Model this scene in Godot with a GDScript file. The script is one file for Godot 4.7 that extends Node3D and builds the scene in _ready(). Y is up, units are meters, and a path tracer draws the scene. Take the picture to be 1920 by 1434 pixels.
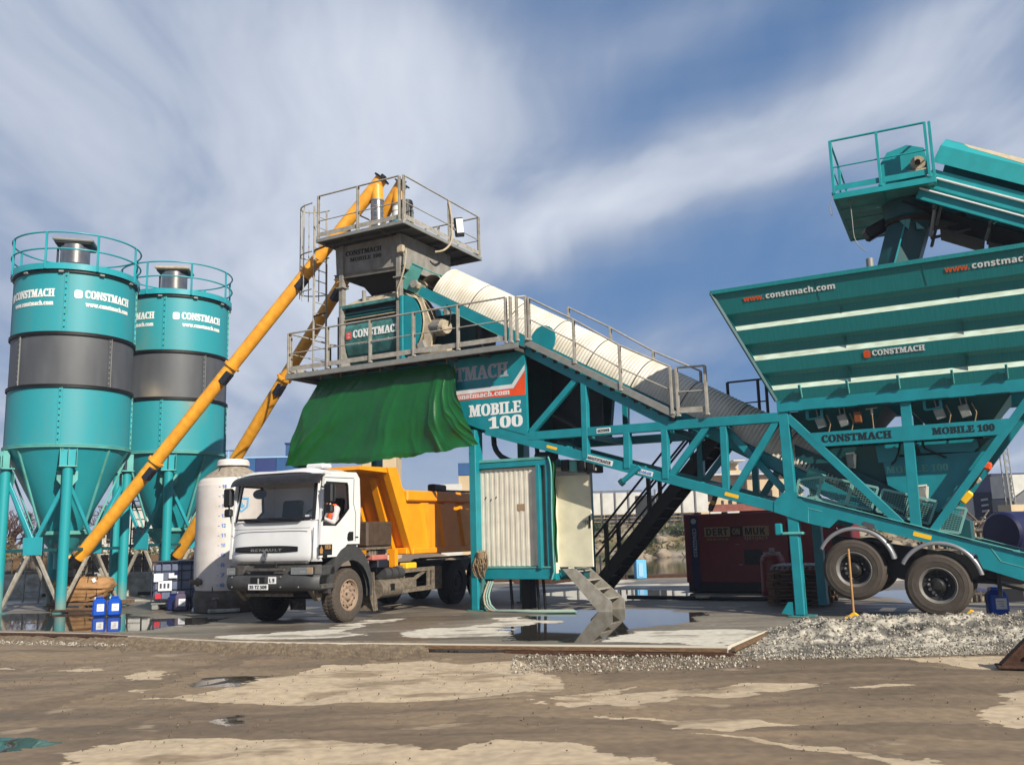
extends Node3D

var M := {}
var cache := {}
var rng := RandomNumberGenerator.new()
const TILT := 0.575          # fall of the belt per metre along the plant


# ------------------------------------------------------------------ helpers
func mi(called: String, mesh: Mesh, mat: Material, p: Node3D = self, at := Vector3.ZERO, rot := Vector3.ZERO) -> MeshInstance3D:
	var o := MeshInstance3D.new()
	o.name = called
	o.mesh = mesh
	o.material_override = mat
	o.position = at
	o.rotation = rot
	p.add_child(o, true)
	return o


func grp(called: String, p: Node3D, at := Vector3.ZERO, rot := Vector3.ZERO) -> Node3D:
	var o := Node3D.new()
	o.name = called
	o.position = at
	o.rotation = rot
	p.add_child(o, true)
	return o


func numbered(called: String) -> String:
	if not has_node(NodePath(called)):
		return called
	var k := 1
	while has_node(NodePath("%s_%03d" % [called, k])):
		k += 1
	return "%s_%03d" % [called, k]


func tag(o: Node3D, label: String, category: String, group := "", kind := "") -> Node3D:
	if label: o.set_meta("label", label)
	if category: o.set_meta("category", category)
	if group: o.set_meta("group", group)
	if kind: o.set_meta("kind", kind)
	return o


func thing(called: String, label: String, category: String, at := Vector3.ZERO, turn := 0.0, group := "") -> Node3D:
	var o := grp(numbered(called), self, at, Vector3(0, turn, 0))
	return tag(o, label, category, group)


func struct(called: String, mesh: Mesh, mat: Material, at := Vector3.ZERO) -> MeshInstance3D:
	var o := mi(numbered(called), mesh, mat, self, at)
	o.set_meta("kind", "structure")
	return o


func tri(st: SurfaceTool, a: Vector3, b: Vector3, c: Vector3, hint: Vector3) -> void:
	var g := (c - a).cross(b - a)
	if g.dot(hint) < 0:
		var t := b
		b = c
		c = t
		g = -g
	g = g.normalized()
	for v in [a, b, c]:
		st.set_normal(g)
		st.add_vertex(v)


func quad(st: SurfaceTool, a: Vector3, b: Vector3, c: Vector3, d: Vector3, hint: Vector3) -> void:
	tri(st, a, b, c, hint)
	tri(st, a, c, d, hint)


func newst() -> SurfaceTool:
	var st := SurfaceTool.new()
	st.begin(Mesh.PRIMITIVE_TRIANGLES)
	return st


func addbox(st: SurfaceTool, s: Vector3, b: float, xf := Transform3D()) -> void:
	b = minf(b, minf(s.x, minf(s.y, s.z)) * 0.3)
	var h := s * 0.5
	var f := func(x: int, y: int, z: int, k: int) -> Vector3:
		var v := Vector3(x * (h.x - (0.0 if k == 0 else b)), y * (h.y - (0.0 if k == 1 else b)), z * (h.z - (0.0 if k == 2 else b)))
		return xf * v
	var o := xf.origin
	var g := func(q: Array) -> void:
		var m := Vector3.ZERO
		for v in q: m += v
		m = m / q.size() - o
		if q.size() == 4: quad(st, q[0], q[1], q[2], q[3], m)
		else: tri(st, q[0], q[1], q[2], m)
	for s1 in [-1, 1]:
		g.call([f.call(s1, -1, -1, 0), f.call(s1, 1, -1, 0), f.call(s1, 1, 1, 0), f.call(s1, -1, 1, 0)])
		g.call([f.call(-1, s1, -1, 1), f.call(1, s1, -1, 1), f.call(1, s1, 1, 1), f.call(-1, s1, 1, 1)])
		g.call([f.call(-1, -1, s1, 2), f.call(1, -1, s1, 2), f.call(1, 1, s1, 2), f.call(-1, 1, s1, 2)])
		if b <= 0.0: continue
		for s2 in [-1, 1]:
			g.call([f.call(s1, s2, -1, 0), f.call(s1, s2, 1, 0), f.call(s1, s2, 1, 1), f.call(s1, s2, -1, 1)])
			g.call([f.call(s1, -1, s2, 0), f.call(s1, 1, s2, 0), f.call(s1, 1, s2, 2), f.call(s1, -1, s2, 2)])
			g.call([f.call(-1, s1, s2, 1), f.call(1, s1, s2, 1), f.call(1, s1, s2, 2), f.call(-1, s1, s2, 2)])
			for s3 in [-1, 1]:
				g.call([f.call(s1, s2, s3, 0), f.call(s1, s2, s3, 1), f.call(s1, s2, s3, 2)])


func boxm(s: Vector3, b := 0.006) -> Mesh:
	var key := "b%.3f,%.3f,%.3f,%.3f" % [s.x, s.y, s.z, b]
	if not cache.has(key):
		var st := newst()
		addbox(st, s, b)
		cache[key] = st.commit()
	return cache[key]


func box(p: Node3D, called: String, at: Vector3, s: Vector3, mat: Material, b := 0.006, rot := Vector3.ZERO) -> MeshInstance3D:
	return mi(called, boxm(s, b), mat, p, at, rot)


func along(a: Vector3, b: Vector3, up := Vector3.UP) -> Transform3D:
	var x := (b - a).normalized()
	if absf(x.dot(up)) > 0.98:
		up = Vector3.BACK if absf(x.z) < 0.9 else Vector3.RIGHT
	var z := x.cross(up).normalized()
	var y := z.cross(x)
	return Transform3D(Basis(x, y, z), (a + b) * 0.5)


# a straight beam from a to b: h across (upright), w across (sideways)
func bar(p: Node3D, called: String, a: Vector3, b: Vector3, h: float, w: float, mat: Material, bev := 0.005) -> MeshInstance3D:
	var o := mi(called, boxm(Vector3(snappedf(a.distance_to(b), 0.001), h, w), bev), mat, p)
	o.transform = along(a, b)
	return o


# a rolled I or C section from a to b
func channel(p: Node3D, called: String, a: Vector3, b: Vector3, h: float, w: float, mat: Material, open := 1) -> MeshInstance3D:
	var l := snappedf(a.distance_to(b), 0.001)
	var key := "c%.3f,%.3f,%.3f,%d" % [l, h, w, open]
	if not cache.has(key):
		var st := newst()
		var t := 0.012
		addbox(st, Vector3(l, h, t), 0.003, Transform3D(Basis(), Vector3(0, 0, 0 if open == 0 else -open * (w - t) / 2)))
		addbox(st, Vector3(l, t, w), 0.003, Transform3D(Basis(), Vector3(0, h / 2 + t / 2 - 0.001, 0)))
		addbox(st, Vector3(l, t, w), 0.003, Transform3D(Basis(), Vector3(0, -h / 2 - t / 2 + 0.001, 0)))
		cache[key] = st.commit()
	var o := mi(called, cache[key], mat, p)
	o.transform = along(a, b)
	return o


func tubem(l: float, r0: float, r1: float, seg: int) -> Mesh:
	var key := "t%.3f,%.3f,%.3f,%d" % [l, r0, r1, seg]
	if not cache.has(key):
		var m := CylinderMesh.new()
		m.height = l
		m.bottom_radius = r0
		m.top_radius = r1
		m.radial_segments = seg
		m.rings = 1
		cache[key] = m
	return cache[key]


func tube(p: Node3D, called: String, a: Vector3, b: Vector3, r: float, mat: Material, seg := 12, r1 := -1.0) -> MeshInstance3D:
	var o := mi(called, tubem(snappedf(a.distance_to(b), 0.001), r, r if r1 < 0 else r1, seg), mat, p)
	var y := (b - a).normalized()
	var x := y.cross(Vector3.FORWARD if absf(y.z) < 0.9 else Vector3.RIGHT).normalized()
	o.transform = Transform3D(Basis(x, y, x.cross(y)), (a + b) * 0.5)
	return o


# grid of points f(u, v), u and v in 0..1
func grid(nu: int, nv: int, f: Callable, col: Variant = null) -> ArrayMesh:
	var st := newst()
	st.set_smooth_group(0)
	for i in nu + 1:
		for j in nv + 1:
			var u := float(i) / nu
			var v := float(j) / nv
			st.set_uv(Vector2(u, v))
			if col != null: st.set_color(col.call(u, v))
			st.add_vertex(f.call(u, v))
	for i in nu:
		for j in nv:
			var k := i * (nv + 1) + j
			for n in [k, k + 1, k + nv + 2, k, k + nv + 2, k + nv + 1]: st.add_index(n)
	st.generate_normals()
	return st.commit()


# turned shape: profile of (radius, height), hard edges where the profile repeats a point
func lathe(prof: Array, seg := 32, from := 0.0, to := TAU) -> ArrayMesh:
	var st := newst()
	for k in prof.size() - 1:
		var a: Vector2 = prof[k]
		var b: Vector2 = prof[k + 1]
		if a.distance_to(b) < 0.0001: continue
		var n2 := Vector2(b.y - a.y, a.x - b.x).normalized()
		for i in seg:
			var t0 := from + (to - from) * i / seg
			var t1 := from + (to - from) * (i + 1) / seg
			var c0 := Vector3(cos(t0), 0, sin(t0))
			var c1 := Vector3(cos(t1), 0, sin(t1))
			var v := [c0 * a.x + Vector3.UP * a.y, c1 * a.x + Vector3.UP * a.y, c1 * b.x + Vector3.UP * b.y, c0 * b.x + Vector3.UP * b.y]
			var nn := [c0 * n2.x + Vector3.UP * n2.y, c1 * n2.x + Vector3.UP * n2.y]
			var uv := [Vector2(float(i) / seg, a.y), Vector2(float(i + 1) / seg, a.y), Vector2(float(i + 1) / seg, b.y), Vector2(float(i) / seg, b.y)]
			var ord := [0, 1, 2, 0, 2, 3]
			var g: Vector3 = (v[2] - v[0]).cross(v[1] - v[0])
			if g.length_squared() < 1e-12: g = (v[3] - v[0]).cross(v[2] - v[0])
			if g.dot(nn[0]) < 0: ord = [0, 2, 1, 0, 3, 2]
			for q in ord:
				st.set_normal(nn[0] if q == 0 or q == 3 else nn[1])
				st.set_uv(uv[q])
				st.add_vertex(v[q])
	return st.commit()


# flat polygon in x, y pushed out from z0 to z1
func prism(pts: Array, z0: float, z1: float, b := 0.0) -> ArrayMesh:
	var poly := PackedVector2Array(pts)
	var st := newst()
	var t := Geometry2D.triangulate_polygon(poly)
	for i in range(0, t.size(), 3):
		var a := poly[t[i]]
		var c := poly[t[i + 1]]
		var d := poly[t[i + 2]]
		tri(st, Vector3(a.x, a.y, z1), Vector3(c.x, c.y, z1), Vector3(d.x, d.y, z1), Vector3(0, 0, z1 - z0))
		tri(st, Vector3(a.x, a.y, z0), Vector3(c.x, c.y, z0), Vector3(d.x, d.y, z0), Vector3(0, 0, z0 - z1))
	var cw := 1.0 if Geometry2D.is_polygon_clockwise(poly) else -1.0
	for i in poly.size():
		var a := poly[i]
		var c := poly[(i + 1) % poly.size()]
		var e := c - a
		quad(st, Vector3(a.x, a.y, z0), Vector3(c.x, c.y, z0), Vector3(c.x, c.y, z1), Vector3(a.x, a.y, z1), Vector3(-e.y, e.x, 0) * cw)
	return st.commit()


# convex solid between two polygons of the same number of points
func loft(a: Array, b: Array) -> ArrayMesh:
	var st := newst()
	var ca := Vector3.ZERO
	var cb := Vector3.ZERO
	for v in a: ca += v / a.size()
	for v in b: cb += v / b.size()
	var mid := (ca + cb) * 0.5
	for i in a.size():
		var j := (i + 1) % a.size()
		quad(st, a[i], a[j], b[j], b[i], (a[i] + a[j] + b[i] + b[j]) / 4 - mid)
		tri(st, ca, a[i], a[j], ca - mid)
		tri(st, cb, b[i], b[j], cb - mid)
	return st.commit()


# round cable or pipe through points
func sweep(pts: Array, r: float, seg := 8, fine := 6) -> ArrayMesh:
	var c := Curve3D.new()
	for i in pts.size():
		var d := Vector3.ZERO
		if i > 0 and i < pts.size() - 1: d = (pts[i + 1] - pts[i - 1]) / 6.0
		c.add_point(pts[i], -d, d)
	var n: int = (pts.size() - 1) * fine
	var l := c.get_baked_length()
	var ring := []
	var up := Vector3(0.13, 0.97, 0.21).normalized()
	for i in n + 1:
		var q := c.sample_baked(l * i / n)
		var w := (c.sample_baked(minf(l, l * i / n + 0.01)) - c.sample_baked(maxf(0, l * i / n - 0.01))).normalized()
		var x := w.cross(up)
		if x.length() < 0.05: x = w.cross(Vector3.RIGHT)
		x = x.normalized()
		ring.append([q, x, x.cross(w)])
	return grid(n, seg, func(u: float, v: float) -> Vector3:
		var k: Array = ring[roundi(u * n)]
		return k[0] + (k[1] * cos(v * TAU) + k[2] * sin(v * TAU)) * r)


func font(serif: bool) -> Font:
	var key := "serif" if serif else "sans"
	if not cache.has(key):
		var f := SystemFont.new()
		f.font_names = PackedStringArray(["Droid Serif" if serif else "Droid Sans"])
		f.font_weight = 700
		cache[key] = f
	return cache[key]


# lettering fitted to w x h with its lower left corner at 0, 0; bend > 0 wraps it round an upright cylinder of that radius; lean slants it
func letters(s: String, serif: bool, w: float, h: float, bend := 0.0, lean := 0.0) -> ArrayMesh:
	var tm := TextMesh.new()
	tm.font = font(serif)
	tm.text = s
	tm.font_size = 64
	tm.pixel_size = 0.01
	tm.depth = 0.01
	tm.curve_step = 2.0
	var arr := tm.get_mesh_arrays()
	var vs: PackedVector3Array = arr[Mesh.ARRAY_VERTEX]
	var lo := Vector3.INF
	var hi := -Vector3.INF
	for v in vs:
		lo = lo.min(v)
		hi = hi.max(v)
	var d := hi - lo
	# slab letters are heavier than the font: lay copies a little apart, each a hair prouder
	var fat := h * 0.035 if serif else h * 0.012
	var shifts := [Vector3(-fat, -fat * 0.6, 0.0), Vector3(fat, fat * 0.6, 0.0004), Vector3(-fat, fat * 0.6, 0.0008), Vector3(fat, -fat * 0.6, 0.0012)]
	var out := PackedVector3Array()
	var nrm := PackedVector3Array()
	var idx := PackedInt32Array()
	var src: PackedInt32Array = arr[Mesh.ARRAY_INDEX]
	var ns: PackedVector3Array = arr[Mesh.ARRAY_NORMAL]
	for sh in shifts:
		var base := out.size()
		for v in vs:
			var q: Vector3 = Vector3(fat + (v.x - lo.x) / d.x * (w - 2 * fat), fat * 0.6 + (v.y - lo.y) / d.y * (h - 1.2 * fat), (v.z - lo.z) / maxf(d.z, 0.0001) * 0.004) + sh
			q.x += q.y * lean
			if bend > 0.0:
				var t: float = (q.x - w / 2) / bend
				q = Vector3(sin(t) * (bend + q.z), q.y, cos(t) * (bend + q.z))
			out.append(q)
			if bend > 0.0: nrm.append(Vector3(q.x, 0, q.z).normalized())
		if bend <= 0.0: nrm.append_array(ns)
		for k in src: idx.append(base + k)
	var a2 := []
	a2.resize(Mesh.ARRAY_MAX)
	a2[Mesh.ARRAY_VERTEX] = out
	a2[Mesh.ARRAY_NORMAL] = nrm
	a2[Mesh.ARRAY_INDEX] = idx
	var m := ArrayMesh.new()
	m.add_surface_from_arrays(Mesh.PRIMITIVE_TRIANGLES, a2)
	return m


func rounded(w: float, h: float, r: float, n := 4) -> Array:
	var out := []
	for k in 4:
		var c := Vector2((w / 2 - r) * (1 if k == 0 or k == 3 else -1), (h / 2 - r) * (1 if k < 2 else -1))
		for i in n + 1:
			var t := PI / 2 * k + PI / 2 * i / n
			out.append(c + Vector2(cos(t), sin(t)) * r)
	return out


# the maker's block mark: a rounded square with two short slots
func mark(p: Node3D, at: Vector3, s: float, mat: Material, slot: Material, rot := Vector3.ZERO) -> void:
	var o := mi("logo_block", prism(rounded(s, s * 1.15, s * 0.28), 0, 0.005), mat, p, at, rot)
	for k in [-1, 1]:
		box(o, "logo_slot", Vector3(0, k * s * 0.22, 0.006), Vector3(s * 0.36, s * 0.1, 0.003), slot, 0)


# ------------------------------------------------------------------ materials
func ntex(seed_: int, freq: float, lo: float, hi: float, oct := 4, size := 512, mid := 0.5, normal := false, tint := Color.WHITE) -> NoiseTexture2D:
	var n := FastNoiseLite.new()
	n.seed = seed_
	n.frequency = freq
	n.fractal_octaves = oct
	n.noise_type = FastNoiseLite.TYPE_SIMPLEX_SMOOTH
	var t := NoiseTexture2D.new()
	t.width = size
	t.height = size
	t.seamless = true
	t.noise = n
	if normal:
		t.as_normal_map = true
		t.bump_strength = hi
	else:
		var g := Gradient.new()
		g.offsets = PackedFloat32Array([0.0, mid - 0.36, mid + 0.36, 1.0])
		g.colors = PackedColorArray([tint * lo, tint * lo, Color(hi, hi, hi), Color(hi, hi, hi)])
		t.color_ramp = g
	return t


func mk(called: String, c: Color, rough := 0.55, metal := 0.0, tex: Texture2D = null, sc := Vector3(0.4, 0.4, 0.4), bump: Texture2D = null, bs := 0.3, bsc := 1.0) -> StandardMaterial3D:
	var m := StandardMaterial3D.new()
	m.resource_name = called
	m.albedo_color = dim(c)
	m.roughness = rough
	m.metallic = metal
	if tex:
		m.albedo_texture = tex
	if bump:
		m.normal_enabled = true
		m.normal_texture = bump
		m.normal_scale = bs
	if tex or bump:
		m.uv1_triplanar = true
		m.uv1_scale = sc
	M[called] = m
	return m


func materials() -> void:
	var soft := ntex(3, 0.010, 0.91, 1.0)
	var dusty := ntex(5, 0.010, 0.86, 1.0, 5, 512, 0.42, false, Color(1.0, 0.97, 0.92))
	var grime := ntex(8, 0.012, 0.70, 1.0, 5, 512, 0.40, false, Color(1.0, 0.95, 0.87))
	var streak := ntex(11, 0.03, 0.88, 1.0, 4)
	var nrm := ntex(21, 0.05, 0, 3.0, 5, 512, 0.5, true)
	var fine := ntex(23, 0.15, 0, 5.0, 4, 512, 0.5, true)
	mk("teal", Color(0.06, 0.53, 0.575), 0.42, 0, soft, Vector3(0.5, 0.35, 0.5), nrm, 0.06)
	mk("teal_hopper", Color(0.055, 0.50, 0.51), 0.45, 0, streak, Vector3(2.2, 0.12, 0.6), nrm, 0.08)
	mk("teal_silo", Color(0.16, 0.62, 0.665), 0.33, 0, soft, Vector3(0.25, 0.12, 0.25), nrm, 0.05)
	mk("teal_dust", Color(0.25, 0.50, 0.50), 0.7, 0, grime, Vector3(0.6, 0.6, 0.6), nrm, 0.15)
	mk("teal_loader", Color(0.07, 0.60, 0.62), 0.45, 0, soft, Vector3(0.5, 0.3, 0.5), nrm, 0.06)
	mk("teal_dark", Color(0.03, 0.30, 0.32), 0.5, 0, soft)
	mk("teal_pale", Color(0.36, 0.66, 0.64), 0.6, 0, dusty)
	mk("silo_grey", Color(0.30, 0.31, 0.33), 0.4, 0, soft, Vector3(0.25, 0.12, 0.25), nrm, 0.05)
	mk("galv", Color(0.56, 0.56, 0.54), 0.5, 0.15, soft, Vector3(1, 1, 1), nrm, 0.08)
	mk("rail_grey", Color(0.66, 0.645, 0.615), 0.6, 0.05, dusty, Vector3(1, 1, 1))
	mk("deck_grey", Color(0.34, 0.335, 0.325), 0.7, 0.1, dusty)
	mk("dust_grey", Color(0.56, 0.55, 0.53), 0.8, 0, dusty, Vector3(0.7, 0.4, 0.7), nrm, 0.3)
	mk("cement", Color(0.72, 0.67, 0.58), 0.9, 0, dusty, Vector3(1, 1, 1), nrm, 0.5)
	mk("stainless", Color(0.75, 0.72, 0.69), 0.24, 0.95, streak, Vector3(2, 0.2, 2))
	mk("steel_dark", Color(0.10, 0.10, 0.105), 0.5, 0.3, soft)
	mk("black", Color(0.045, 0.045, 0.048), 0.5, 0, soft)
	mk("rubber", Color(0.085, 0.08, 0.076), 0.82, 0, dusty, Vector3(2, 2, 2), fine, 0.25)
	mk("tyre_dusty", Color(0.30, 0.265, 0.235), 0.9, 0, dusty, Vector3(2, 2, 2), fine, 0.4)
	mk("tyre_plant", Color(0.29, 0.258, 0.23), 0.85, 0, dusty, Vector3(1.4, 1.4, 1.4), fine, 0.3)
	mk("rim_grey", Color(0.62, 0.61, 0.60), 0.42, 0.5, dusty, Vector3(2, 2, 2))
	mk("rim_beige", Color(0.60, 0.515, 0.445), 0.85, 0, dusty, Vector3(3, 3, 3), nrm, 0.3)
	mk("hub_dark", Color(0.11, 0.11, 0.11), 0.6, 0.2, dusty, Vector3(3, 3, 3))
	mk("fender", Color(0.60, 0.60, 0.61), 0.35, 0.35, soft)
	mk("cover", Color(0.87, 0.845, 0.79), 0.5, 0.0, dusty, Vector3(0.35, 0.35, 0.35))
	mk("strap", Color(0.09, 0.09, 0.09), 0.6)
	mk("yellow", Color(0.95, 0.67, 0.20), 0.42, 0, dusty, Vector3(0.7, 0.7, 0.7), nrm, 0.06)
	mk("yellow_paint", Color(0.95, 0.74, 0.12), 0.55)
	mk("collar", Color(0.11, 0.12, 0.17), 0.5)
	mk("white_letter", Color(0.90, 0.90, 0.89), 0.5)
	mk("grey_letter", Color(0.62, 0.64, 0.66), 0.5)
	mk("dark_letter", Color(0.02, 0.11, 0.13), 0.5)
	mk("black_letter", Color(0.06, 0.06, 0.065), 0.6)
	mk("blue_letter", Color(0.36, 0.52, 0.80), 0.6)
	mk("badge_blue", Color(0.38, 0.68, 0.86), 0.6)
	mk("orange_letter", Color(0.90, 0.36, 0.13), 0.5)
	mk("orange_band", Color(0.93, 0.32, 0.10), 0.45, 0, soft)
	mk("white_band", Color(0.88, 0.88, 0.88), 0.45, 0, soft)
	mk("pink_logo", Color(0.80, 0.33, 0.30), 0.7)
	mk("truck_white", Color(0.87, 0.87, 0.87), 0.3, 0, ntex(31, 0.009, 0.965, 1.0), Vector3(0.5, 0.5, 0.5), nrm, 0.03)
	M.truck_white.clearcoat_enabled = true
	M.truck_white.clearcoat = 0.4
	mk("truck_orange", Color(0.97, 0.62, 0.06), 0.42, 0, ntex(33, 0.008, 0.93, 1.0), Vector3(0.5, 0.5, 0.5), nrm, 0.06)
	mk("plastic", Color(0.25, 0.252, 0.26), 0.55, 0, dusty, Vector3(1.2, 1.2, 1.2), fine, 0.15)
	mk("plastic_dusty", Color(0.30, 0.29, 0.28), 0.75, 0, grime, Vector3(1.2, 1.2, 1.2), fine, 0.2)
	mk("visor", Color(0.16, 0.15, 0.145), 0.3, 0, grime, Vector3(1, 1, 1))
	mk("mud_metal", Color(0.46, 0.42, 0.37), 0.9, 0, grime, Vector3(1.5, 1.5, 1.5), nrm, 0.5)
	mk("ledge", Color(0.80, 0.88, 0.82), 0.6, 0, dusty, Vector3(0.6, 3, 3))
	mk("guard", Color(0.46, 0.64, 0.62), 0.6)
	mk("brown_box", Color(0.30, 0.235, 0.185), 0.6, 0, dusty, Vector3(1, 1, 1))
	mk("salmon", Color(0.72, 0.42, 0.38), 0.8, 0, dusty)
	mk("chrome", Color(0.82, 0.82, 0.83), 0.16, 1.0)
	mk("seat", Color(0.12, 0.12, 0.135), 0.9)
	mk("cabin_cream", Color(0.90, 0.87, 0.80), 0.5, 0, soft, Vector3(0.6, 0.4, 0.6), nrm, 0.06)
	mk("door_cream", Color(0.88, 0.85, 0.74), 0.5, 0, ntex(41, 0.01, 0.93, 1.0), Vector3(0.4, 0.4, 0.4))
	mk("tarp", Color(0.05, 0.35, 0.13), 0.34, 0, soft, Vector3(0.7, 0.5, 0.7), nrm, 0.35)
	mk("tank_white", Color(0.85, 0.82, 0.80), 0.5, 0, ntex(43, 0.012, 0.93, 1.0, 5, 512, 0.36, false, Color(1, 0.98, 0.95)), Vector3(0.4, 0.3, 0.4), nrm, 0.12)
	mk("tank_top", Color(0.64, 0.60, 0.55), 0.8, 0, grime, Vector3(1.4, 1.4, 1.4))
	mk("ibc", Color(0.42, 0.45, 0.54), 0.4, 0, soft, Vector3(1, 1, 1))
	mk("ibc_cage", Color(0.22, 0.24, 0.30), 0.5, 0.3)
	mk("jerry_blue", Color(0.02, 0.30, 0.72), 0.36, 0, soft, Vector3(2, 2, 2), fine, 0.08)
	mk("jerry_navy", Color(0.05, 0.10, 0.32), 0.4, 0, soft)
	mk("jerry_mauve", Color(0.34, 0.30, 0.38), 0.5, 0, dusty)
	mk("label_white", Color(0.88, 0.88, 0.88), 0.6)
	mk("red_label", Color(0.75, 0.16, 0.22), 0.6)
	mk("cardboard", Color(0.66, 0.50, 0.33), 0.85, 0, dusty, Vector3(0.8, 0.8, 0.8), nrm, 0.25)
	mk("wood", Color(0.50, 0.38, 0.26), 0.85, 0, ntex(51, 0.02, 0.65, 1.0), Vector3(0.6, 5, 5))
	mk("wood_pale", Color(0.72, 0.54, 0.32), 0.7, 0, ntex(52, 0.02, 0.8, 1.0), Vector3(5, 0.6, 5))
	mk("gen_red", Color(0.46, 0.035, 0.05), 0.4, 0, soft)
	mk("gen_blue", Color(0.05, 0.06, 0.25), 0.45)
	mk("sign_tan", Color(0.62, 0.52, 0.40), 0.6, 0, soft)
	mk("rope", Color(0.60, 0.51, 0.40), 0.95, 0, grime, Vector3(5, 5, 5))
	mk("hose", Color(0.55, 0.66, 0.62), 0.6, 0, soft)
	mk("orange_box", Color(0.92, 0.33, 0.12), 0.5)
	mk("amber", Color(0.45, 0.24, 0.07), 0.4)
	mk("steps_grey", Color(0.63, 0.61, 0.57), 0.7, 0, dusty, Vector3(1, 1, 1))
	mk("blue_clad", Color(0.13, 0.32, 0.52), 0.55, 0, soft, Vector3(0.1, 0.1, 0.1))
	mk("navy_clad", Color(0.12, 0.19, 0.42), 0.55, 0, soft, Vector3(0.1, 0.1, 0.1))
	mk("light_blue", Color(0.55, 0.72, 0.86), 0.5)
	mk("cream_wall", Color(0.80, 0.71, 0.57), 0.85, 0, soft, Vector3(0.1, 0.1, 0.1))
	mk("white_wall", Color(0.80, 0.79, 0.76), 0.8, 0, soft, Vector3(0.15, 0.15, 0.15))
	mk("grey_wall", Color(0.44, 0.44, 0.45), 0.8, 0, soft, Vector3(0.15, 0.15, 0.15))
	mk("rust_roof", Color(0.52, 0.29, 0.23), 0.9, 0, dusty, Vector3(0.3, 0.3, 0.3))
	mk("dark_stack", Color(0.11, 0.11, 0.12), 0.8, 0, dusty, Vector3(0.5, 0.5, 0.5))
	mk("barrier", Color(0.72, 0.71, 0.68), 0.9, 0, grime, Vector3(0.5, 0.5, 0.5), nrm, 0.4)
	mk("plant_stack", Color(0.40, 0.37, 0.34), 0.8, 0.1, grime, Vector3(0.6, 0.6, 0.6))
	mk("rust", Color(0.30, 0.18, 0.11), 0.9, 0, grime, Vector3(1.2, 1.2, 1.2), nrm, 0.5)
	mk("bark", Color(0.26, 0.20, 0.16), 0.95)
	mk("twig", Color(0.33, 0.23, 0.18), 0.95)
	mk("leaf", Color(0.24, 0.29, 0.13), 0.8)
	mk("leaf_dry", Color(0.40, 0.34, 0.19), 0.9)
	mk("rock", Color(0.62, 0.57, 0.50), 0.95, 0, grime, Vector3(1.5, 1.5, 1.5), nrm, 0.6)
	mk("skin", Color(0.72, 0.50, 0.40), 0.6)
	mk("hair", Color(0.09, 0.07, 0.06), 0.8)
	mk("shirt", Color(0.76, 0.74, 0.75), 0.9)
	mk("vest", Color(0.95, 0.33, 0.10), 0.8)
	mk("trousers", Color(0.10, 0.12, 0.20), 0.9)
	var g := mk("glass", Color(0.20, 0.28, 0.30, 0.05), 0.04)
	g.transparency = BaseMaterial3D.TRANSPARENCY_ALPHA
	g.metallic_specular = 0.6
	var lens := mk("lamp_lens", Color(0.85, 0.88, 0.9, 0.25), 0.05)
	lens.transparency = BaseMaterial3D.TRANSPARENCY_ALPHA
	mk("lamp_white", Color(0.93, 0.93, 0.92), 0.3)
	var vc := mk("vertex_paint", Color.WHITE, 0.5)
	vc.vertex_color_use_as_albedo = true
	var vr := mk("vertex_rough", Color.WHITE, 0.95, 0, null, Vector3(1.3, 1.3, 1.3), fine, 0.6)
	vr.vertex_color_use_as_albedo = true
	mk("water", Color(0.14, 0.13, 0.09), 0.06, 0, null, Vector3(0.6, 0.6, 0.6), ntex(61, 0.03, 0, 1.2, 3, 512, 0.5, true), 0.10)


func dim(c: Color) -> Color:
	var l := c.srgb_to_linear() * 0.84
	l.a = c.a
	return l.linear_to_srgb()


func lin(c: Color) -> Color:
	return c.srgb_to_linear() * 0.84


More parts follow.
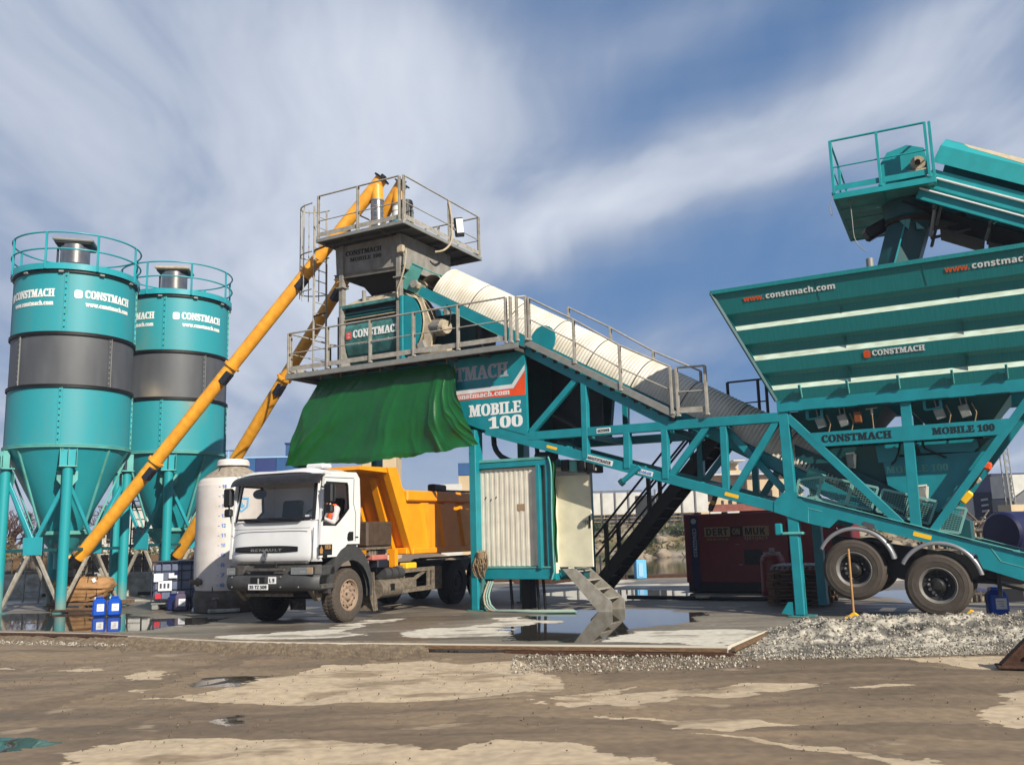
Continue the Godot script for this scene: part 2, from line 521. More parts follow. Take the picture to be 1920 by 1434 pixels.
# ------------------------------------------------------------------ the place
func sky_image() -> Image:
	var W := 3072
	var H := 1536
	var n1 := FastNoiseLite.new()
	n1.seed = 12
	n1.frequency = 1.0
	n1.fractal_octaves = 5
	n1.fractal_gain = 0.5
	var n2 := FastNoiseLite.new()
	n2.seed = 77
	n2.frequency = 0.55
	n2.fractal_octaves = 3
	var n3 := FastNoiseLite.new()
	n3.seed = 31
	n3.frequency = 1.0
	n3.fractal_octaves = 5
	n3.fractal_gain = 0.6
	# banks of cloud: azimuth, elevation, half length, half height (degrees), slant, strength
	var banks := [
		[-23.6, 25.0, 17.3, 7.5, 0.0, 0.95], [-11.6, 22.6, 10.5, 5.4, 0.0, 0.85], [-8.8, 29.5, 8.0, 4.6, -0.2, 0.85], [-0.4, 18.4, 6.6, 2.6, 0.25, 0.9], [9.8, 21.0, 8.6, 2.6, 0.42, 1.0], [23.0, 24.8, 8.0, 2.9, 0.42, 1.0],
		[-23.2, 13.6, 15.4, 5.5, 0.0, 0.85], [-11.5, 15.6, 7.9, 4.0, 0.0, 0.8], [13.9, 30.5, 8.5, 1.8, 0.3, 0.35], [28.5, 28.0, 6.6, 1.8, 0.2, 0.45], [9.9, 11.0, 8.4, 2.0, 0.1, 0.35], [29.2, 19.6, 5.5, 4.0, 0.0, 0.7], [-28.3, 31.0, 10.0, 4.0, 0.0, 0.7],
		[-30, 4, 22, 6, 0.0, 0.75], [16, 3, 30, 4, 0.0, 0.55], [-12, 41, 16, 6, 0.1, 0.7], [24, 40, 12, 5, 0.2, 0.6],
		[62, 26, 24, 14, 0.3, 0.8], [-72, 24, 26, 15, -0.2, 0.8], [110, 30, 28, 14, 0.3, 0.8], [-118, 28, 28, 14, 0.1, 0.8], [165, 26, 30, 15, -0.2, 0.85], [40, 58, 40, 12, 0.2, 0.7], [-60, 60, 50, 12, 0.2, 0.7], [140, 62, 50, 12, 0.0, 0.7],
		[75, 7, 26, 6, 0, 0.6], [-75, 6, 26, 6, 0, 0.7], [125, 6, 26, 6, 0, 0.6], [-130, 7, 26, 6, 0, 0.6], [175, 6, 26, 6, 0, 0.6]]
	var data := PackedByteArray()
	data.resize(W * H * 3)
	var top := int(H * 0.515)
	var deep := Vector3(0.040, 0.104, 0.238)
	var mid := Vector3(0.080, 0.172, 0.340)
	var low := Vector3(0.245, 0.315, 0.415)
	var cl := Vector3(0.285, 0.330, 0.425)
	var clw := Vector3(0.50, 0.535, 0.60)
	# a coarse field of the banks, looked up between its points
	var cw := 256
	var ch := 72
	var field := PackedFloat32Array()
	field.resize(cw * ch)
	for j in ch:
		var el := 90.0 - 92.0 * j / (ch - 1)
		for i in cw:
			var az := (float(i) / cw) * 360.0 - 180.0
			var s := 0.0
			for b in banks:
				var dx: float = wrapf(az - b[0], -180.0, 180.0) * maxf(cos(deg_to_rad(el)), 0.15)
				var dy: float = el - b[1] - dx * b[4]
				var q: float = (dx * dx) / (b[2] * b[2]) + (dy * dy) / (b[3] * b[3])
				if q < 6.0: s = s + b[5] * exp(-q) * (1.0 - s * 0.55)
			field[j * cw + i] = minf(s, 1.25)
	for y in H:
		var el := PI / 2 - PI * (y + 0.5) / H
		var ce := cos(el)
		var se := sin(el)
		var k := y * W * 3
		if y > top:
			for x in W:
				data[k] = 120
				data[k + 1] = 112
				data[k + 2] = 100
				k += 3
			continue
		var eld := rad_to_deg(el)
		var fy := clampf((90.0 - eld) / 92.0 * (ch - 1), 0, ch - 1.001)
		var j0 := int(fy)
		var ty := fy - j0
		var base := mid.lerp(deep, smoothstep(0.18, 0.75, se)) if se > 0.18 else low.lerp(mid, smoothstep(0.0, 0.18, se))
		for x in W:
			var az := TAU * (x + 0.5) / W
			if az > PI: az -= TAU
			var dx := sin(az) * ce
			var dz := -cos(az) * ce
			var w := 1.0 / (maxf(se, 0.0) + 0.16)
			var px := dx * w
			var pz := dz * w
			var warp := n2.get_noise_2d(px * 1.3, pz * 1.3)
			var pu := -px * 0.12 - pz * 0.99
			var pv := px * 0.99 - pz * 0.12
			var a := n1.get_noise_2d(pu * 0.45 + warp * 0.25, pv * 1.15 + warp * 0.22) * 0.75 + n2.get_noise_2d(pu * 0.8 + 20.0, pv * 1.6) * 0.3 + n3.get_noise_2d(pu * 1.5 + warp * 0.5, pv * 5.0 + warp * 0.8) * 0.34
			var fx := (az + PI) / TAU * cw + (warp * 4.0) + cw
			var i0 := int(fx)
			var tx := fx - i0
			i0 = i0 % cw
			var i1 := (i0 + 1) % cw
			var f := lerpf(lerpf(field[j0 * cw + i0], field[j0 * cw + i1], tx), lerpf(field[(j0 + 1) * cw + i0], field[(j0 + 1) * cw + i1], tx), ty)
			var c := clampf(f * 0.95 + a * 0.62 * (0.35 + f) + 0.13, 0.0, 1.0)
			c = c * c * (3.0 - 2.0 * c)
			var white := clampf(a * 0.9 + (f - 0.8) * 1.2 + 0.26, 0.0, 1.0) * c
			var col := base.lerp(cl.lerp(clw, white), c * 0.92)
			data[k] = int(255.0 * pow(col.x, 0.4545))
			data[k + 1] = int(255.0 * pow(col.y, 0.4545))
			data[k + 2] = int(255.0 * pow(col.z, 0.4545))
			k += 3
	return Image.create_from_data(W, H, false, Image.FORMAT_RGB8, data)


func noise_bytes(seed_: int, freq: float, w: int, h: int, oct := 4, sx := 1.0, sy := 1.0) -> PackedByteArray:
	var n := FastNoiseLite.new()
	n.seed = seed_
	n.frequency = freq
	n.fractal_octaves = oct
	var im := n.get_image(int(w / sx), int(h / sy), false, false, true)
	if sx != 1.0 or sy != 1.0: im.resize(w, h, Image.INTERPOLATE_CUBIC)
	im.convert(Image.FORMAT_L8)
	return im.get_data()


# a patch of ground seen from close by: dry light crusts, wet hollows and mud between them
func ground_maps(called: String, x0: float, z0: float, w: float, d: float, ppm: float, light: Array, wet: Array, dark: Array, cols: Array, rough: Array, seed_: int, relief: float, edge: float) -> StandardMaterial3D:
	var W := int(w * ppm)
	var H := int(d * ppm)
	var low := noise_bytes(seed_, 0.0035, W, H, 4, 2.0, 1.0)
	var mid := noise_bytes(seed_ + 1, 0.014, W, H, 5)
	var fin := noise_bytes(seed_ + 2, 0.10, W, H, 4)
	var strk := noise_bytes(seed_ + 3, 0.02, W, H, 4, 5.0, 1.0)
	var lng := noise_bytes(seed_ + 4, 0.035, W, H, 4, 9.0, 1.0)
	var masks := []
	for set_ in [light, wet, dark]:
		var m := PackedByteArray()
		m.resize(W * H)
		for poly in set_:
			var p := PackedVector2Array(poly)
			var lo := Vector2.INF
			var hi := -Vector2.INF
			for v in p:
				lo = lo.min(v)
				hi = hi.max(v)
			for y in range(maxi(0, int((lo.y - 0.4 - z0) * ppm)), mini(H, int((hi.y + 0.4 - z0) * ppm))):
				for x in range(maxi(0, int((lo.x - 0.4 - x0) * ppm)), mini(W, int((hi.x + 0.4 - x0) * ppm))):
					var i := y * W + x
					if m[i]: continue
					var q := Vector2(x0 + x / ppm + (mid[i] - 128) * 0.0035 * edge + (fin[i] - 128) * 0.0007, z0 + y / ppm + (low[i] - 128) * 0.004 * edge + (strk[i] - 128) * 0.002 * edge)
					if Geometry2D.is_point_in_polygon(q, p): m[i] = 1
		masks.append(m)
	var alb := PackedByteArray()
	alb.resize(W * H * 3)
	var rgh := PackedByteArray()
	rgh.resize(W * H)
	var hgt := PackedByteArray()
	hgt.resize(W * H)
	var c0: Color = cols[0]
	var c1: Color = cols[1]
	var c2: Color = cols[2]
	var c3: Color = cols[3]
	var ml: PackedByteArray = masks[0]
	var mw: PackedByteArray = masks[1]
	var md: PackedByteArray = masks[2]
	for i in W * H:
		var a := low[i] / 255.0
		var b := mid[i] / 255.0
		var f := fin[i] / 255.0
		var s := strk[i] / 255.0
		var t := clampf((a - 0.5) * 1.5 + (s - 0.5) * 1.1 + (lng[i] / 255.0 - 0.5) * 1.3 + 0.5, 0.0, 1.0)
		var c := c0.lerp(c2, t)
		var r: float = lerpf(rough[0], rough[2], t)
		var h := 0.45 + (b - 0.5) * 0.35 + (f - 0.5) * 0.25 + (lng[i] / 255.0 - 0.5) * 0.3
		if md[i]:
			c = c.lerp(c2 * 0.93, 0.6)
			h -= 0.12
		if ml[i]:
			var wear := clampf((0.46 - b) * 2.6 + (lng[i] / 255.0 - 0.52) * 2.4, 0.0, 0.8)
			c = c1.lerp(c0, wear)
			r = rough[1]
			h = 0.62 + (b - 0.5) * 0.10 + (f - 0.5) * 0.08 - wear * 0.12
		elif b > 0.70 and lng[i] > 150:
			c = c.lerp(c1, clampf((b - 0.70) * 5.0, 0.0, 0.5))
		var k := 0.95 + (f - 0.5) * 0.20
		c = c * k
		if mw[i] and not ml[i]:
			c = c3.lerp(c, 0.15)
			r = rough[3]
			h = 0.4
		alb[i * 3] = clampi(int(c.r * 255), 0, 255)
		alb[i * 3 + 1] = clampi(int(c.g * 255), 0, 255)
		alb[i * 3 + 2] = clampi(int(c.b * 255), 0, 255)
		rgh[i] = clampi(int(r * 255), 0, 255)
		hgt[i] = clampi(int(h * 255), 0, 255)
	var m := StandardMaterial3D.new()
	m.resource_name = called
	m.albedo_texture = ImageTexture.create_from_image(Image.create_from_data(W, H, false, Image.FORMAT_RGB8, alb))
	m.roughness_texture = ImageTexture.create_from_image(Image.create_from_data(W, H, false, Image.FORMAT_L8, rgh))
	m.roughness_texture_channel = BaseMaterial3D.TEXTURE_CHANNEL_RED
	m.roughness = 1.0
	m.heightmap_enabled = true
	m.heightmap_texture = ImageTexture.create_from_image(Image.create_from_data(W, H, false, Image.FORMAT_L8, hgt))
	m.heightmap_scale = relief
	return m


func steps(a: float, b: float, s: float) -> Array:
	var out := []
	var n := int(round(absf(b - a) / s))
	for i in n + 1: out.append(lerpf(a, b, float(i) / n))
	return out


func sheet(xs: Array, zs: Array, h: Callable, uv: Callable, col: Variant = null) -> ArrayMesh:
	var st := newst()
	st.set_smooth_group(0)
	for x in xs:
		for z in zs:
			st.set_uv(uv.call(x, z))
			if col != null: st.set_color(col.call(x, z))
			st.add_vertex(Vector3(x, h.call(x, z), z))
	var nz := zs.size()
	for i in xs.size() - 1:
		for j in nz - 1:
			var k := i * nz + j
			for n in [k, k + nz + 1, k + 1, k, k + nz, k + nz + 1]: st.add_index(n)
	st.generate_normals()
	return st.commit()


func place() -> void:
	var crust := [
		[Vector2(-3.95, -11.09), Vector2(-3.60, -11.48), Vector2(-3.42, -12.19), Vector2(-2.98, -12.67), Vector2(-2.11, -13.54), Vector2(-1.35, -13.67), Vector2(-0.70, -13.15), Vector2(0.19, -12.98), Vector2(0.40, -11.75), Vector2(0.34, -10.95), Vector2(-0.09, -10.59), Vector2(-0.57, -10.56), Vector2(-1.62, -10.39), Vector2(-2.69, -10.45), Vector2(-3.13, -10.36), Vector2(-3.69, -10.53), Vector2(-4.11, -10.93)],
		[Vector2(-3.66, -5.15), Vector2(-3.64, -8.25), Vector2(-3.39, -8.32), Vector2(-3.01, -8.42), Vector2(-2.04, -8.31), Vector2(-1.44, -8.10), Vector2(-0.76, -7.65), Vector2(-0.30, -5.82)],
		[Vector2(-0.90, -7.33), Vector2(-0.56, -7.81), Vector2(-0.44, -7.98), Vector2(-0.08, -8.18), Vector2(0.37, -8.08), Vector2(0.66, -7.76), Vector2(1.29, -6.66), Vector2(-0.69, -6.86)],
		[Vector2(0.23, -10.27), Vector2(0.63, -10.72), Vector2(1.29, -11.18), Vector2(1.02, -10.38), Vector2(1.66, -10.74), Vector2(1.87, -10.53), Vector2(2.68, -10.68), Vector2(3.50, -10.62), Vector2(3.44, -10.27), Vector2(2.82, -10.13), Vector2(1.86, -10.19), Vector2(1.12, -9.73), Vector2(0.81, -10.02), Vector2(0.55, -9.91)],
		[Vector2(0.71, -9.50), Vector2(1.39, -9.09), Vector2(2.10, -9.07), Vector2(2.58, -8.80), Vector2(2.18, -8.61), Vector2(1.87, -8.49), Vector2(1.51, -8.63), Vector2(1.13, -9.04)],
		[Vector2(1.47, -8.41), Vector2(1.95, -8.26), Vector2(2.53, -7.79), Vector2(2.94, -7.32), Vector2(3.29, -6.74), Vector2(2.94, -6.78), Vector2(2.45, -7.55), Vector2(1.90, -8.06)],
		[Vector2(4.24, -8.95), Vector2(4.94, -9.71), Vector2(5.72, -9.91), Vector2(4.62, -8.07), Vector2(4.27, -8.45)],
		[Vector2(3.75, -10.02), Vector2(4.15, -10.16), Vector2(4.33, -10.00), Vector2(3.96, -9.86)],
		[Vector2(4.90, -12.27), Vector2(5.85, -12.49), Vector2(7.00, -12.05), Vector2(6.36, -10.98), Vector2(5.67, -11.45)],
		[Vector2(-5.18, -12.87), Vector2(-5.05, -13.19), Vector2(-4.67, -12.97), Vector2(-4.60, -12.40), Vector2(-4.86, -12.35)],
		[Vector2(-6.44, -13.44), Vector2(-6.12, -13.65), Vector2(-6.00, -13.31), Vector2(-6.25, -13.21)],
		[Vector2(-7.81, -13.96), Vector2(-7.52, -14.02), Vector2(-7.37, -13.72), Vector2(-7.58, -13.71)],
		[Vector2(-4.58, -11.48), Vector2(-4.43, -11.69), Vector2(-4.36, -11.26)]]
	var hollows := [
		[Vector2(-4.33, -12.26), Vector2(-4.13, -12.68), Vector2(-3.25, -12.62), Vector2(-3.35, -11.97), Vector2(-3.59, -11.63), Vector2(-4.10, -11.64)],
		[Vector2(-5.2, -8.60), Vector2(-4.78, -8.72), Vector2(-4.40, -8.62), Vector2(-4.25, -8.40), Vector2(-4.42, -8.20), Vector2(-5.2, -8.25)],
		[Vector2(-3.13, -9.18), Vector2(-2.92, -9.68), Vector2(-2.68, -8.89), Vector2(-2.90, -8.80)]]
	var tracks := [
		[Vector2(-2.3, -14.6), Vector2(-1.9, -14.6), Vector2(-3.9, -8.6), Vector2(-4.4, -8.6)], [Vector2(-4.4, -14.6), Vector2(-3.9, -14.6), Vector2(-5.4, -9.0), Vector2(-5.9, -9.0)],
		[Vector2(1.0, -12.0), Vector2(6.5, -11.2), Vector2(6.5, -10.8), Vector2(1.0, -11.5)], [Vector2(-0.5, -9.6), Vector2(5.0, -8.2), Vector2(5.0, -7.8), Vector2(-0.5, -9.1)]]
	var gm := ground_maps("mud", -14.0, -20.0, 26.0, 16.0, 60.0, crust, hollows, tracks, [Color(0.50, 0.425, 0.335), Color(0.70, 0.625, 0.52), Color(0.405, 0.34, 0.268), Color(0.24, 0.215, 0.17)], [0.9, 0.95, 0.7, 0.05], 400, 1.1, 0.8)
	var am := ground_maps("wet_concrete", -14.0, -28.0, 22.0, 15.6, 60.0, [
		[Vector2(-3.87, -16.44), Vector2(-3.64, -17.10), Vector2(-2.65, -18.37), Vector2(-2.20, -18.13), Vector2(-2.71, -17.44), Vector2(-3.08, -16.24), Vector2(-2.45, -15.75), Vector2(-2.86, -15.07), Vector2(-3.89, -15.09), Vector2(-5.09, -15.59), Vector2(-4.94, -15.94)],
		[Vector2(-2.17, -15.68), Vector2(-1.73, -16.60), Vector2(-0.70, -16.89), Vector2(-0.07, -16.17), Vector2(-0.28, -15.06), Vector2(-1.29, -14.85), Vector2(-1.99, -15.02)],
		[Vector2(1.32, -13.89), Vector2(1.86, -15.00), Vector2(2.68, -15.28), Vector2(4.14, -14.91), Vector2(2.91, -13.09), Vector2(2.12, -13.45)],
		[Vector2(-0.89, -16.95), Vector2(-0.12, -18.20), Vector2(0.68, -17.52), Vector2(0.07, -16.69)],
		[Vector2(-14, -27), Vector2(-9, -28), Vector2(8, -28), Vector2(8, -26.6), Vector2(-2, -26.8), Vector2(-8, -26.2)]], [
		[Vector2(-14.0, -22.85), Vector2(-10.99, -22.52), Vector2(-9.64, -21.81), Vector2(-7.88, -20.48), Vector2(-6.20, -19.98), Vector2(-6.46, -18.45), Vector2(-7.29, -17.66), Vector2(-8.22, -17.71), Vector2(-11.13, -18.85), Vector2(-14, -19.2)],
		[Vector2(-0.27, -14.27), Vector2(-0.12, -17.44), Vector2(0.98, -19.45), Vector2(2.53, -19.35), Vector2(3.58, -18.00), Vector2(2.95, -16.77), Vector2(2.27, -16.09), Vector2(1.77, -15.03), Vector2(1.16, -13.66)],
		[Vector2(0.43, -25.32), Vector2(1.96, -26.31), Vector2(4.49, -24.50), Vector2(4.00, -21.91), Vector2(1.89, -22.17)]], [],
		[Color(0.49, 0.455, 0.405), Color(0.76, 0.73, 0.675), Color(0.36, 0.33, 0.29), Color(0.18, 0.17, 0.15)], [0.8, 0.9, 0.45, 0.035], 500, 0.6, 1.0)

	# ground: one sheet to the horizon, with the river bed let into it
	var xs := [-600, -300, -150, -80, -45, -28, -20] + steps(-14, 12, 0.13) + [16, 22, 30, 45, 80, 150, 300, 600]
	var zs := [40, 20, 8, 0] + steps(-4, -20, 0.13) + [-24, -28, -31.9, -32.4, -33.2, -45, -66, -68.5, -71, -74, -78, -90, -130, -220, -400, -800]
	var gn := FastNoiseLite.new()
	gn.seed = 5
	gn.frequency = 0.9
	gn.fractal_octaves = 4
	var land := func(x: float, z: float) -> float:
		var h := -0.13
		if z > -20.0 and z < -4.0 and absf(x + 1) < 13.2:
			h += gn.get_noise_2d(x, z) * 0.028 + gn.get_noise_2d(x * 0.2 + 50, z * 0.2) * 0.05 - 0.005
		if z < -32.0:
			var r := smoothstep(-6.0, -2.0, x)
			var bank := smoothstep(-68.0, -76.0, z)
			var bed := -1.8 if z < -33.0 and z > -68.0 else (lerpf(-1.4, 1.75, bank) if z <= -68.0 else -0.13)
			h = lerpf(-0.05 if z > -60 else 0.3, bed, r)
		return h
	var guv := func(x: float, z: float) -> Vector2:
		return Vector2(clampf((x + 14.0) / 26.0, 0.002, 0.998), clampf((z + 20.0) / 16.0, 0.002, 0.998))
	struct("ground", sheet(xs, zs, land, guv), gm)

	# the raised wet concrete yard in front of it, a real slab
	var edge := [Vector2(-30, -23.5), Vector2(-12.79, -19.07), Vector2(-10.11, -18.19), Vector2(-7.96, -17.37), Vector2(-6.24, -16.26), Vector2(-4.78, -15.44), Vector2(-3.51, -14.93), Vector2(-1.41, -14.31), Vector2(-0.1, -13.89), Vector2(1.73, -13.41), Vector2(2.9, -13.03), Vector2(3.96, -14.87), Vector2(8, -15.2), Vector2(16, -14.5), Vector2(30, -14), Vector2(30, -31.8), Vector2(-30, -31.8)]
	var st := newst()
	var poly := PackedVector2Array(edge)
	var t := Geometry2D.triangulate_polygon(poly)
	for i in range(0, t.size(), 3):
		var q := [poly[t[i]], poly[t[i + 1]], poly[t[i + 2]]]
		if (q[1] - q[0]).cross(q[2] - q[0]) < 0: q = [q[0], q[2], q[1]]
		for v in q:
			st.set_normal(Vector3.UP)
			st.set_uv(Vector2((v.x + 14.0) / 22.0, (v.y + 28.0) / 15.6))
			st.add_vertex(Vector3(v.x, 0, v.y))
	for i in poly.size():
		var a := poly[i]
		var c := poly[(i + 1) % poly.size()]
		st.set_uv(Vector2(0.5, 0.02))
		quad(st, Vector3(a.x, -0.4, a.y), Vector3(c.x, -0.4, c.y), Vector3(c.x, 0, c.y), Vector3(a.x, 0, a.y), Vector3(c.y - a.y, 0, a.x - c.x))
	struct("concrete_yard", st.commit(), am)

	# rusty edge plates along the slab
	var ep := thing("edge_plate", "long rusty steel edge plate lying along the front of the wet concrete slab", "steel plate")
	for i in range(1, 4):
		var a: Vector2 = edge[i]
		var c: Vector2 = edge[i + 1] if i < 3 else Vector2(-7.0, -16.9)
		bar(ep, "plate", Vector3(a.x, -0.035, a.y + 0.10), Vector3(c.x, -0.035, c.y + 0.10), 0.05, 0.16, M.rust)
	var ep2 := thing("edge_board", "brown timber edge boards under the corner of the pale concrete slab", "timber board")
	bar(ep2, "board", Vector3(-1.41, -0.045, -14.22), Vector3(2.86, -0.045, -12.90), 0.055, 0.06, M.wood)
	bar(ep2, "board", Vector3(-0.2, -0.105, -13.83), Vector3(2.95, -0.105, -12.88), 0.05, 0.09, M.rust)
	bar(ep2, "board", Vector3(2.96, -0.045, -12.97), Vector3(3.96, -0.045, -14.8), 0.055, 0.06, M.wood)

	var ramp_n := FastNoiseLite.new()
	ramp_n.seed = 8
	ramp_n.frequency = 2.2
	var ramp := grid(900, 22, func(u: float, v: float) -> Vector3:
		var f := u * 4.999
		var i := 2 + int(f)
		var a: Vector2 = edge[i]
		var q := a.lerp(edge[i + 1], f - int(f))
		var n := ramp_n.get_noise_2d(u * 40.0, v * 3.0)
		return Vector3(q.x + v * 0.12, lerpf(0.012, -0.15, pow(v, 0.8)) + (ramp_n.get_noise_2d(u * 14.0, v * 1.2) * 0.03 + ramp_n.get_noise_2d(u * 150.0, v * 7.0) * 0.012) * sin(v * PI), q.y - 0.12 + v * (0.95 + ramp_n.get_noise_2d(u * 9.0, 1.0) * 0.35)), func(u: float, v: float) -> Color:
		var n := ramp_n.get_noise_2d(u * 160.0, v * 12.0) + ramp_n.get_noise_2d(u * 22.0, v * 2.0)
		return lin(Color(0.60, 0.53, 0.43).lerp(Color(0.42, 0.35, 0.27), clampf(0.5 + n * 0.7 + v * 0.3, 0, 1))))
	tag(mi("gravel_ramp", ramp, M.vertex_rough), "band of pale gravel and grit ramped up against the slab's front edge", "gravel", "", "stuff")

	struct("river", sheet([-6, 0, 20, 60, 150, 400], [-32.3, -40, -50, -60, -72], func(_x, _z): return -0.45, func(x, z): return Vector2(x, z)), M.water)

	# far bank with its scrub
	var bn := FastNoiseLite.new()
	bn.seed = 9
	bn.frequency = 0.22
	bn.fractal_octaves = 5
	var bank_h := func(x: float, z: float) -> float:
		var k := clampf((-66.5 - z) / 10.0, 0, 1)
		return lerpf(-0.75, 1.9, smoothstep(0.0, 1.0, k)) + bn.get_noise_2d(x, z * 2.0) * 0.55 * sin(k * PI) + 0.12
	var bank_c := func(x: float, z: float) -> Color:
		var n := bn.get_noise_2d(x * 1.7 + 40, z * 3.0)
		var k := clampf((-66.5 - z) / 10.0, 0, 1)
		var c := Color(0.46, 0.40, 0.33) if k < 0.45 else Color(0.56, 0.49, 0.37)
		if n > 0.05: c = c.lerp(Color(0.25, 0.28, 0.12), clampf(n * 3.0, 0, 0.85))
		elif n < -0.12: c = c.lerp(Color(0.66, 0.62, 0.56), 0.7)
		return lin(c)
	struct("riverbank", sheet(steps(-6, 70, 0.6), steps(-66.5, -77, 0.5), bank_h, func(x, z): return Vector2(x, z), bank_c), M.vertex_rough)
	var leaf := newst()
	for k in 3:
		var d := Vector3(cos(k * 2.1), 0.5, sin(k * 2.1)) * 0.16
		tri(leaf, Vector3.ZERO, d + Vector3(0.06, 0, 0), d + Vector3(0, 0.10, 0.05), Vector3.UP)
	cache.leaf = leaf.commit()
	rng.seed = 91
	for k in 9:
		var bx := 2.0 + k * 3.6 + rng.randf_range(-1.2, 1.2)
		if k == 5: bx = 18.6
		scrub(Vector3(bx, 0, rng.randf_range(-74.5, -69.5)), rng.randf_range(0.7, 1.25), bank_h, ["bush on the far riverbank seen left of the cabin door", "bush on the far riverbank at the foot of the dark stair", "bush on the far riverbank behind the dark stair's lower rails", "bush on the far riverbank under the middle of the dark stair", "bush on the far riverbank between the stair and the generator", "largest green bush on the far riverbank, just left of the red generator", "bush on the far riverbank behind the red generator", "bush on the far riverbank behind the teal jack leg", "bush on the far riverbank behind the trailer wheels"][k])
	rng.seed = 57
	var tuft := newst()
	for k in 2600:
		var x := rng.randf_range(0, 46)
		var z := rng.randf_range(-76.5, -68.5)
		if bn.get_noise_2d(x * 1.7 + 40, z * 3.0) < -0.05: continue
		tuft.append_from(cache.leaf, 0, Transform3D(Basis.from_euler(Vector3(rng.randf() * 0.8, rng.randf() * 6, rng.randf() * 0.8)) * rng.randf_range(0.7, 1.8), Vector3(x, bank_h.call(x, z), z)))
	tag(mi("bank_grass", tuft.commit(), M.leaf_dry), "dry grass tufts over the far riverbank slope", "grass", "", "stuff")
	rng.seed = 33
	var rocks := newst()
	for k in 70:
		var x := rng.randf_range(2, 40)
		var z := rng.randf_range(-71.5, -67.4)
		rocks.append_from(stone_mesh(k % 4), 0, Transform3D(Basis.from_euler(Vector3(rng.randf() * 6, rng.randf() * 6, 0)).scaled(Vector3(1.3, 0.8, 1.0) * rng.randf_range(0.25, 0.75)), Vector3(x, bank_h.call(x, z) + 0.05, z)))
	tag(mi("bank_rocks", rocks.commit(), M.rock), "pale broken rocks along the waterline of the far riverbank", "rocks", "", "stuff")


func stone_mesh(k: int) -> Mesh:
	var key := "stone%d" % k
	if not cache.has(key):
		var n := FastNoiseLite.new()
		n.seed = 100 + k
		n.frequency = 0.9
		cache[key] = grid(9, 6, func(u: float, v: float) -> Vector3:
			var a := -u * TAU
			var e := (v - 0.5) * PI
			var d := Vector3(cos(e) * cos(a), sin(e), cos(e) * sin(a))
			return d * (0.75 + 0.5 * n.get_noise_3dv(d * 1.2)))
	return cache[key]


func scrub(at: Vector3, s: float, h: Callable, label: String) -> void:
	var y: float = h.call(at.x, at.z)
	var o := thing("bush", label, "bush", Vector3(at.x, y, at.z), 0.0, "bushes on the far riverbank")
	var st := newst()
	for k in 420:
		var d := Vector3(rng.randfn(), absf(rng.randfn()) * 0.7, rng.randfn()) * 0.42 * s
		d.x *= 1.7
		st.append_from(cache.leaf, 0, Transform3D(Basis.from_euler(Vector3(rng.randf() * 6, rng.randf() * 6, rng.randf() * 6)) * rng.randf_range(0.6, 1.3), d + Vector3(0, 0.2, 0)))
	mi("foliage", st.commit(), M.leaf, o).set_meta("kind", "stuff")
	for k in 4: tube(o, "stem", Vector3(0, -0.2, 0), Vector3(rng.randf_range(-0.5, 0.5), 0.5 * s, rng.randf_range(-0.4, 0.4)), 0.02, M.bark, 5)


# ------------------------------------------------------------------ the mobile plant: x along it, y up, z towards the road side
func V(x: float, y: float, z := 0.0) -> Vector3:
	return Vector3(x, y, z)


func flat(p: Node3D, called: String, pts: Array, z0: float, z1: float, mat: Material) -> MeshInstance3D:
	return mi(called, prism(pts, z0, z1), mat, p)


func beam2(p: Node3D, called: String, a: Vector2, b: Vector2, h: float, z: float, w: float, mat: Material) -> MeshInstance3D:
	return bar(p, called, V(a.x, a.y, z), V(b.x, b.y, z), h, w, mat, 0.006)


# a flat shape drawn in z, y and pushed out from x0 to x1
func sidep(p: Node3D, called: String, pts: Array, x0: float, x1: float, mat: Material) -> MeshInstance3D:
	return mi(called, prism(pts, -x1, -x0), mat, p, Vector3.ZERO, Vector3(0, -PI / 2, 0))


func sticker(p: Node3D, at: Vector3, w: float, h: float, rot: float, back: Material, s := "", ink: Material = null) -> void:
	var o := mi("sticker", prism(rounded(w, h, 0.012), 0, 0.003), back, p, at, Vector3(0, 0, rot))
	if s: mi("lettering", letters(s, false, w * 0.86, h * 0.6), ink, o, Vector3(-w * 0.43, -h * 0.3, 0.003))


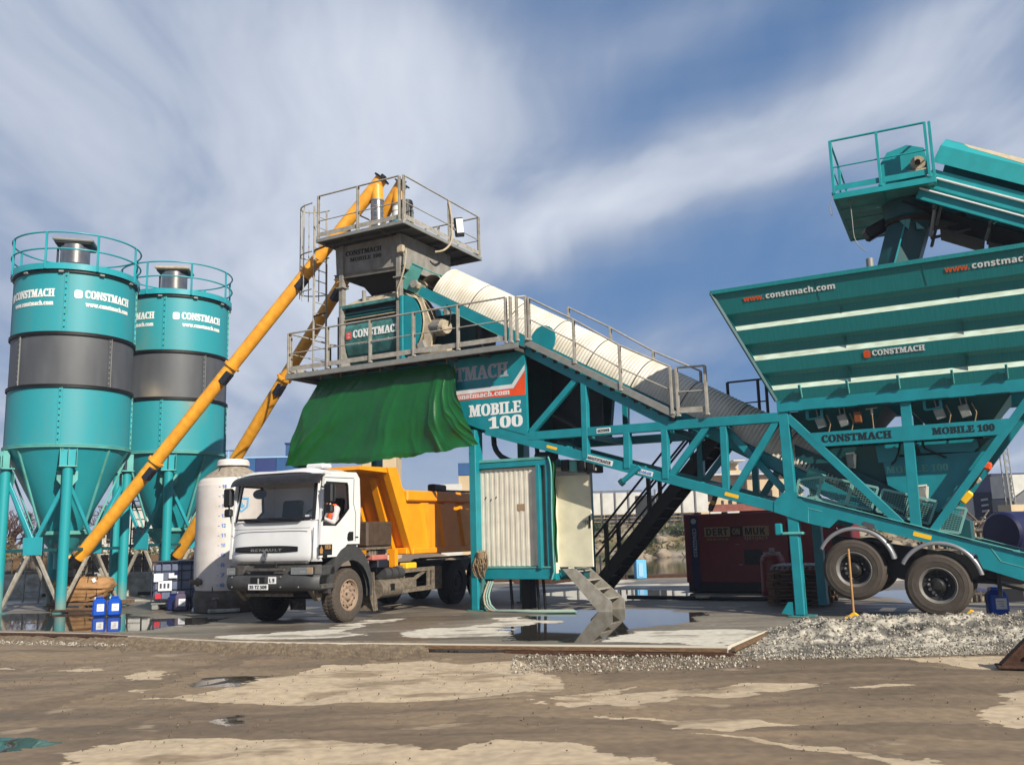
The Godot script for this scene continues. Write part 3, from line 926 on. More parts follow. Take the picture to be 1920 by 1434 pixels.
func side_truss(plant: Node3D, z: float, near: bool) -> void:
	var p := grp("side_truss", plant)
	var T: Material = M.teal
	var w := 0.14
	var zc := z - w / 2
	beam2(p, "bottom_chord", Vector2(0.4, 3.877), Vector2(6.75, 1.918), 0.19, zc, w, T)
	beam2(p, "top_chord", Vector2(1.4, 5.575), Vector2(4.6, 3.70), 0.185, zc, w + 0.004, T)
	beam2(p, "horizontal_beam", Vector2(1.44, 3.665), Vector2(6.76, 3.63), 0.18, zc, w + 0.010, T)
	for u in [[2.79, 3.1, 4.75, 0.16], [3.70, 2.85, 3.58, 0.175], [4.50, 2.6, 3.56, 0.17], [5.68, 2.26, 3.55, 0.13]]:
		beam2(p, "upright", Vector2(u[0] - 0.012, u[1]), Vector2(u[0] + 0.012, u[2]), u[3], zc, w - 0.012, T)
	for d in [[1.50, 3.74, 2.66, 4.82, 0.13], [4.58, 2.65, 5.40, 3.60, 0.125], [5.80, 2.27, 6.72, 3.58, 0.13]]:
		beam2(p, "diagonal_brace", Vector2(d[0], d[1]), Vector2(d[2], d[3]), d[4], zc, w - 0.022, T)
	flat(p, "side_panel", [Vector2(-4.2, 5.54), Vector2(1.43, 5.54), Vector2(1.445, 3.70), Vector2(1.445, 3.56), Vector2(0.2, 3.94), Vector2(-0.4, 4.2), Vector2(-4.2, 4.6)] if near else [Vector2(-4.2, 5.5), Vector2(1.43, 5.5), Vector2(1.445, 3.70), Vector2(1.445, 3.56), Vector2(0.2, 3.94), Vector2(-4.2, 4.6)], z - 0.10, z + 0.001, T)
	if not near:
		return
	# the painted side panel
	var q := z + 0.001
	flat(p, "white_stripe", [Vector2(-0.5, 4.725), Vector2(1.135, 4.745), Vector2(1.43, 5.115), Vector2(1.43, 5.235), Vector2(1.10, 4.835), Vector2(-0.5, 4.83)], q, q + 0.003, M.white_band)
	flat(p, "orange_stripe", [Vector2(-0.5, 4.60), Vector2(1.43, 4.572), Vector2(1.43, 5.10), Vector2(1.145, 4.738), Vector2(-0.5, 4.718)], q, q + 0.003, M.orange_band)
	mi("lettering", letters("CONSTMACH", true, 2.36, 0.325), M.grey_letter, p, V(-1.34, 5.02, q))
	mi("lettering", letters("www.constmach.com", true, 2.0, 0.125, 0, 0.12), M.white_band, p, V(-0.96, 4.615, q + 0.003))
	mi("lettering", letters("MOBILE", true, 1.325, 0.268), M.white_letter, p, V(-0.01, 4.195, q))
	mi("lettering", letters("100", true, 0.855, 0.262), M.white_letter, p, V(0.487, 3.895, q))
	var tl := -0.2986
	sticker(p, V(2.02, 3.385, z + 0.001), 0.25, 0.06, tl, M.yellow_paint)
	sticker(p, V(3.10, 3.05, z + 0.001), 0.60, 0.11, tl, M.label_white, "MASFIFIKADIR", M.black_letter)
	sticker(p, V(4.06, 2.752, z + 0.001), 0.36, 0.10, tl, M.label_white, "P0464R", M.blue_letter)
	sticker(p, V(5.78, 2.222, z + 0.001), 0.27, 0.07, tl, M.yellow_paint)
	sticker(p, V(3.22, 3.655, z + 0.004), 0.31, 0.10, 0.0, M.label_white, "GEZODER", M.dark_letter)
	# teal sheet seams and a drain stub
	bar(p, "seam_strip", V(0.75, 3.905, q), V(1.40, 3.70, q), 0.02, 0.006, M.teal_dark)
	tube(p, "drain_stub", V(3.62, 2.60, z + 0.05), V(3.98, 2.86, z + 0.05), 0.055, M.teal)
	tube(p, "drain_cap", V(3.55, 2.55, z + 0.05), V(3.62, 2.60, z + 0.05), 0.075, M.teal_dark)


func cross_members(plant: Node3D) -> void:
	var p := grp("cross_bracing", plant)
	for s in [[0.6, 3.82], [1.9, 3.42], [3.7, 2.87], [5.0, 2.46], [6.2, 2.1], [7.4, 1.85], [9.0, 1.4], [10.4, 1.0]]:
		bar(p, "cross_beam", V(s[0], s[1], -0.1), V(s[0], s[1], -2.4), 0.15, 0.12, M.teal)
	for s in [1.5, 2.79, 4.5, 5.68]:
		bar(p, "cross_beam", V(s, 3.6, -0.12), V(s, 3.6, -2.38), 0.12, 0.1, M.teal)
	# dark housing behind the painted panel
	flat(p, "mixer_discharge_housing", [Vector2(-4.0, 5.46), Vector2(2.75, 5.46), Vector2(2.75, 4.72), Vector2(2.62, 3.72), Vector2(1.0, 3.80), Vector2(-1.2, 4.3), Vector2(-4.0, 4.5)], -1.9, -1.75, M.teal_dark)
	flat(p, "housing_end", [Vector2(1.5, 3.75), Vector2(2.72, 3.75), Vector2(2.72, 4.72), Vector2(1.5, 5.4)], -1.2, -1.15, M.steel_dark)
	bar(p, "housing_roof", V(-4, 5.42, -1.2), V(1.45, 5.42, -1.2), 0.06, 2.0, M.steel_dark)


func support_leg(plant: Node3D, s: float, z: float, h0: float, h1: float, w: float) -> void:
	var p := grp("support_leg", plant)
	bar(p, "post", V(s, h0, z), V(s, h1, z), w, 0.17, M.teal, 0.012)
	var m := mi("dust_sleeve", boxm(Vector3(w + 0.004, minf(0.7, h1 * 0.25), 0.174), 0.012), M.teal_dust, p, V(s, h0 + minf(0.7, h1 * 0.25) / 2 + 0.01, z))
	m.set_meta("label", "dusty lower end of the teal post")
	box(p, "foot_plate", V(s, 0.012, z), Vector3(0.42, 0.022, 0.36), M.teal_dust)


func hopper_frame(plant: Node3D, z: float, near: bool) -> void:
	var p := grp("hopper_frame", plant)
	var T: Material = M.teal
	var zc := z - 0.09
	bar(p, "top_beam", V(6.74, 3.836, zc), V(11.4, 3.836, zc), 0.217, 0.18, T)
	bar(p, "corner_post", V(6.862, 2.1, zc), V(6.845, 3.73, zc), 0.19, 0.176, T)
	bar(p, "centre_post", V(8.93, 1.5, zc), V(8.955, 3.73, zc), 0.122, 0.172, T)
	flat(p, "middle_beam", [Vector2(7.25, 3.29), Vector2(10.60, 3.29), Vector2(10.38, 3.03), Vector2(7.49, 3.03)], z - 0.172, z - 0.007, T)
	bar(p, "diagonal_brace", V(6.90, 3.63, zc), V(8.70, 1.60, zc), 0.145, 0.16, T)
	bar(p, "diagonal_brace", V(9.15, 1.42, zc), V(10.95, 3.74, zc), 0.125, 0.158, T)
	# the lower chassis beam with its wheel cut-outs
	flat(p, "chassis_beam", [Vector2(7.0, 2.15), Vector2(8.785, 1.584), Vector2(10.504, 1.065), Vector2(11.6, 0.74), Vector2(11.6, 0.30), Vector2(10.46, 0.64), Vector2(9.893, 0.839), Vector2(9.806, 1.078), Vector2(8.799, 1.357), Vector2(7.669, 1.71), Vector2(7.502, 1.563), Vector2(7.0, 1.70), Vector2(6.6, 1.87)], z - 0.16, z - 0.004, T)
	bar(p, "beam_flange", V(7.02, 2.157, z - 0.06), V(11.6, 0.752, z - 0.06), 0.014, 0.19, M.teal_pale)
	flat(p, "gusset_plate", [Vector2(6.566, 2.075), Vector2(6.754, 2.243), Vector2(6.974, 2.233), Vector2(7.169, 1.945), Vector2(7.147, 1.659), Vector2(6.552, 1.88)], z - 0.002, z + 0.012, T)
	if not near: return
	bar(p, "weld_seam", V(10.02, 1.21, z), V(10.17, 0.95, z), 0.012, 0.006, M.teal_pale)
	bar(p, "weld_seam", V(10.17, 0.95, z), V(11.5, 0.54, z), 0.012, 0.006, M.teal_pale)
	bar(p, "weld_seam", V(7.16, 1.93, z), V(7.40, 1.86, z), 0.012, 0.006, M.teal_pale)
	bar(p, "weld_seam", V(7.165, 1.93, z), V(7.15, 1.67, z), 0.010, 0.006, M.teal_pale)
	flat(p, "maker_plate", [Vector2(8.06, 1.64), Vector2(8.1, 1.665), Vector2(8.27, 1.61), Vector2(8.27, 1.53), Vector2(8.1, 1.58)], z - 0.004, z + 0.003, M.silo_grey)
	sticker(p, V(9.02, 1.395, z - 0.003), 0.29, 0.075, -0.293, M.yellow_paint)
	for s in [7.0, 7.95, 8.92, 9.86, 10.78]:
		flat(p, "splice_plate", [Vector2(s - 0.2, 3.72), Vector2(s + 0.2, 3.72), Vector2(s + 0.2, 3.738), Vector2(s - 0.2, 3.738)], z - 0.02, z + 0.03, T)
	mi("lettering", letters("CONSTMACH", true, 1.19, 0.135), M.dark_letter, p, V(7.50, 3.098, z - 0.006))
	mi("lettering", letters("MOBILE 100", true, 0.96, 0.118), M.dark_letter, p, V(9.34, 3.105, z - 0.006))


# front of the aggregate bin: profile of (share of the slope, recess)
func hopper(plant: Node3D) -> void:
	var p := grp("aggregate_hopper", plant)
	var prof := [[0.0, 0.0], [0.2, 0.0], [0.25, 0.08], [0.317, 0.08], [0.354, 0.0], [0.477, 0.0], [0.519, 0.08], [0.589, 0.08], [0.632, 0.0], [0.745, 0.0], [0.79, 0.08], [0.87, 0.08], [0.904, 0.0], [1.0, 0.0]]
	for side in [1, -1]:
		var top_in := V(5.85, 5.98, -1.2 + 1.95 * side)
		var bot_in := V(6.76, 3.93, -1.2 + 1.2 * side)
		var dn := (bot_in - top_in)
		var nrm := Vector3(0, dn.z, -dn.y).normalized() * (1 if dn.z * side < 0 else 1)
		if nrm.z * side < 0: nrm = -nrm
		var joints := [0.0, 0.31, 0.60, 1.0]
		for j in 3:
			var st := newst()
			var x0: float = joints[j]
			var x1: float = joints[j + 1]
			for k in prof.size() - 1:
				var a: Vector3 = top_in + dn * float(prof[k][0]) - nrm * float(prof[k][1])
				var b: Vector3 = top_in + dn * float(prof[k + 1][0]) - nrm * float(prof[k + 1][1])
				var xa := 11.9
				quad(st, V(lerpf(a.x, xa, x0), a.y, a.z), V(lerpf(a.x, xa, x1), a.y, a.z), V(lerpf(b.x, xa, x1), b.y, b.z), V(lerpf(b.x, xa, x0), b.y, b.z), nrm)
			mi("side_sheet", st.commit(), M.teal_hopper, p)
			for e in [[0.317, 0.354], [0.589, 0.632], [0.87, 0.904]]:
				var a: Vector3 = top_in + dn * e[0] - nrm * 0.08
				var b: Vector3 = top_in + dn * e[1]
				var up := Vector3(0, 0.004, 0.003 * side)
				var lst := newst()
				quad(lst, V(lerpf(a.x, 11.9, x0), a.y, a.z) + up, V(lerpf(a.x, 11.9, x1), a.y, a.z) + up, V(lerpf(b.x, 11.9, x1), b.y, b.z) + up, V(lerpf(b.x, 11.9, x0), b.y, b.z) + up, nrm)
				mi("sunlit_dusty_ledge", lst.commit(), M.ledge, p)  # near-white strip: the ledge's sunlit highlight painted in, over its settled dust
		bar(p, "top_rim", top_in + V(0, 0.01, 0.0), V(11.9, 5.99, top_in.z), 0.08, 0.06, M.teal_hopper)
	# sloping end wall, set a little proud of the side sheets
	var st2 := newst()
	quad(st2, V(5.85, 5.98, 0.75), V(5.85, 5.98, -3.15), V(6.76, 3.93, -2.4), V(6.76, 3.93, 0.0), Vector3(-1, -0.3, 0))
	quad(st2, V(5.90, 5.98, 0.75), V(5.90, 5.98, -3.15), V(6.81, 3.93, -2.4), V(6.81, 3.93, 0.0), Vector3(1, 0.3, 0))
	mi("end_wall", st2.commit(), M.teal_hopper, p)
	bar(p, "corner_angle", V(5.84, 5.99, 0.76), V(6.75, 3.93, 0.02), 0.06, 0.05, M.teal_dark)
	bar(p, "end_rim", V(5.85, 6.0, 0.75), V(5.85, 6.0, -3.15), 0.08, 0.06, M.teal_hopper)
	for x in [8.1, 10.0]:
		var st := newst()
		quad(st, V(x, 5.85, 0.62), V(x, 5.85, -3.02), V(x, 3.93, -2.4), V(x, 3.93, 0.0), Vector3(1, 0, 0))
		mi("bin_divider", st.commit(), M.teal_dark, p)
	for x in [7.72, 9.48]:
		bar(p, "sheet_seam", V(x, 5.93, 0.735), V(x + 0.05, 5.6, 0.614), 0.006, 0.004, M.teal_dark, 0)
	# brackets under the wall, standing on the frame
	for s in [7.20, 8.03, 8.88, 9.74, 10.56]:
		sidep(p, "wall_bracket", [Vector2(0.02, 3.945), Vector2(0.20, 4.16), Vector2(0.14, 4.18), Vector2(0.02, 4.02)], s - 0.012, s + 0.012, M.teal)
		bar(p, "wall_bracket", V(s + 0.02, 3.95, 0.03), V(s + 0.02, 4.18, 0.15), 0.04, 0.02, M.teal_pale)
	# lettering on the wall: it lies in the sloping plane
	var slope := Basis(Vector3.RIGHT, atan2(0.75, 2.05))
	var on := func(x: float, y: float) -> Vector3:
		return V(x, y, (y - 3.93) / 2.05 * 0.75 + 0.006)
	var o1: Vector3 = on.call(6.43, 5.75)
	for dx in [0.0, 3.40]:
		var o2 := grp("web_address", p, o1 + V(dx, 0, 0))
		o2.basis = slope
		mi("lettering", letters("www.", false, 0.38, 0.075), M.orange_letter, o2)
		mi("lettering", letters("constmach.com", false, 1.22, 0.115), M.white_letter, o2, V(0.41, 0.0, 0))
	var lg := grp("maker_name", p, on.call(8.52, 4.55))
	lg.basis = slope
	mi("lettering", letters("CONSTMACH", true, 0.86, 0.10), M.white_letter, lg, V(0, 0, 0))
	mark(lg, V(-0.085, 0.045, 0.0), 0.115, M.orange_letter, M.pink_logo)
	# discharge gates below, between the frame beams
	for c in [7.75, 9.75]:
		p = grp("discharge_gate", plant)
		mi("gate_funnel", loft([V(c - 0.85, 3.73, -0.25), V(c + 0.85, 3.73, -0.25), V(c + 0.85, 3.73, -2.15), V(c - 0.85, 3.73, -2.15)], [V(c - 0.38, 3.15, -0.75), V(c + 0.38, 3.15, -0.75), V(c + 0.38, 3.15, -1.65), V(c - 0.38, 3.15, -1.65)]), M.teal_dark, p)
		box(p, "gate_clamshell", V(c, 3.08, -1.2), Vector3(0.7, 0.26, 0.9), M.steel_dark)
		for dx in [-0.28, 0.12]:
			box(p, "pneumatic_valve", V(c + dx, 3.50, -0.22), Vector3(0.16, 0.22, 0.10), M.galv, 0.01, Vector3(0.2, 0, 0.25))
			tube(p, "valve_rod", V(c + dx - 0.04, 3.6, -0.2), V(c + dx - 0.06, 3.73, -0.2), 0.012, M.galv, 6)
			tube(p, "valve_rod", V(c + dx + 0.04, 3.6, -0.2), V(c + dx + 0.03, 3.73, -0.2), 0.012, M.galv, 6)
			mi("air_hose", sweep([V(c + dx + 0.12, 3.62, -0.2), V(c + dx + 0.18, 3.45, -0.17), V(c + dx + 0.14, 3.3, -0.16)], 0.012, 6), M.rope, p)
		bar(p, "stirrup", V(c - 0.50, 3.56, -0.16), V(c - 0.24, 3.57, -0.16), 0.03, 0.05, M.teal)
		bar(p, "stirrup", V(c - 0.50, 3.56, -0.16), V(c - 0.50, 3.73, -0.16), 0.025, 0.05, M.teal)
		bar(p, "stirrup", V(c - 0.24, 3.57, -0.16), V(c - 0.24, 3.73, -0.16), 0.025, 0.05, M.teal)
	p = plant
	var v := grp("vibrator", p)
	box(v, "vibrator_case", V(8.13, 3.53, -0.18), Vector3(0.14, 0.22, 0.12), M.amber, 0.02)
	tube(v, "valve_knob", V(8.38, 3.66, -0.14), V(8.38, 3.55, -0.14), 0.022, M.cement, 8)
	bar(v, "handle", V(8.28, 3.655, -0.14), V(8.48, 3.67, -0.14), 0.015, 0.015, M.cement)
	tube(v, "feed_line", V(8.38, 3.55, -0.14), V(8.385, 3.29, -0.14), 0.012, M.rope, 6)
	# weigh bin hanging inside the frame, its far wall lettered
	p = grp("weigh_bin", plant)
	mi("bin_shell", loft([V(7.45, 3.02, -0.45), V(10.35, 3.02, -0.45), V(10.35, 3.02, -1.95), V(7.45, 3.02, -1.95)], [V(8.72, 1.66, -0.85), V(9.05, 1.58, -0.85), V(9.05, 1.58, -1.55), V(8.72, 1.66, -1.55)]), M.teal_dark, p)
	flat(p, "bin_plate", [Vector2(8.45, 2.78), Vector2(10.15, 2.80), Vector2(9.55, 2.1), Vector2(9.28, 1.78), Vector2(8.5, 2.3)], -0.46, -0.43, M.teal)
	mi("lettering", letters("MOBILE 100", true, 1.02, 0.125), M.teal_pale, p, V(8.49, 2.50, -0.43))
	flat(p, "bin_plate", [Vector2(8.35, 3.02), Vector2(8.75, 3.02), Vector2(8.72, 2.72), Vector2(8.38, 2.70)], -0.44, -0.41, M.teal)
	flat(p, "bin_plate", [Vector2(9.05, 3.02), Vector2(10.0, 3.02), Vector2(10.02, 2.88), Vector2(9.93, 2.80), Vector2(9.1, 2.83)], -0.42, -0.40, M.teal)
	mi("cable", sweep([V(9.15, 3.05, -0.35), V(9.16, 2.92, -0.33), V(9.35, 2.80, -0.33), V(9.5, 2.72, -0.36)], 0.018, 6), M.black, p)
	mi("cable", sweep([V(8.78, 3.05, -0.35), V(8.74, 2.85, -0.3), V(8.66, 2.7, -0.33), V(8.6, 2.66, -0.36)], 0.018, 6), M.black, p)
	# weigh belt: a trough that falls to the rear under the bin
	p = grp("weigh_belt", plant)
	mi("trough", loft([V(6.9, 3.15, -0.55), V(6.9, 2.62, -0.55), V(6.9, 2.62, -1.85), V(6.9, 3.15, -1.85)], [V(9.75, 1.62, -0.55), V(9.75, 1.22, -0.55), V(9.75, 1.22, -1.85), V(9.75, 1.62, -1.85)]), M.teal_dark, p)
	bar(p, "trough_lip", V(6.95, 2.64, -0.5), V(9.7, 1.28, -0.5), 0.07, 0.06, M.steel_dark)
	for s in [[7.9, 2.55], [9.05, 1.9]]:
		box(p, "load_cell", V(s[0], s[1] + 0.22, -0.44), Vector3(0.13, 0.27, 0.07), M.galv, 0.01, Vector3(0, 0, 0.12))
		bar(p, "load_cell_bracket", V(s[0] + 0.09, s[1] + 0.34, -0.42), V(s[0] + 0.06, s[1] + 0.08, -0.42), 0.03, 0.05, M.cabin_cream)
		bar(p, "load_cell_bracket", V(s[0] - 0.07, s[1] + 0.35, -0.42), V(s[0] + 0.09, s[1] + 0.36, -0.42), 0.03, 0.05, M.cabin_cream)
	box(p, "idler_guard", V(7.28, 2.55, -0.42), Vector3(0.34, 0.16, 0.16), M.teal_pale, 0.01, Vector3(0.5, 0, -0.42))
	# mesh guards along the belt
	for g in [[6.98, 2.46, 7.40, 2.50, 7.31, 2.13], [7.42, 2.50, 7.92, 2.37, 7.76, 1.97], [7.95, 2.36, 8.35, 2.25, 8.2, 1.86], [8.43, 2.22, 8.86, 2.10, 8.72, 1.72], [8.88, 2.09, 9.28, 1.97, 9.12, 1.59], [9.42, 1.89, 9.73, 1.83, 9.58, 1.42]]:
		guard(plant, V(g[0], g[1], -0.28), V(g[2], g[3], -0.28), V(g[4] - g[2], g[5] - g[3], 0))


func guard(plant: Node3D, a: Vector3, b: Vector3, dn: Vector3) -> void:
	var p := grp("mesh_guard", plant)
	var d := dn
	bar(p, "guard_frame", a, b, 0.042, 0.03, M.guard, 0.002)
	bar(p, "guard_frame", a + d, b + d, 0.042, 0.03, M.guard, 0.002)
	bar(p, "guard_frame", a, a + d, 0.042, 0.028, M.guard, 0.002)
	bar(p, "guard_frame", b, b + d, 0.042, 0.028, M.guard, 0.002)
	var st := newst()
	var n := int(a.distance_to(b) / 0.042)
	for i in range(1, n):
		var q := a.lerp(b, float(i) / n)
		addbox(st, Vector3(d.length(), 0.004, 0.003), 0, along(q, q + d))
	n = int(d.length() / 0.036)
	for i in range(1, n):
		var q := d * (float(i) / n)
		addbox(st, Vector3(a.distance_to(b), 0.0055, 0.003), 0, along(a + q, b + q))
	mi("wire_mesh", st.commit(), M.guard, p).set_meta("kind", "stuff")


func plant_wheel(plant: Node3D, s: float, h: float, z: float, detail: bool) -> void:
	var p := grp("wheel", plant, V(s, h, z), Vector3(PI / 2, 0, 0))
	if not cache.has("ptyre"):
		cache.ptyre = lathe([Vector2(0.285, -0.17), Vector2(0.30, -0.185), Vector2(0.40, -0.20), Vector2(0.475, -0.19), Vector2(0.51, -0.165), Vector2(0.525, -0.13), Vector2(0.53, -0.128), Vector2(0.53, -0.075), Vector2(0.518, -0.07), Vector2(0.518, -0.055), Vector2(0.53, -0.05), Vector2(0.53, -0.01), Vector2(0.518, -0.005), Vector2(0.518, 0.005), Vector2(0.53, 0.01), Vector2(0.53, 0.05), Vector2(0.518, 0.055), Vector2(0.518, 0.07), Vector2(0.53, 0.075), Vector2(0.53, 0.128), Vector2(0.525, 0.13), Vector2(0.51, 0.165), Vector2(0.478, 0.189), Vector2(0.47, 0.194), Vector2(0.465, 0.191), Vector2(0.40, 0.202), Vector2(0.395, 0.198), Vector2(0.33, 0.193), Vector2(0.30, 0.185), Vector2(0.285, 0.17)], 56)
		cache.prim = lathe([Vector2(0.29, 0.165), Vector2(0.305, 0.19), Vector2(0.295, 0.193), Vector2(0.285, 0.175), Vector2(0.262, 0.14), Vector2(0.255, 0.06), Vector2(0.255, 0.02), Vector2(0.29, -0.165)], 48)
		cache.pdisc = lathe([Vector2(0.258, 0.075), Vector2(0.235, 0.07), Vector2(0.185, 0.055), Vector2(0.14, 0.05), Vector2(0.135, 0.06), Vector2(0.13, 0.10), Vector2(0.10, 0.115), Vector2(0.095, 0.16), Vector2(0.07, 0.18), Vector2(0.0, 0.185)], 40)
	mi("tyre", cache.ptyre, M.tyre_plant, p)
	mi("rim", cache.prim, M.rim_grey, p)
	mi("hub", cache.pdisc, M.hub_dark, p)
	if not detail: return
	for k in 10:
		var a := TAU * k / 10
		tube(p, "wheel_nut", V(cos(a) * 0.165, 0.05, sin(a) * 0.165), V(cos(a) * 0.165, 0.085, sin(a) * 0.165), 0.016, M.rim_grey if k % 3 == 0 else M.hub_dark, 6)
	for k in 10:
		var a := TAU * (k + 0.5) / 10
		tube(p, "rim_hole", V(cos(a) * 0.222, 0.062, sin(a) * 0.222), V(cos(a) * 0.222, 0.071, sin(a) * 0.222), 0.02, M.black, 10)
	for k in 3:
		var a := 2.2 + k * 0.5
		box(p, "brake_part", V(cos(a) * 0.14, 0.09, sin(a) * 0.14), Vector3(0.07, 0.05, 0.05), M.galv, 0.015, Vector3(0, -a, 0))


func fender(plant: Node3D, s: float, h: float) -> void:
	var r := 0.665
	var p := grp("fender", plant, V(s, h, 0))
	var a0 := 0.17
	var a1 := 2.66
	var sec := [Vector2(0, -0.42), Vector2(0.008, -0.40), Vector2(0.012, -0.06), Vector2(0.004, -0.012), Vector2(-0.02, 0.0), Vector2(-0.055, 0.0), Vector2(-0.06, -0.012), Vector2(-0.03, -0.018), Vector2(-0.012, -0.03), Vector2(-0.004, -0.40), Vector2(0, -0.42)]
	mi("arch", grid(40, sec.size() - 1, func(u: float, v: float) -> Vector3:
		var q: Vector2 = sec[roundi(v * (sec.size() - 1))]
		var a := lerpf(a0, a1, u)
		return V(cos(a) * (r + q.x), sin(a) * (r + q.x), q.y + 0.02)), M.fender, p)
	for a in [0.62, 1.98]:
		tube(p, "fender_clamp", V(cos(a) * (r + 0.02), sin(a) * (r + 0.02), 0.0), V(cos(a) * (r + 0.06), sin(a) * (r + 0.06), 0.0), 0.028, M.steel_dark, 10)
		tube(p, "fender_arm", V(cos(a) * (r + 0.03), sin(a) * (r + 0.03), 0), V(cos(a) * (r + 0.03), sin(a) * (r + 0.03), -0.45), 0.02, M.steel_dark, 8)


func railing(parent: Node3D, called: String, pts: Array, up: float, mat: Material, toe := true, mid := 0.5, pr := 0.028) -> void:
	var p := grp(called, parent)
	var y := V(0, up, 0)
	for i in pts.size():
		var q: Vector3 = pts[i]
		channel(p, "post", q, q + y, 0.052, 0.05, mat)
		box(p, "post_foot", q + V(0, 0.02, 0.0), Vector3(0.09, 0.04, 0.06), mat)
	for i in pts.size() - 1:
		var a: Vector3 = pts[i]
		var b: Vector3 = pts[i + 1]
		if (b - a).length() < 0.16: continue
		tube(p, "handrail", a + y, b + y, 0.021, mat, 10)
		tube(p, "knee_rail", a + y * mid, b + y * mid, 0.014, mat, 8)
		if toe: bar(p, "toe_board", a + V(0, 0.12, 0.0), b + V(0, 0.12, 0.0), 0.11, 0.006, mat, 0)


func platforms(plant: Node3D) -> void:
	# lower deck: front edge at z 0.5, floor at 5.64
	var p := grp("mixer_platform", plant)
	for i in 5:
		var x0 := -4.99 + i * 1.3
		box(p, "deck_plate", V(x0 + 0.645, 5.60, -1.05), Vector3(1.288, 0.02, 3.02), M.deck_grey)
	channel(p, "edge_beam", V(-5.0, 5.57, 0.47), V(1.55, 5.57, 0.47), 0.10, 0.06, M.galv, -1)
	channel(p, "edge_beam", V(-5.0, 5.57, -2.56), V(1.55, 5.57, -2.56), 0.10, 0.06, M.galv, 1)
	bar(p, "edge_beam", V(-4.97, 5.57, 0.44), V(-4.97, 5.57, -2.53), 0.10, 0.05, M.galv)
	for i in 8:
		bar(p, "joist", V(-4.6 + i * 0.86, 5.53, 0.42), V(-4.6 + i * 0.86, 5.53, -2.5), 0.09, 0.05, M.deck_grey)
	var zr := 0.45
	railing(plant, "mixer_platform_railing", [V(-4.94, 5.65, zr), V(-3.70, 5.65, zr), V(-2.415, 5.65, zr), V(-1.18, 5.65, zr), V(0.02, 5.65, zr), V(1.24, 5.65, zr), V(1.36, 5.65, zr)], 1.02, M.rail_grey)
	railing(plant, "mixer_platform_railing", [V(-4.94, 5.65, 0.38), V(-4.94, 5.65, -1.1), V(-4.94, 5.65, -2.5)], 1.02, M.rail_grey)
	railing(plant, "mixer_platform_railing", [V(-4.9, 5.65, -2.52), V(-3.6, 5.65, -2.52), V(-2.3, 5.65, -2.52)], 1.02, M.rail_grey)
	# sloping walkway beside the belt cover
	p = grp("belt_walkway", plant)
	var w0 := V(1.50, 5.72, 0.09)
	var w1 := V(4.80, 3.83, 0.09)
	for zz in [0.09, -1.95]:
		var dz := V(0, 0, zz - 0.09)
		bar(p, "stringer", w0 + dz, w1 + dz, 0.14, 0.025, M.galv)
		var pts := [V(1.62, 5.73, zz), V(2.67, 5.10, zz), V(3.68, 4.42, zz), V(4.74, 3.85, zz)]
		railing(p, "walkway_railing", pts, 0.95 if zz > 0 else 1.16, M.rail_grey, false)
	for i in 13:
		var q := w0.lerp(w1, (i + 0.5) / 13.0)
		box(p, "tread", q + V(0, -0.02, -0.24), Vector3(0.22, 0.02, 0.44), M.deck_grey)
		box(p, "chassis_clip", q + V(0.05, -0.14, -0.08), Vector3(0.09, 0.07, 0.07), M.steel_dark)
	railing(plant, "landing_railing", [V(4.85, 3.80, 0.06), V(5.43, 3.78, 0.06)], 0.97, M.rail_grey, true, 0.5)
	railing(plant, "gate_railing", [V(1.44, 5.70, 0.32), V(1.56, 5.74, 0.12)], 0.98, M.rail_grey, false)
	# far railing, seen above the belt cover
	railing(plant, "far_walkway_railing", [V(5.3, 3.75, -2.0), V(5.95, 3.75, -2.0), V(6.12, 3.75, -2.0)], 0.95, M.black, false)
	# upper deck
	p = grp("cement_platform", plant)
	var z0 := 0.30
	var z1 := -3.3
	for i in 3:
		for j in 3:
			box(p, "deck_plate", V(-4.21 + 0.445 + i * 0.893, 9.01, z0 - 0.6 - j * 1.2), Vector3(0.885, 0.02, 1.19), M.deck_grey)
	for a in [[V(-4.22, 8.98, z0), V(-1.53, 8.98, z0)], [V(-4.22, 8.98, z1), V(-1.53, 8.98, z1)]]:
		bar(p, "edge_beam", a[0], a[1], 0.09, 0.04, M.galv)
	for x in [-4.21, -1.54]:
		bar(p, "edge_beam", V(x, 8.98, z0), V(x, 8.98, z1), 0.088, 0.04, M.galv)
	for i in 5:
		bar(p, "joist", V(-4.2, 8.95, z0 - 0.35 - i * 0.72), V(-1.56, 8.95, z0 - 0.35 - i * 0.72), 0.08, 0.05, M.deck_grey)
	for x in [-3.4, -2.3]:
		bar(p, "joist", V(x, 8.955, z0 - 0.03), V(x, 8.955, z1 + 0.03), 0.085, 0.05, M.deck_grey)
	railing(plant, "cement_platform_railing", [V(-4.18, 9.02, 0.27), V(-2.93, 9.02, 0.27), V(-1.68, 9.02, 0.27)], 1.14, M.rail_grey, true, 0.42)
	railing(plant, "cement_platform_railing", [V(-1.57, 9.02, 0.24), V(-1.57, 9.02, -1.75), V(-1.57, 9.02, -3.25)], 1.14, M.rail_grey, true, 0.42)
	railing(plant, "cement_platform_railing", [V(-1.6, 9.02, -3.27), V(-2.9, 9.02, -3.27), V(-4.15, 9.02, -3.27)], 1.14, M.rail_grey, true, 0.42)
	railing(plant, "cement_platform_railing", [V(-4.18, 9.02, -0.95), V(-4.18, 9.02, -2.1), V(-4.18, 9.02, -3.2)], 1.14, M.rail_grey, true, 0.42)
	# caged ladder on the left side
	p = grp("access_ladder", plant)
	for z in [-0.18, -0.66]:
		bar(p, "ladder_stile", V(-4.70, 5.62, z), V(-4.70, 10.15, z), 0.05, 0.035, M.rail_grey)
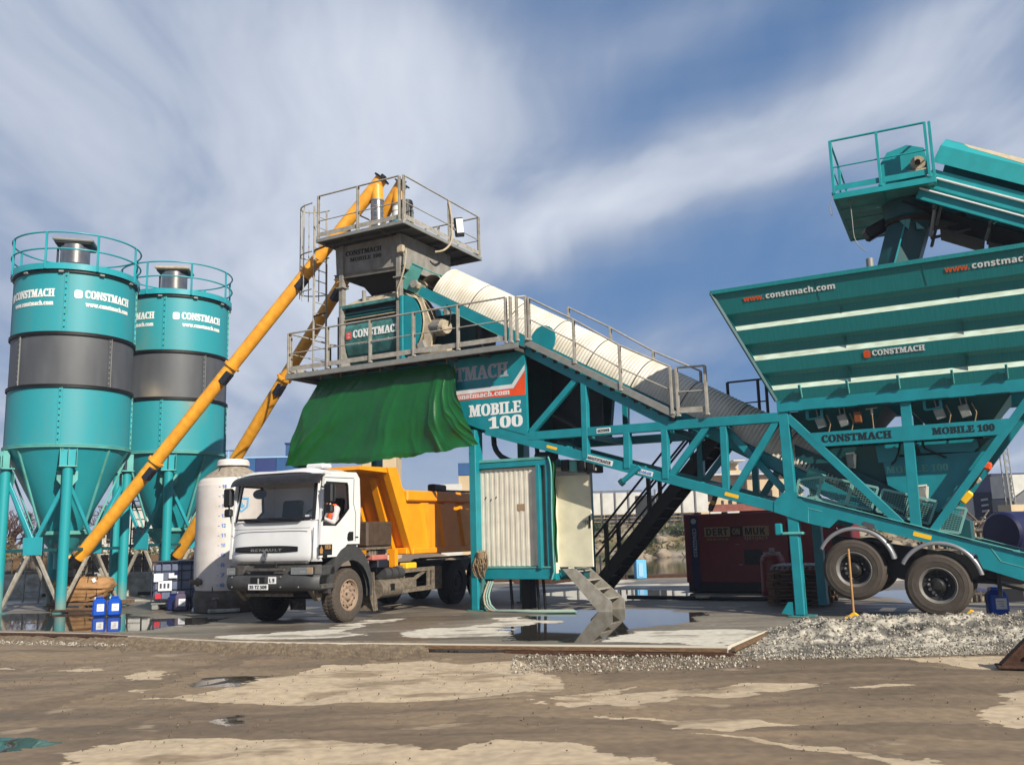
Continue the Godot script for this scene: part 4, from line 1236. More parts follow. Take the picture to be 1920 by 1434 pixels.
	for i in 15:
		tube(p, "rung", V(-4.70, 5.85 + i * 0.29, -0.18), V(-4.70, 5.85 + i * 0.29, -0.66), 0.013, M.rail_grey, 8)
	for h in [7.9, 8.9, 10.2]:
		mi("cage_hoop", sweep(range(0, 9).map(func(k): return V(-4.70 - sin(PI * k / 8.0) * 0.62, h, -0.42 + cos(PI * k / 8.0) * 0.34)), 0.017, 6, 3), M.rail_grey, p)
	for k in [1.3, 2.7, 4.0, 5.3, 6.7]:
		var q := V(-4.70 - sin(PI * k / 8.0) * 0.62, 7.75, -0.42 + cos(PI * k / 8.0) * 0.34)
		bar(p, "cage_strap", q, q + V(0, 2.5, 0), 0.03, 0.012, M.rail_grey, 0.002)
	for h in [8.95, 7.2]:
		bar(p, "ladder_stay", V(-4.7, h, -0.18), V(-4.2, h, -0.05), 0.04, 0.04, M.steel_dark)


func tower(plant: Node3D) -> void:
	# weighing bins in their dusty skirt
	var p := grp("weighing_tower", plant)
	flat(p, "skirt_sheet", [Vector2(-4.10, 8.93), Vector2(-2.02, 8.93), Vector2(-1.99, 8.10), Vector2(-4.06, 8.20)], -0.33, -0.30, M.dust_grey)
	sidep(p, "skirt_sheet", [Vector2(-0.33, 8.93), Vector2(-2.45, 8.93), Vector2(-2.45, 8.15), Vector2(-0.33, 8.12)], -2.02, -1.99, M.dust_grey)
	mi("skirt_sheet", boxm(Vector3(2.06, 0.78, 0.03)), M.dust_grey, p, V(-3.04, 8.54, -2.44))
	box(p, "skirt_sheet", V(-4.06, 8.54, -1.38), Vector3(0.03, 0.78, 2.06), M.dust_grey)
	channel(p, "ring_beam", V(-4.12, 8.15, -0.28), V(-1.95, 8.07, -0.28), 0.09, 0.06, M.dust_grey)
	bar(p, "ring_beam", V(-1.97, 8.09, -0.3), V(-1.97, 8.12, -2.45), 0.09, 0.06, M.dust_grey)
	mi("lettering", letters("CONSTMACH", true, 1.13, 0.125), M.black_letter, p, V(-3.77, 8.655, -0.299), Vector3(0, 0, -0.03))
	mi("lettering", letters("MOBILE 100", true, 0.98, 0.10), M.black_letter, p, V(-3.63, 8.485, -0.299), Vector3(0, 0, -0.03))
	for c in [V(-3.87, 0, -0.30), V(-2.10, 0, -0.30), V(-3.87, 0, -2.40), V(-2.10, 0, -2.40)]:
		bar(p, "column", c + V(0, 5.64, 0), c + V(0, 8.94, 0), 0.13, 0.13, M.dust_grey, 0.008)
		bar(p, "column_flange", c + V(0, 7.82, 0), c + V(0, 7.85, 0), 0.24, 0.24, M.dust_grey)
	box(p, "junction_box", V(-2.0, 8.52, -0.22), Vector3(0.16, 0.18, 0.12), M.cement)
	mi("cable", sweep([V(-1.86, 8.5, -0.24), V(-1.87, 8.1, -0.2), V(-1.98, 7.75, -0.2), V(-2.1, 7.5, -0.2), V(-2.08, 7.3, -0.2)], 0.022, 6), M.cement, p)
	# cones of the weigh bins
	mi("cement_cone", loft([V(-3.7, 8.2, -0.55), V(-2.3, 8.15, -0.55), V(-2.3, 8.15, -2.2), V(-3.7, 8.2, -2.2)], [V(-3.25, 7.55, -0.85), V(-2.55, 7.5, -0.85), V(-2.55, 7.5, -1.7), V(-3.25, 7.55, -1.7)]), M.steel_dark, p)
	tube(p, "drop_pipe", V(-2.95, 7.6, -1.2), V(-2.95, 7.2, -1.2), 0.18, M.dust_grey, 16)
	tube(p, "water_pipe", V(-3.30, 7.72, -0.45), V(-3.30, 7.36, -0.45), 0.055, M.dust_grey, 10)
	flat(p, "pipe_gusset", [Vector2(-3.45, 7.5), Vector2(-3.16, 7.5), Vector2(-3.30, 7.3)], -0.5, -0.46, M.steel_dark)
	# things on the upper deck: silos' discharge spouts
	p = grp("filter_motor", plant)
	tube(p, "motor_body", V(-1.85, 9.05, -0.25), V(-1.85, 9.62, -0.25), 0.16, M.steel_dark, 18)
	tube(p, "motor_cap", V(-1.85, 9.62, -0.25), V(-1.85, 9.72, -0.25), 0.175, M.black, 18, 0.15)
	for k in 12:
		var a := TAU * k / 12
		bar(p, "cooling_fin", V(-1.85 + cos(a) * 0.17, 9.12, -0.25 + sin(a) * 0.17), V(-1.85 + cos(a) * 0.17, 9.5, -0.25 + sin(a) * 0.17), 0.03, 0.012, M.galv, 0)
	tube(p, "deck_valve", V(-2.2, 9.02, -0.1), V(-2.2, 9.24, -0.1), 0.05, M.galv, 10)
	# mixer
	p = grp("concrete_mixer", plant)
	var prof := []
	for k in 15:
		var a := lerpf(0.62, -PI - 0.62, k / 14.0)
		prof.append(Vector2(-0.95 + cos(a) * 0.66, 6.56 + sin(a) * 0.76))
	sidep(p, "drum_shell", prof, -3.78, -2.04, M.teal_dust)
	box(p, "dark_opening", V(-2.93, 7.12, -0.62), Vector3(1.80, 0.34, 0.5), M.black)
	for h in [7.06, 7.15]:
		tube(p, "seal_roll", V(-3.80, h, -0.34), V(-2.05, h, -0.34), 0.035, M.teal_dark, 10)
	bar(p, "front_beam", V(-3.9, 7.31, -0.27), V(-1.98, 7.31, -0.27), 0.085, 0.10, M.teal_dust)
	bar(p, "front_lip", V(-3.78, 6.985, -0.30), V(-2.03, 6.985, -0.30), 0.03, 0.05, M.cement)
	for s in [-3.84, -2.02]:
		sidep(p, "end_plate", [Vector2(-0.28, 5.66), Vector2(-0.28, 7.34), Vector2(-2.1, 7.34), Vector2(-2.1, 5.66)], s - 0.02, s + 0.02, M.dust_grey if s < -3 else M.teal)
	bar(p, "corner_angle", V(-2.0, 5.66, -0.25), V(-2.0, 7.36, -0.25), 0.07, 0.07, M.teal)
	bar(p, "corner_angle", V(-3.86, 5.66, -0.25), V(-3.86, 7.3, -0.25), 0.08, 0.07, M.dust_grey)
	bar(p, "corner_rail", V(-3.97, 5.66, -0.3), V(-3.97, 7.1, -0.3), 0.06, 0.06, M.black)
	mi("mixer_cover", loft([V(-3.85, 7.36, -0.3), V(-2.02, 7.36, -0.3), V(-2.02, 7.36, -1.7), V(-3.85, 7.36, -1.7)], [V(-3.45, 7.62, -0.65), V(-2.35, 7.62, -0.65), V(-2.35, 7.62, -1.4), V(-3.45, 7.62, -1.4)]), M.cement, p)
	for s in [-3.1, -2.62]:
		bar(p, "cover_seam", V(s, 7.375, -0.30), V(s + 0.05, 7.63, -0.64), 0.02, 0.012, M.dust_grey, 0)
	var sl := grp("maker_name", p, V(-3.52, 6.50, -0.288))
	mi("lettering", letters("CONSTMACH", true, 1.46, 0.20, 0, 0), M.white_letter, sl)
	mark(sl, V(-0.13, 0.08, 0), 0.17, M.pink_logo, M.label_white)
	mi("lettering", letters("www.constmach.com", true, 1.3, 0.06), M.label_white, sl, V(0.12, -0.16, -0.03), Vector3(0.25, 0, 0))
	# gearbox guard, belt cover and motor at the right end
	p = grp("mixer_drive", plant)
	var gp := []
	for k in 13:
		var a := lerpf(PI * 0.5, -PI * 0.42, k / 12.0)
		gp.append(Vector2(-1.98 + cos(a) * 0.50, 6.66 + sin(a) * 0.72))
	gp.append(Vector2(-1.98, 5.95))
	flat(p, "drive_guard", gp, -0.55, -0.30, M.teal)
	mi("belt_guard", grid(16, 1, func(u: float, v: float) -> Vector3:
		var a := lerpf(PI * 0.46, -PI * 0.36, u)
		return V(-1.98 + cos(a) * 0.56, 6.66 + sin(a) * 0.78, -0.30 - v * 0.62)), M.cement, p)
	flat(p, "belt_guard", [Vector2(-1.60, 7.28), Vector2(-1.50, 7.25), Vector2(-1.18, 6.45), Vector2(-1.28, 5.9), Vector2(-1.50, 5.9), Vector2(-1.42, 6.55)], -0.42, -0.36, M.cement)
	tube(p, "motor", V(-1.30, 6.52, -0.55), V(-0.92, 6.46, -0.42), 0.19, M.dust_grey, 22)
	tube(p, "motor_cowl", V(-0.92, 6.46, -0.42), V(-0.80, 6.44, -0.38), 0.18, M.cement, 22, 0.15)
	for k in 14:
		var a := TAU * k / 14
		bar(p, "cooling_fin", V(-1.28, 6.52 + sin(a) * 0.195, -0.55 + cos(a) * 0.195), V(-0.94, 6.465 + sin(a) * 0.195, -0.43 + cos(a) * 0.195), 0.025, 0.01, M.cement, 0)
	tube(p, "gear_case", V(-1.55, 5.98, -0.55), V(-0.85, 5.92, -0.55), 0.19, M.cement, 16, 0.12)
	box(p, "gear_block", V(-1.5, 6.05, -0.45), Vector3(0.28, 0.3, 0.28), M.dust_grey, 0.05, Vector3(0, 0, 0.4))
	box(p, "plinth", V(-1.2, 5.75, -0.6), Vector3(1.3, 0.18, 0.7), M.dust_grey)
	box(p, "drive_wall", V(-1.0, 6.35, -1.25), Vector3(1.5, 1.2, 0.3), M.teal_dark)
	mi("rubber_skirt", grid(10, 6, func(u: float, v: float) -> Vector3:
		return V(-0.30 + u * 0.62 + 0.05 * sin(v * 7.0) * u, 6.62 - v * 0.92 - u * 0.10 * sin(u * 9.0), -0.85 + 0.06 * sin(u * 8.0))), M.black, p)
	mi("cable", sweep([V(-0.75, 6.5, -0.4), V(-0.7, 6.75, -0.4), V(-0.82, 6.98, -0.45), V(-1.0, 7.1, -0.5)], 0.02, 6), M.steel_dark, p)


# belt conveyor: local x runs down the belt
func belt(plant: Node3D) -> void:
	var c := grp("belt_conveyor", plant, V(0, 6.62, -1.1), Vector3(0, 0, -atan(TILT)))
	var k := 1.0 / cos(atan(TILT))
	# corrugated cover, in sheets
	var first := -1.62 * k + 0.35
	var pitch := 0.076
	var sheetlen := 15 * pitch
	for n in 9:
		var x0 := first + n * sheetlen
		var nr := 15
		var m := grid(nr * 5, 22, func(u: float, v: float) -> Vector3:
			var x := x0 + u * (sheetlen - 0.006)
			var w := 0.5 + 0.5 * cos(u * nr * TAU)
			w = pow(w, 0.7) * 0.022
			var a := v * PI
			return V(x, 0.06 + sin(a) * (0.68 + w) , cos(a) * (0.55 + w) * (1.0 - 0.04 * sin(a))))
		mi("cover_sheet", m, M.cover, c)
		if n > 0:
			mi("cover_strap", grid(2, 22, func(u: float, v: float) -> Vector3:
				var a := v * PI
				return V(x0 - 0.014 + u * 0.022, 0.06 + sin(a) * 0.703, cos(a) * 0.573 * (1.0 - 0.04 * sin(a)))), M.strap, c)
	var xe := first + 9 * sheetlen
	for z in [0.62, -0.62]:
		channel(c, "side_channel", V(-1.80, -0.065, z), V(xe + 0.8, -0.065, z), 0.20, 0.08, M.teal, -1 if z > 0 else 1)
		bar(c, "channel_edge", V(-1.80, -0.19, z + 0.02 * signf(z)), V(2.35, -0.19, z + 0.02 * signf(z)), 0.018, 0.09, M.teal_pale)
	bar(c, "belt_run", V(-2.0, 0.10, 0), V(xe, 0.10, 0), 0.02, 0.8, M.rubber)
	bar(c, "belt_return", V(-2.0, -0.2, 0), V(xe, -0.2, 0), 0.02, 0.8, M.rubber)
	for i in 8:
		tube(c, "idler", V(-1.2 + i * 1.25, -0.06, -0.5), V(-1.2 + i * 1.25, -0.06, 0.5), 0.05, M.steel_dark, 10)
	tube(c, "head_pulley", V(-2.02, -0.02, -0.46), V(-2.02, -0.02, 0.46), 0.19, M.cement, 20)
	# head: side cheeks, bearing and spout plates
	for z in [0.60, -0.60]:
		flat(c, "head_cheek", [Vector2(-2.50, -0.02), Vector2(-2.46, 0.20), Vector2(-2.39, 0.44), Vector2(-2.04, 0.45), Vector2(-2.05, 0.12), Vector2(-1.78, 0.0), Vector2(-1.80, -0.17), Vector2(-2.30, -0.20), Vector2(-2.46, -0.14)], z - 0.012, z + 0.012, M.teal_pale)
		bar(c, "head_rim", V(-2.40, 0.455, z), V(-1.50, 0.455, z), 0.03, 0.05, M.teal_pale)
	box(c, "bearing", V(-2.0, 0.02, 0.66), Vector3(0.30, 0.16, 0.10), M.cement, 0.03)
	tube(c, "bearing_cap", V(-2.0, 0.02, 0.68), V(-2.0, 0.02, 0.76), 0.10, M.dust_grey, 16)
	mi("scraper_hood", grid(12, 1, func(u: float, v: float) -> Vector3:
		var a := lerpf(PI * 0.9, PI * 0.25, u)
		return V(-1.66 + cos(a) * 0.36, 0.05 + sin(a) * 0.38, 0.48 - v * 0.96)), M.cement, c)
	# half-round guard beside the cover
	var hp := []
	for i in 11:
		var a := PI * i / 10
		hp.append(Vector2(1.85 + cos(a) * 0.30 * (1.0 + 0.2 * sin(a)), 0.02 + sin(a) * 0.46))
	var hg := flat(c, "half_round_guard", hp, 0.64, 0.67, M.teal)
	hg.set_meta("label", "half round teal guard plate beside the belt cover")
	# leg from the belt down to the chassis
	bar(plant, "belt_stay", V(5.66, 3.54, -0.32), V(6.70, 2.28, -0.32), 0.13, 0.1, M.teal)
	bar(plant, "belt_stay", V(5.66, 3.54, -1.9), V(6.70, 2.28, -1.9), 0.13, 0.1, M.teal)


func plant_all() -> void:
	var p := thing("mobile_concrete_plant", "teal mobile concrete batching plant on wheels with caged mixer tower and covered belt", "concrete plant", Vector3(-0.97, 0, -20.07), deg_to_rad(-28.6))
	side_truss(p, 0.0, true)
	side_truss(p, -2.3, false)
	cross_members(p)
	support_leg(p, 0.09, -0.09, 0.02, 3.9, 0.33)
	support_leg(p, 0.09, -2.35, 0.02, 3.9, 0.33)
	support_leg(p, -4.35, -2.35, 0.02, 4.7, 0.3)
	# rear jack leg with its collar
	var j := grp("jack_leg", p)
	bar(j, "outer_tube", V(6.872, 1.49, -0.11), V(6.872, 2.0, -0.11), 0.205, 0.2, M.teal, 0.012)
	bar(j, "inner_tube", V(6.88, 0.03, -0.11), V(6.87, 1.49, -0.11), 0.245, 0.17, M.teal, 0.014)
	bar(j, "edge_strip", V(6.955, 0.03, -0.02), V(6.945, 1.46, -0.02), 0.014, 0.006, M.teal_pale)
	box(j, "collar", V(6.853, 1.485, -0.11), Vector3(0.37, 0.05, 0.30), M.teal_pale, 0.012)
	box(j, "foot_plate", V(6.9, 0.014, -0.11), Vector3(0.46, 0.026, 0.40), M.teal_dust)
	flat(j, "foot_gusset", [Vector2(6.55, 0.06), Vector2(6.76, 0.03), Vector2(6.76, 0.26), Vector2(6.68, 0.26)], -0.02, 0.0, M.teal)
	box(j, "locking_box", V(6.60, 1.56, -0.06), Vector3(0.13, 0.22, 0.12), M.teal, 0.02)
	bar(j, "jack_leg_far", V(6.88, 0.03, -2.3), V(6.87, 1.8, -2.3), 0.245, 0.17, M.teal)
	hopper_frame(p, 0.0, true)
	hopper_frame(p, -2.3, false)
	hopper(p)
	for w in [[7.855, 0.83], [9.185, 0.557]]:
		plant_wheel(p, w[0], w[1], -0.22, true)
		var fw := grp("axle", p)
		tube(fw, "axle_tube", V(w[0], w[1], -0.3), V(w[0], w[1], -2.0), 0.07, M.black, 12)
		plant_wheel(p, w[0], w[1], -2.1, false)
		fender(p, w[0] + 0.05, w[1] + 0.07)
	var ug := grp("underframe", p)
	flat(ug, "spring_carrier", [Vector2(7.4, 1.45), Vector2(10.1, 0.95), Vector2(10.1, 0.55), Vector2(8.6, 0.62), Vector2(7.5, 0.95)], -0.75, -0.6, M.black)
	bar(ug, "tow_beam", V(9.9, 0.72, -0.5), V(11.6, 0.42, -0.5), 0.12, 0.1, M.black)
	bar(ug, "tow_beam", V(9.9, 0.62, -0.5), V(11.6, 0.15, -0.5), 0.05, 0.05, M.black)
	box(ug, "tail_board", V(10.1, 0.62, -0.35), Vector3(0.06, 0.5, 0.4), M.black)
	platforms(p)
	tower(p)
	belt(p)
	# electric cabinet and cables at the rear diagonal
	var cb := grp("cable_run", p)
	box(cb, "orange_lamp", V(10.08, 2.55, -0.28), Vector3(0.22, 0.14, 0.12), M.orange_box, 0.03, Vector3(0, 0, -0.35))
	box(cb, "valve_block", V(9.93, 2.32, -0.28), Vector3(0.12, 0.14, 0.1), M.cement, 0.02, Vector3(0, 0, 0.7))
	box(cb, "amber_box", V(9.72, 2.05, -0.3), Vector3(0.24, 0.2, 0.12), M.yellow_paint, 0.03, Vector3(0, 0, 0.8))
	mi("cable", sweep([V(10.05, 2.5, -0.25), V(9.95, 2.35, -0.22), V(9.85, 2.2, -0.24), V(9.7, 2.1, -0.25), V(9.6, 1.9, -0.25)], 0.028, 6), M.black, cb)
	# grey riser pipe from the hose under the panel
	mi("bundled_hose", sweep([V(0.42, 3.86, -0.35), V(0.45, 3.55, -0.3), V(0.62, 3.30, -0.3), V(0.95, 3.16, -0.4), V(1.4, 3.14, -0.5)], 0.06, 10), M.black, cb)
	for i in 2: bar(cb, "hanger", V(1.22 + i * 0.36, 3.1, -0.9), V(1.2 + i * 0.36, 3.75, -0.9), 0.08, 0.08 + 0.2 * i, M.steel_dark)
	# floodlight on the upper railing
	var fl := grp("floodlight", p)
	box(fl, "lamp_case", V(-1.46, 9.50, -2.05), Vector3(0.08, 0.50, 0.27), M.black, 0.03, Vector3(0.22, -0.5, -0.2))
	box(fl, "lamp_face", V(-1.418, 9.53, -2.03), Vector3(0.01, 0.36, 0.21), M.lamp_white, 0.004, Vector3(0.22, -0.5, -0.2))
	mi("lamp_cable", sweep([V(-1.55, 10.1, -1.72), V(-1.5, 9.7, -1.75), V(-1.53, 9.4, -1.8), V(-1.5, 9.2, -1.78), V(-1.52, 8.95, -1.7), V(-1.6, 8.75, -1.5), V(-1.75, 8.7, -1.35)], 0.03, 6), M.cement, fl)
	bar(fl, "lamp_arm", V(-1.55, 9.5, -1.75), V(-1.5, 9.38, -2.0), 0.04, 0.04, M.galv)


# ------------------------------------------------------------------ silos and screws
func silo(label: String, at: Vector3, k: float, turn: float, dirt: bool) -> void:
	var s := thing("cement_silo", label, "silo", at, turn, "cement silos")
	s.scale = Vector3.ONE
	var R := 1.50 * k
	var hb := 4.10 * k
	var H := [4.10 * k, 5.62 * k, 6.98 * k, 8.62 * k]
	var nm := FastNoiseLite.new()
	nm.seed = 4 + int(at.z)
	nm.frequency = 0.7
	var mats := [M.teal_silo, M.silo_grey, M.teal_silo]
	for b in 3:
		var h0: float = H[b] + 0.03
		var h1: float = H[b + 1] - 0.03
		if true:
			var base: Color = [Color(0.15, 0.605, 0.65), Color(0.31, 0.315, 0.335), Color(0.15, 0.605, 0.65)][b]
			mi("shell_ring", grid(96, 14, func(u: float, v: float) -> Vector3:
				return V(cos(u * TAU) * R, lerpf(h0, h1, v), sin(u * TAU) * R), func(u: float, v: float) -> Color:
				var a := u * TAU
				var n := nm.get_noise_3d(cos(a) * 2.2, v * 1.4 + b * 3.0, sin(a) * 2.2)
				var d := 0.0
				var st := nm.get_noise_2d(a * 9.0 + b * 7.0, v * 0.7) * 0.5 + nm.get_noise_2d(a * 3.0, b * 5.0 + v) * 0.5
				var grey := clampf(0.10 + st * 0.45, 0.0, 0.35)
				if not dirt: return lin(base.lerp(Color(0.52, 0.56, 0.55), grey * (0.6 + 0.5 * absf(v - 0.5))))
				if b == 2: d = clampf(1.2 - absf(wrapf(a - 2.1, -PI, PI)) * 1.9, 0, 1) * (0.55 + v * 0.4)
				if b == 0: d = clampf(0.9 - absf(wrapf(a - 0.75, -PI, PI)) * 2.4, 0, 1) * smoothstep(0.35, 1.0, v)
				if b == 1: d = clampf(0.7 - absf(wrapf(a - 1.5, -PI, PI)) * 1.6, 0, 1) * smoothstep(0.5, 0.0, v)
				return lin(base.lerp(Color(0.52, 0.56, 0.55), grey * 0.7).lerp(Color(0.62, 0.58, 0.51), clampf(d * (0.75 + n * 1.3), 0, 0.85)))), M.vertex_paint, s)
		# bolted seams, staggered from ring to ring
		for q in 4:
			var a := (0.60 if b == 1 else 1.37) + q * PI / 2
			var seam := grp("bolted_seam", s, V(cos(a) * R, (h0 + h1) / 2, sin(a) * R), Vector3(0, -a, 0))
			box(seam, "seam_plate", V(0.012, 0, 0), Vector3(0.018, h1 - h0, 0.10), [M.teal_silo, M.silo_grey, M.teal_silo][b], 0.004)
			box(seam, "seam_lip", V(0.03, 0, -0.03), Vector3(0.03, h1 - h0, 0.012), [M.teal_pale, M.galv, M.teal_pale][b], 0.002)
			var st := newst()
			for i in 9: addbox(st, Vector3(0.02, 0.035, 0.035), 0.006, Transform3D(Basis(), V(0.028, (i - 4) * (h1 - h0) / 9.4, 0.012)))
			mi("bolts", st.commit(), M.steel_dark if b != 1 else M.galv, seam)
	for b in 4:
		mi("ring_flange", lathe([Vector2(R, H[b] - 0.045), Vector2(R + 0.055, H[b] - 0.045), Vector2(R + 0.055, H[b] - 0.006), Vector2(R + 0.03, H[b]), Vector2(R + 0.055, H[b] + 0.006), Vector2(R + 0.055, H[b] + 0.03), Vector2(R, H[b] + 0.03)], 72), [M.teal_pale, M.steel_dark, M.steel_dark, M.steel_dark][b], s)
	mi("roof", lathe([Vector2(R + 0.05, H[3] + 0.03), Vector2(R * 0.5, H[3] + 0.22), Vector2(0.0, H[3] + 0.28)], 48), M.teal_silo, s)
	mi("cone", lathe([Vector2(0.42 * k, 1.95 * k), Vector2(R - 0.005, hb - 0.045)], 72), M.teal_silo, s)
	mi("cone_flange", lathe([Vector2(0.40, 1.90 * k), Vector2(0.68 * k, 1.90 * k), Vector2(0.68 * k, 1.99 * k), Vector2(0.45, 1.99 * k)], 40), M.teal_pale, s)
	mi("outlet_cone", lathe([Vector2(0.20, 1.30), Vector2(0.22, 1.42), Vector2(0.62 * k, 1.90 * k)], 40), M.teal_silo, s)
	tube(s, "outlet_neck", V(0, 1.02, 0), V(0, 1.32, 0), 0.21, M.teal_silo, 20)
	mi("inspection_cover", lathe([Vector2(0, 0.03), Vector2(0.15, 0.03), Vector2(0.15, 0.0)], 20), M.galv, s, V(cos(1.35) * 0.44, 1.66 * k, sin(1.35) * 0.44), Vector3(1.0, 0.2, 0))
	for q in 8:
		var a := 1.98 + q * PI / 4 + 0.1
		var r0 := 0.70 * k
		bar(s, "cone_rib", V(cos(a) * (r0 + 0.01), 2.02 * k, sin(a) * (r0 + 0.01)), V(cos(a) * (R - 0.02), hb - 0.07, sin(a) * (R - 0.02)), 0.05, 0.05, M.teal_pale)
	# legs, caps and bracing
	var la := []
	for q in [1.2, 2.45, 4.2, 5.83]: la.append(q)
	for a in la:
		var lg := grp("leg", s, V(cos(a) * (R - 0.02), 0, sin(a) * (R - 0.02)), Vector3(0, -a, 0))
		var lh := 3.55 * k
		var hue := [lin(Color(0.12, 0.62, 0.65)), lin(Color(0.55, 0.58, 0.52))]
		var post := grid(18, 16, func(u: float, v: float) -> Vector3:
			return V(cos(u * TAU) * 0.125 * k, v * lh, sin(u * TAU) * 0.125 * k), func(u: float, v: float) -> Color:
			var n := nm.get_noise_2d(u * 2.0 + a * 9.0, v * 6.0)
			return hue[0].lerp(hue[1], clampf(0.9 - v * 4.5 + n * 0.7, 0.0, 0.85)))
		mi("post", post, M.vertex_paint, lg)
		box(lg, "cap_plate", V(0, lh + 0.02, 0), Vector3(0.32, 0.035, 0.42), M.teal_pale)
		for z in [-0.19, 0.0, 0.19]:
			box(lg, "stiffener", V(0.05, lh + 0.25 * k, z), Vector3(0.16, 0.44 * k, 0.014), M.teal_pale, 0.003)
		box(lg, "saddle_plate", V(-0.02, lh + 0.25 * k, 0), Vector3(0.02, 0.44 * k, 0.38), M.teal_silo, 0.003)
		box(lg, "foot_plate", V(0, 0.012, 0), Vector3(0.36, 0.024, 0.36), M.teal_dust)
		flat(lg, "tie_plate", [Vector2(-0.24, lh - 0.08), Vector2(0.24, lh - 0.08), Vector2(0.24, lh - 0.3), Vector2(0.0, lh - 0.62), Vector2(-0.24, lh - 0.3)], -0.15, -0.138, M.teal_pale).rotation.y = PI / 2
	for q in 4:
		var a: float = la[q]
		var b: float = la[(q + 1) % 4]
		var pa := V(cos(a) * (R - 0.1), 0, sin(a) * (R - 0.1))
		var pb := V(cos(b) * (R - 0.1), 0, sin(b) * (R - 0.1))
		var mid := (pa + pb) / 2 + V(0, 1.62 * k, 0)
		for w in [pa, pb]:
			var up: Vector3 = w + V(0, 3.25 * k, 0)
			var other: Vector3 = pb if w == pa else pa
			bar(s, "diagonal_brace", up, mid + V(0, 0.06, 0), 0.10, 0.06, M.teal_silo)
			bar(s, "diagonal_brace", mid, other + V(0, 0.08, 0), 0.08, 0.06, M.steps_grey)
		var out := ((pa + pb) / 2).normalized()
		var pl := box(s, "brace_plate", mid + out * 0.04, Vector3(0.52, 0.44, 0.016), M.teal_silo)
		pl.rotation.y = atan2(out.x, out.z)
		bar(s, "tie_beam", pa + V(0, 1.52 * k, 0), pb + V(0, 1.52 * k, 0), 0.075, 0.06, M.teal_dark)
	# top railing
	var rr := R + 0.10
	var top: float = H[3] + 0.02
	mi("kick_ring", lathe([Vector2(rr - 0.02, top), Vector2(rr - 0.02, top + 0.16), Vector2(rr, top + 0.16), Vector2(rr, top)], 64), M.teal_silo, s)
	for h in [0.54, 0.98]:
		mi("guard_rail", sweep(range(0, 49).map(func(i): return V(cos(TAU * i / 48.0) * rr, top + h, sin(TAU * i / 48.0) * rr)), 0.024, 6, 1), M.teal_silo, s)
	for q in 8:
		var a := 0.92 + q * PI / 4
		bar(s, "rail_post", V(cos(a) * rr, top, sin(a) * rr), V(cos(a) * rr, top + 0.98, sin(a) * rr), 0.05, 0.05, M.teal_silo)
	for q in 10:
		var a := q * TAU / 10 + 0.2
		box(s, "rail_clip", V(cos(a) * (R + 0.04), top - 0.06, sin(a) * (R + 0.04)), Vector3(0.10, 0.05, 0.12), M.galv, 0.005, Vector3(0, -a, 0))
	# dust filter
	var f := grp("dust_filter", s, V(0.05, H[3] + 0.12, 0.35))
	tube(f, "filter_body", V(0, 0, 0), V(0, 0.86, 0), 0.37 * k, M.stainless, 36)
	box(f, "weather_hood", V(0, 0.96, 0), Vector3(1.02, 0.09, 0.72), M.cement if dirt else M.galv, 0.03, Vector3(-0.06, 0.12, -0.03))
	box(f, "hood_lip", V(0.0, 0.88, 0), Vector3(0.92, 0.08, 0.64), M.steel_dark, 0.02, Vector3(-0.06, 0.12, -0.03))
	tube(f, "air_pipe", V(-0.42, 0.0, 0.1), V(-0.42, 0.8, 0.1), 0.03, M.steel_dark, 8)
	# lettering round the top ring
	for a in [0.64, 1.99, 0.64 + PI, 1.99 + PI]:
		var g := grp("maker_name", s, V(0, 7.92 * k, 0), Vector3(0, PI / 2 - a, 0))
		mi("lettering", letters("CONSTMACH", true, 1.32, 0.215, R + 0.006), M.white_letter, g, V(0, 0, 0))
		mi("lettering", letters("www.constmach.com", true, 1.28, 0.13, R + 0.006), M.white_letter, g, V(0, -0.22, 0))
		var mk_a := -0.81 / R
		mark(g, V(sin(mk_a) * (R + 0.005), 0.09, cos(mk_a) * (R + 0.005)), 0.19, M.white_letter, M.teal_silo, Vector3(0, mk_a, 0))


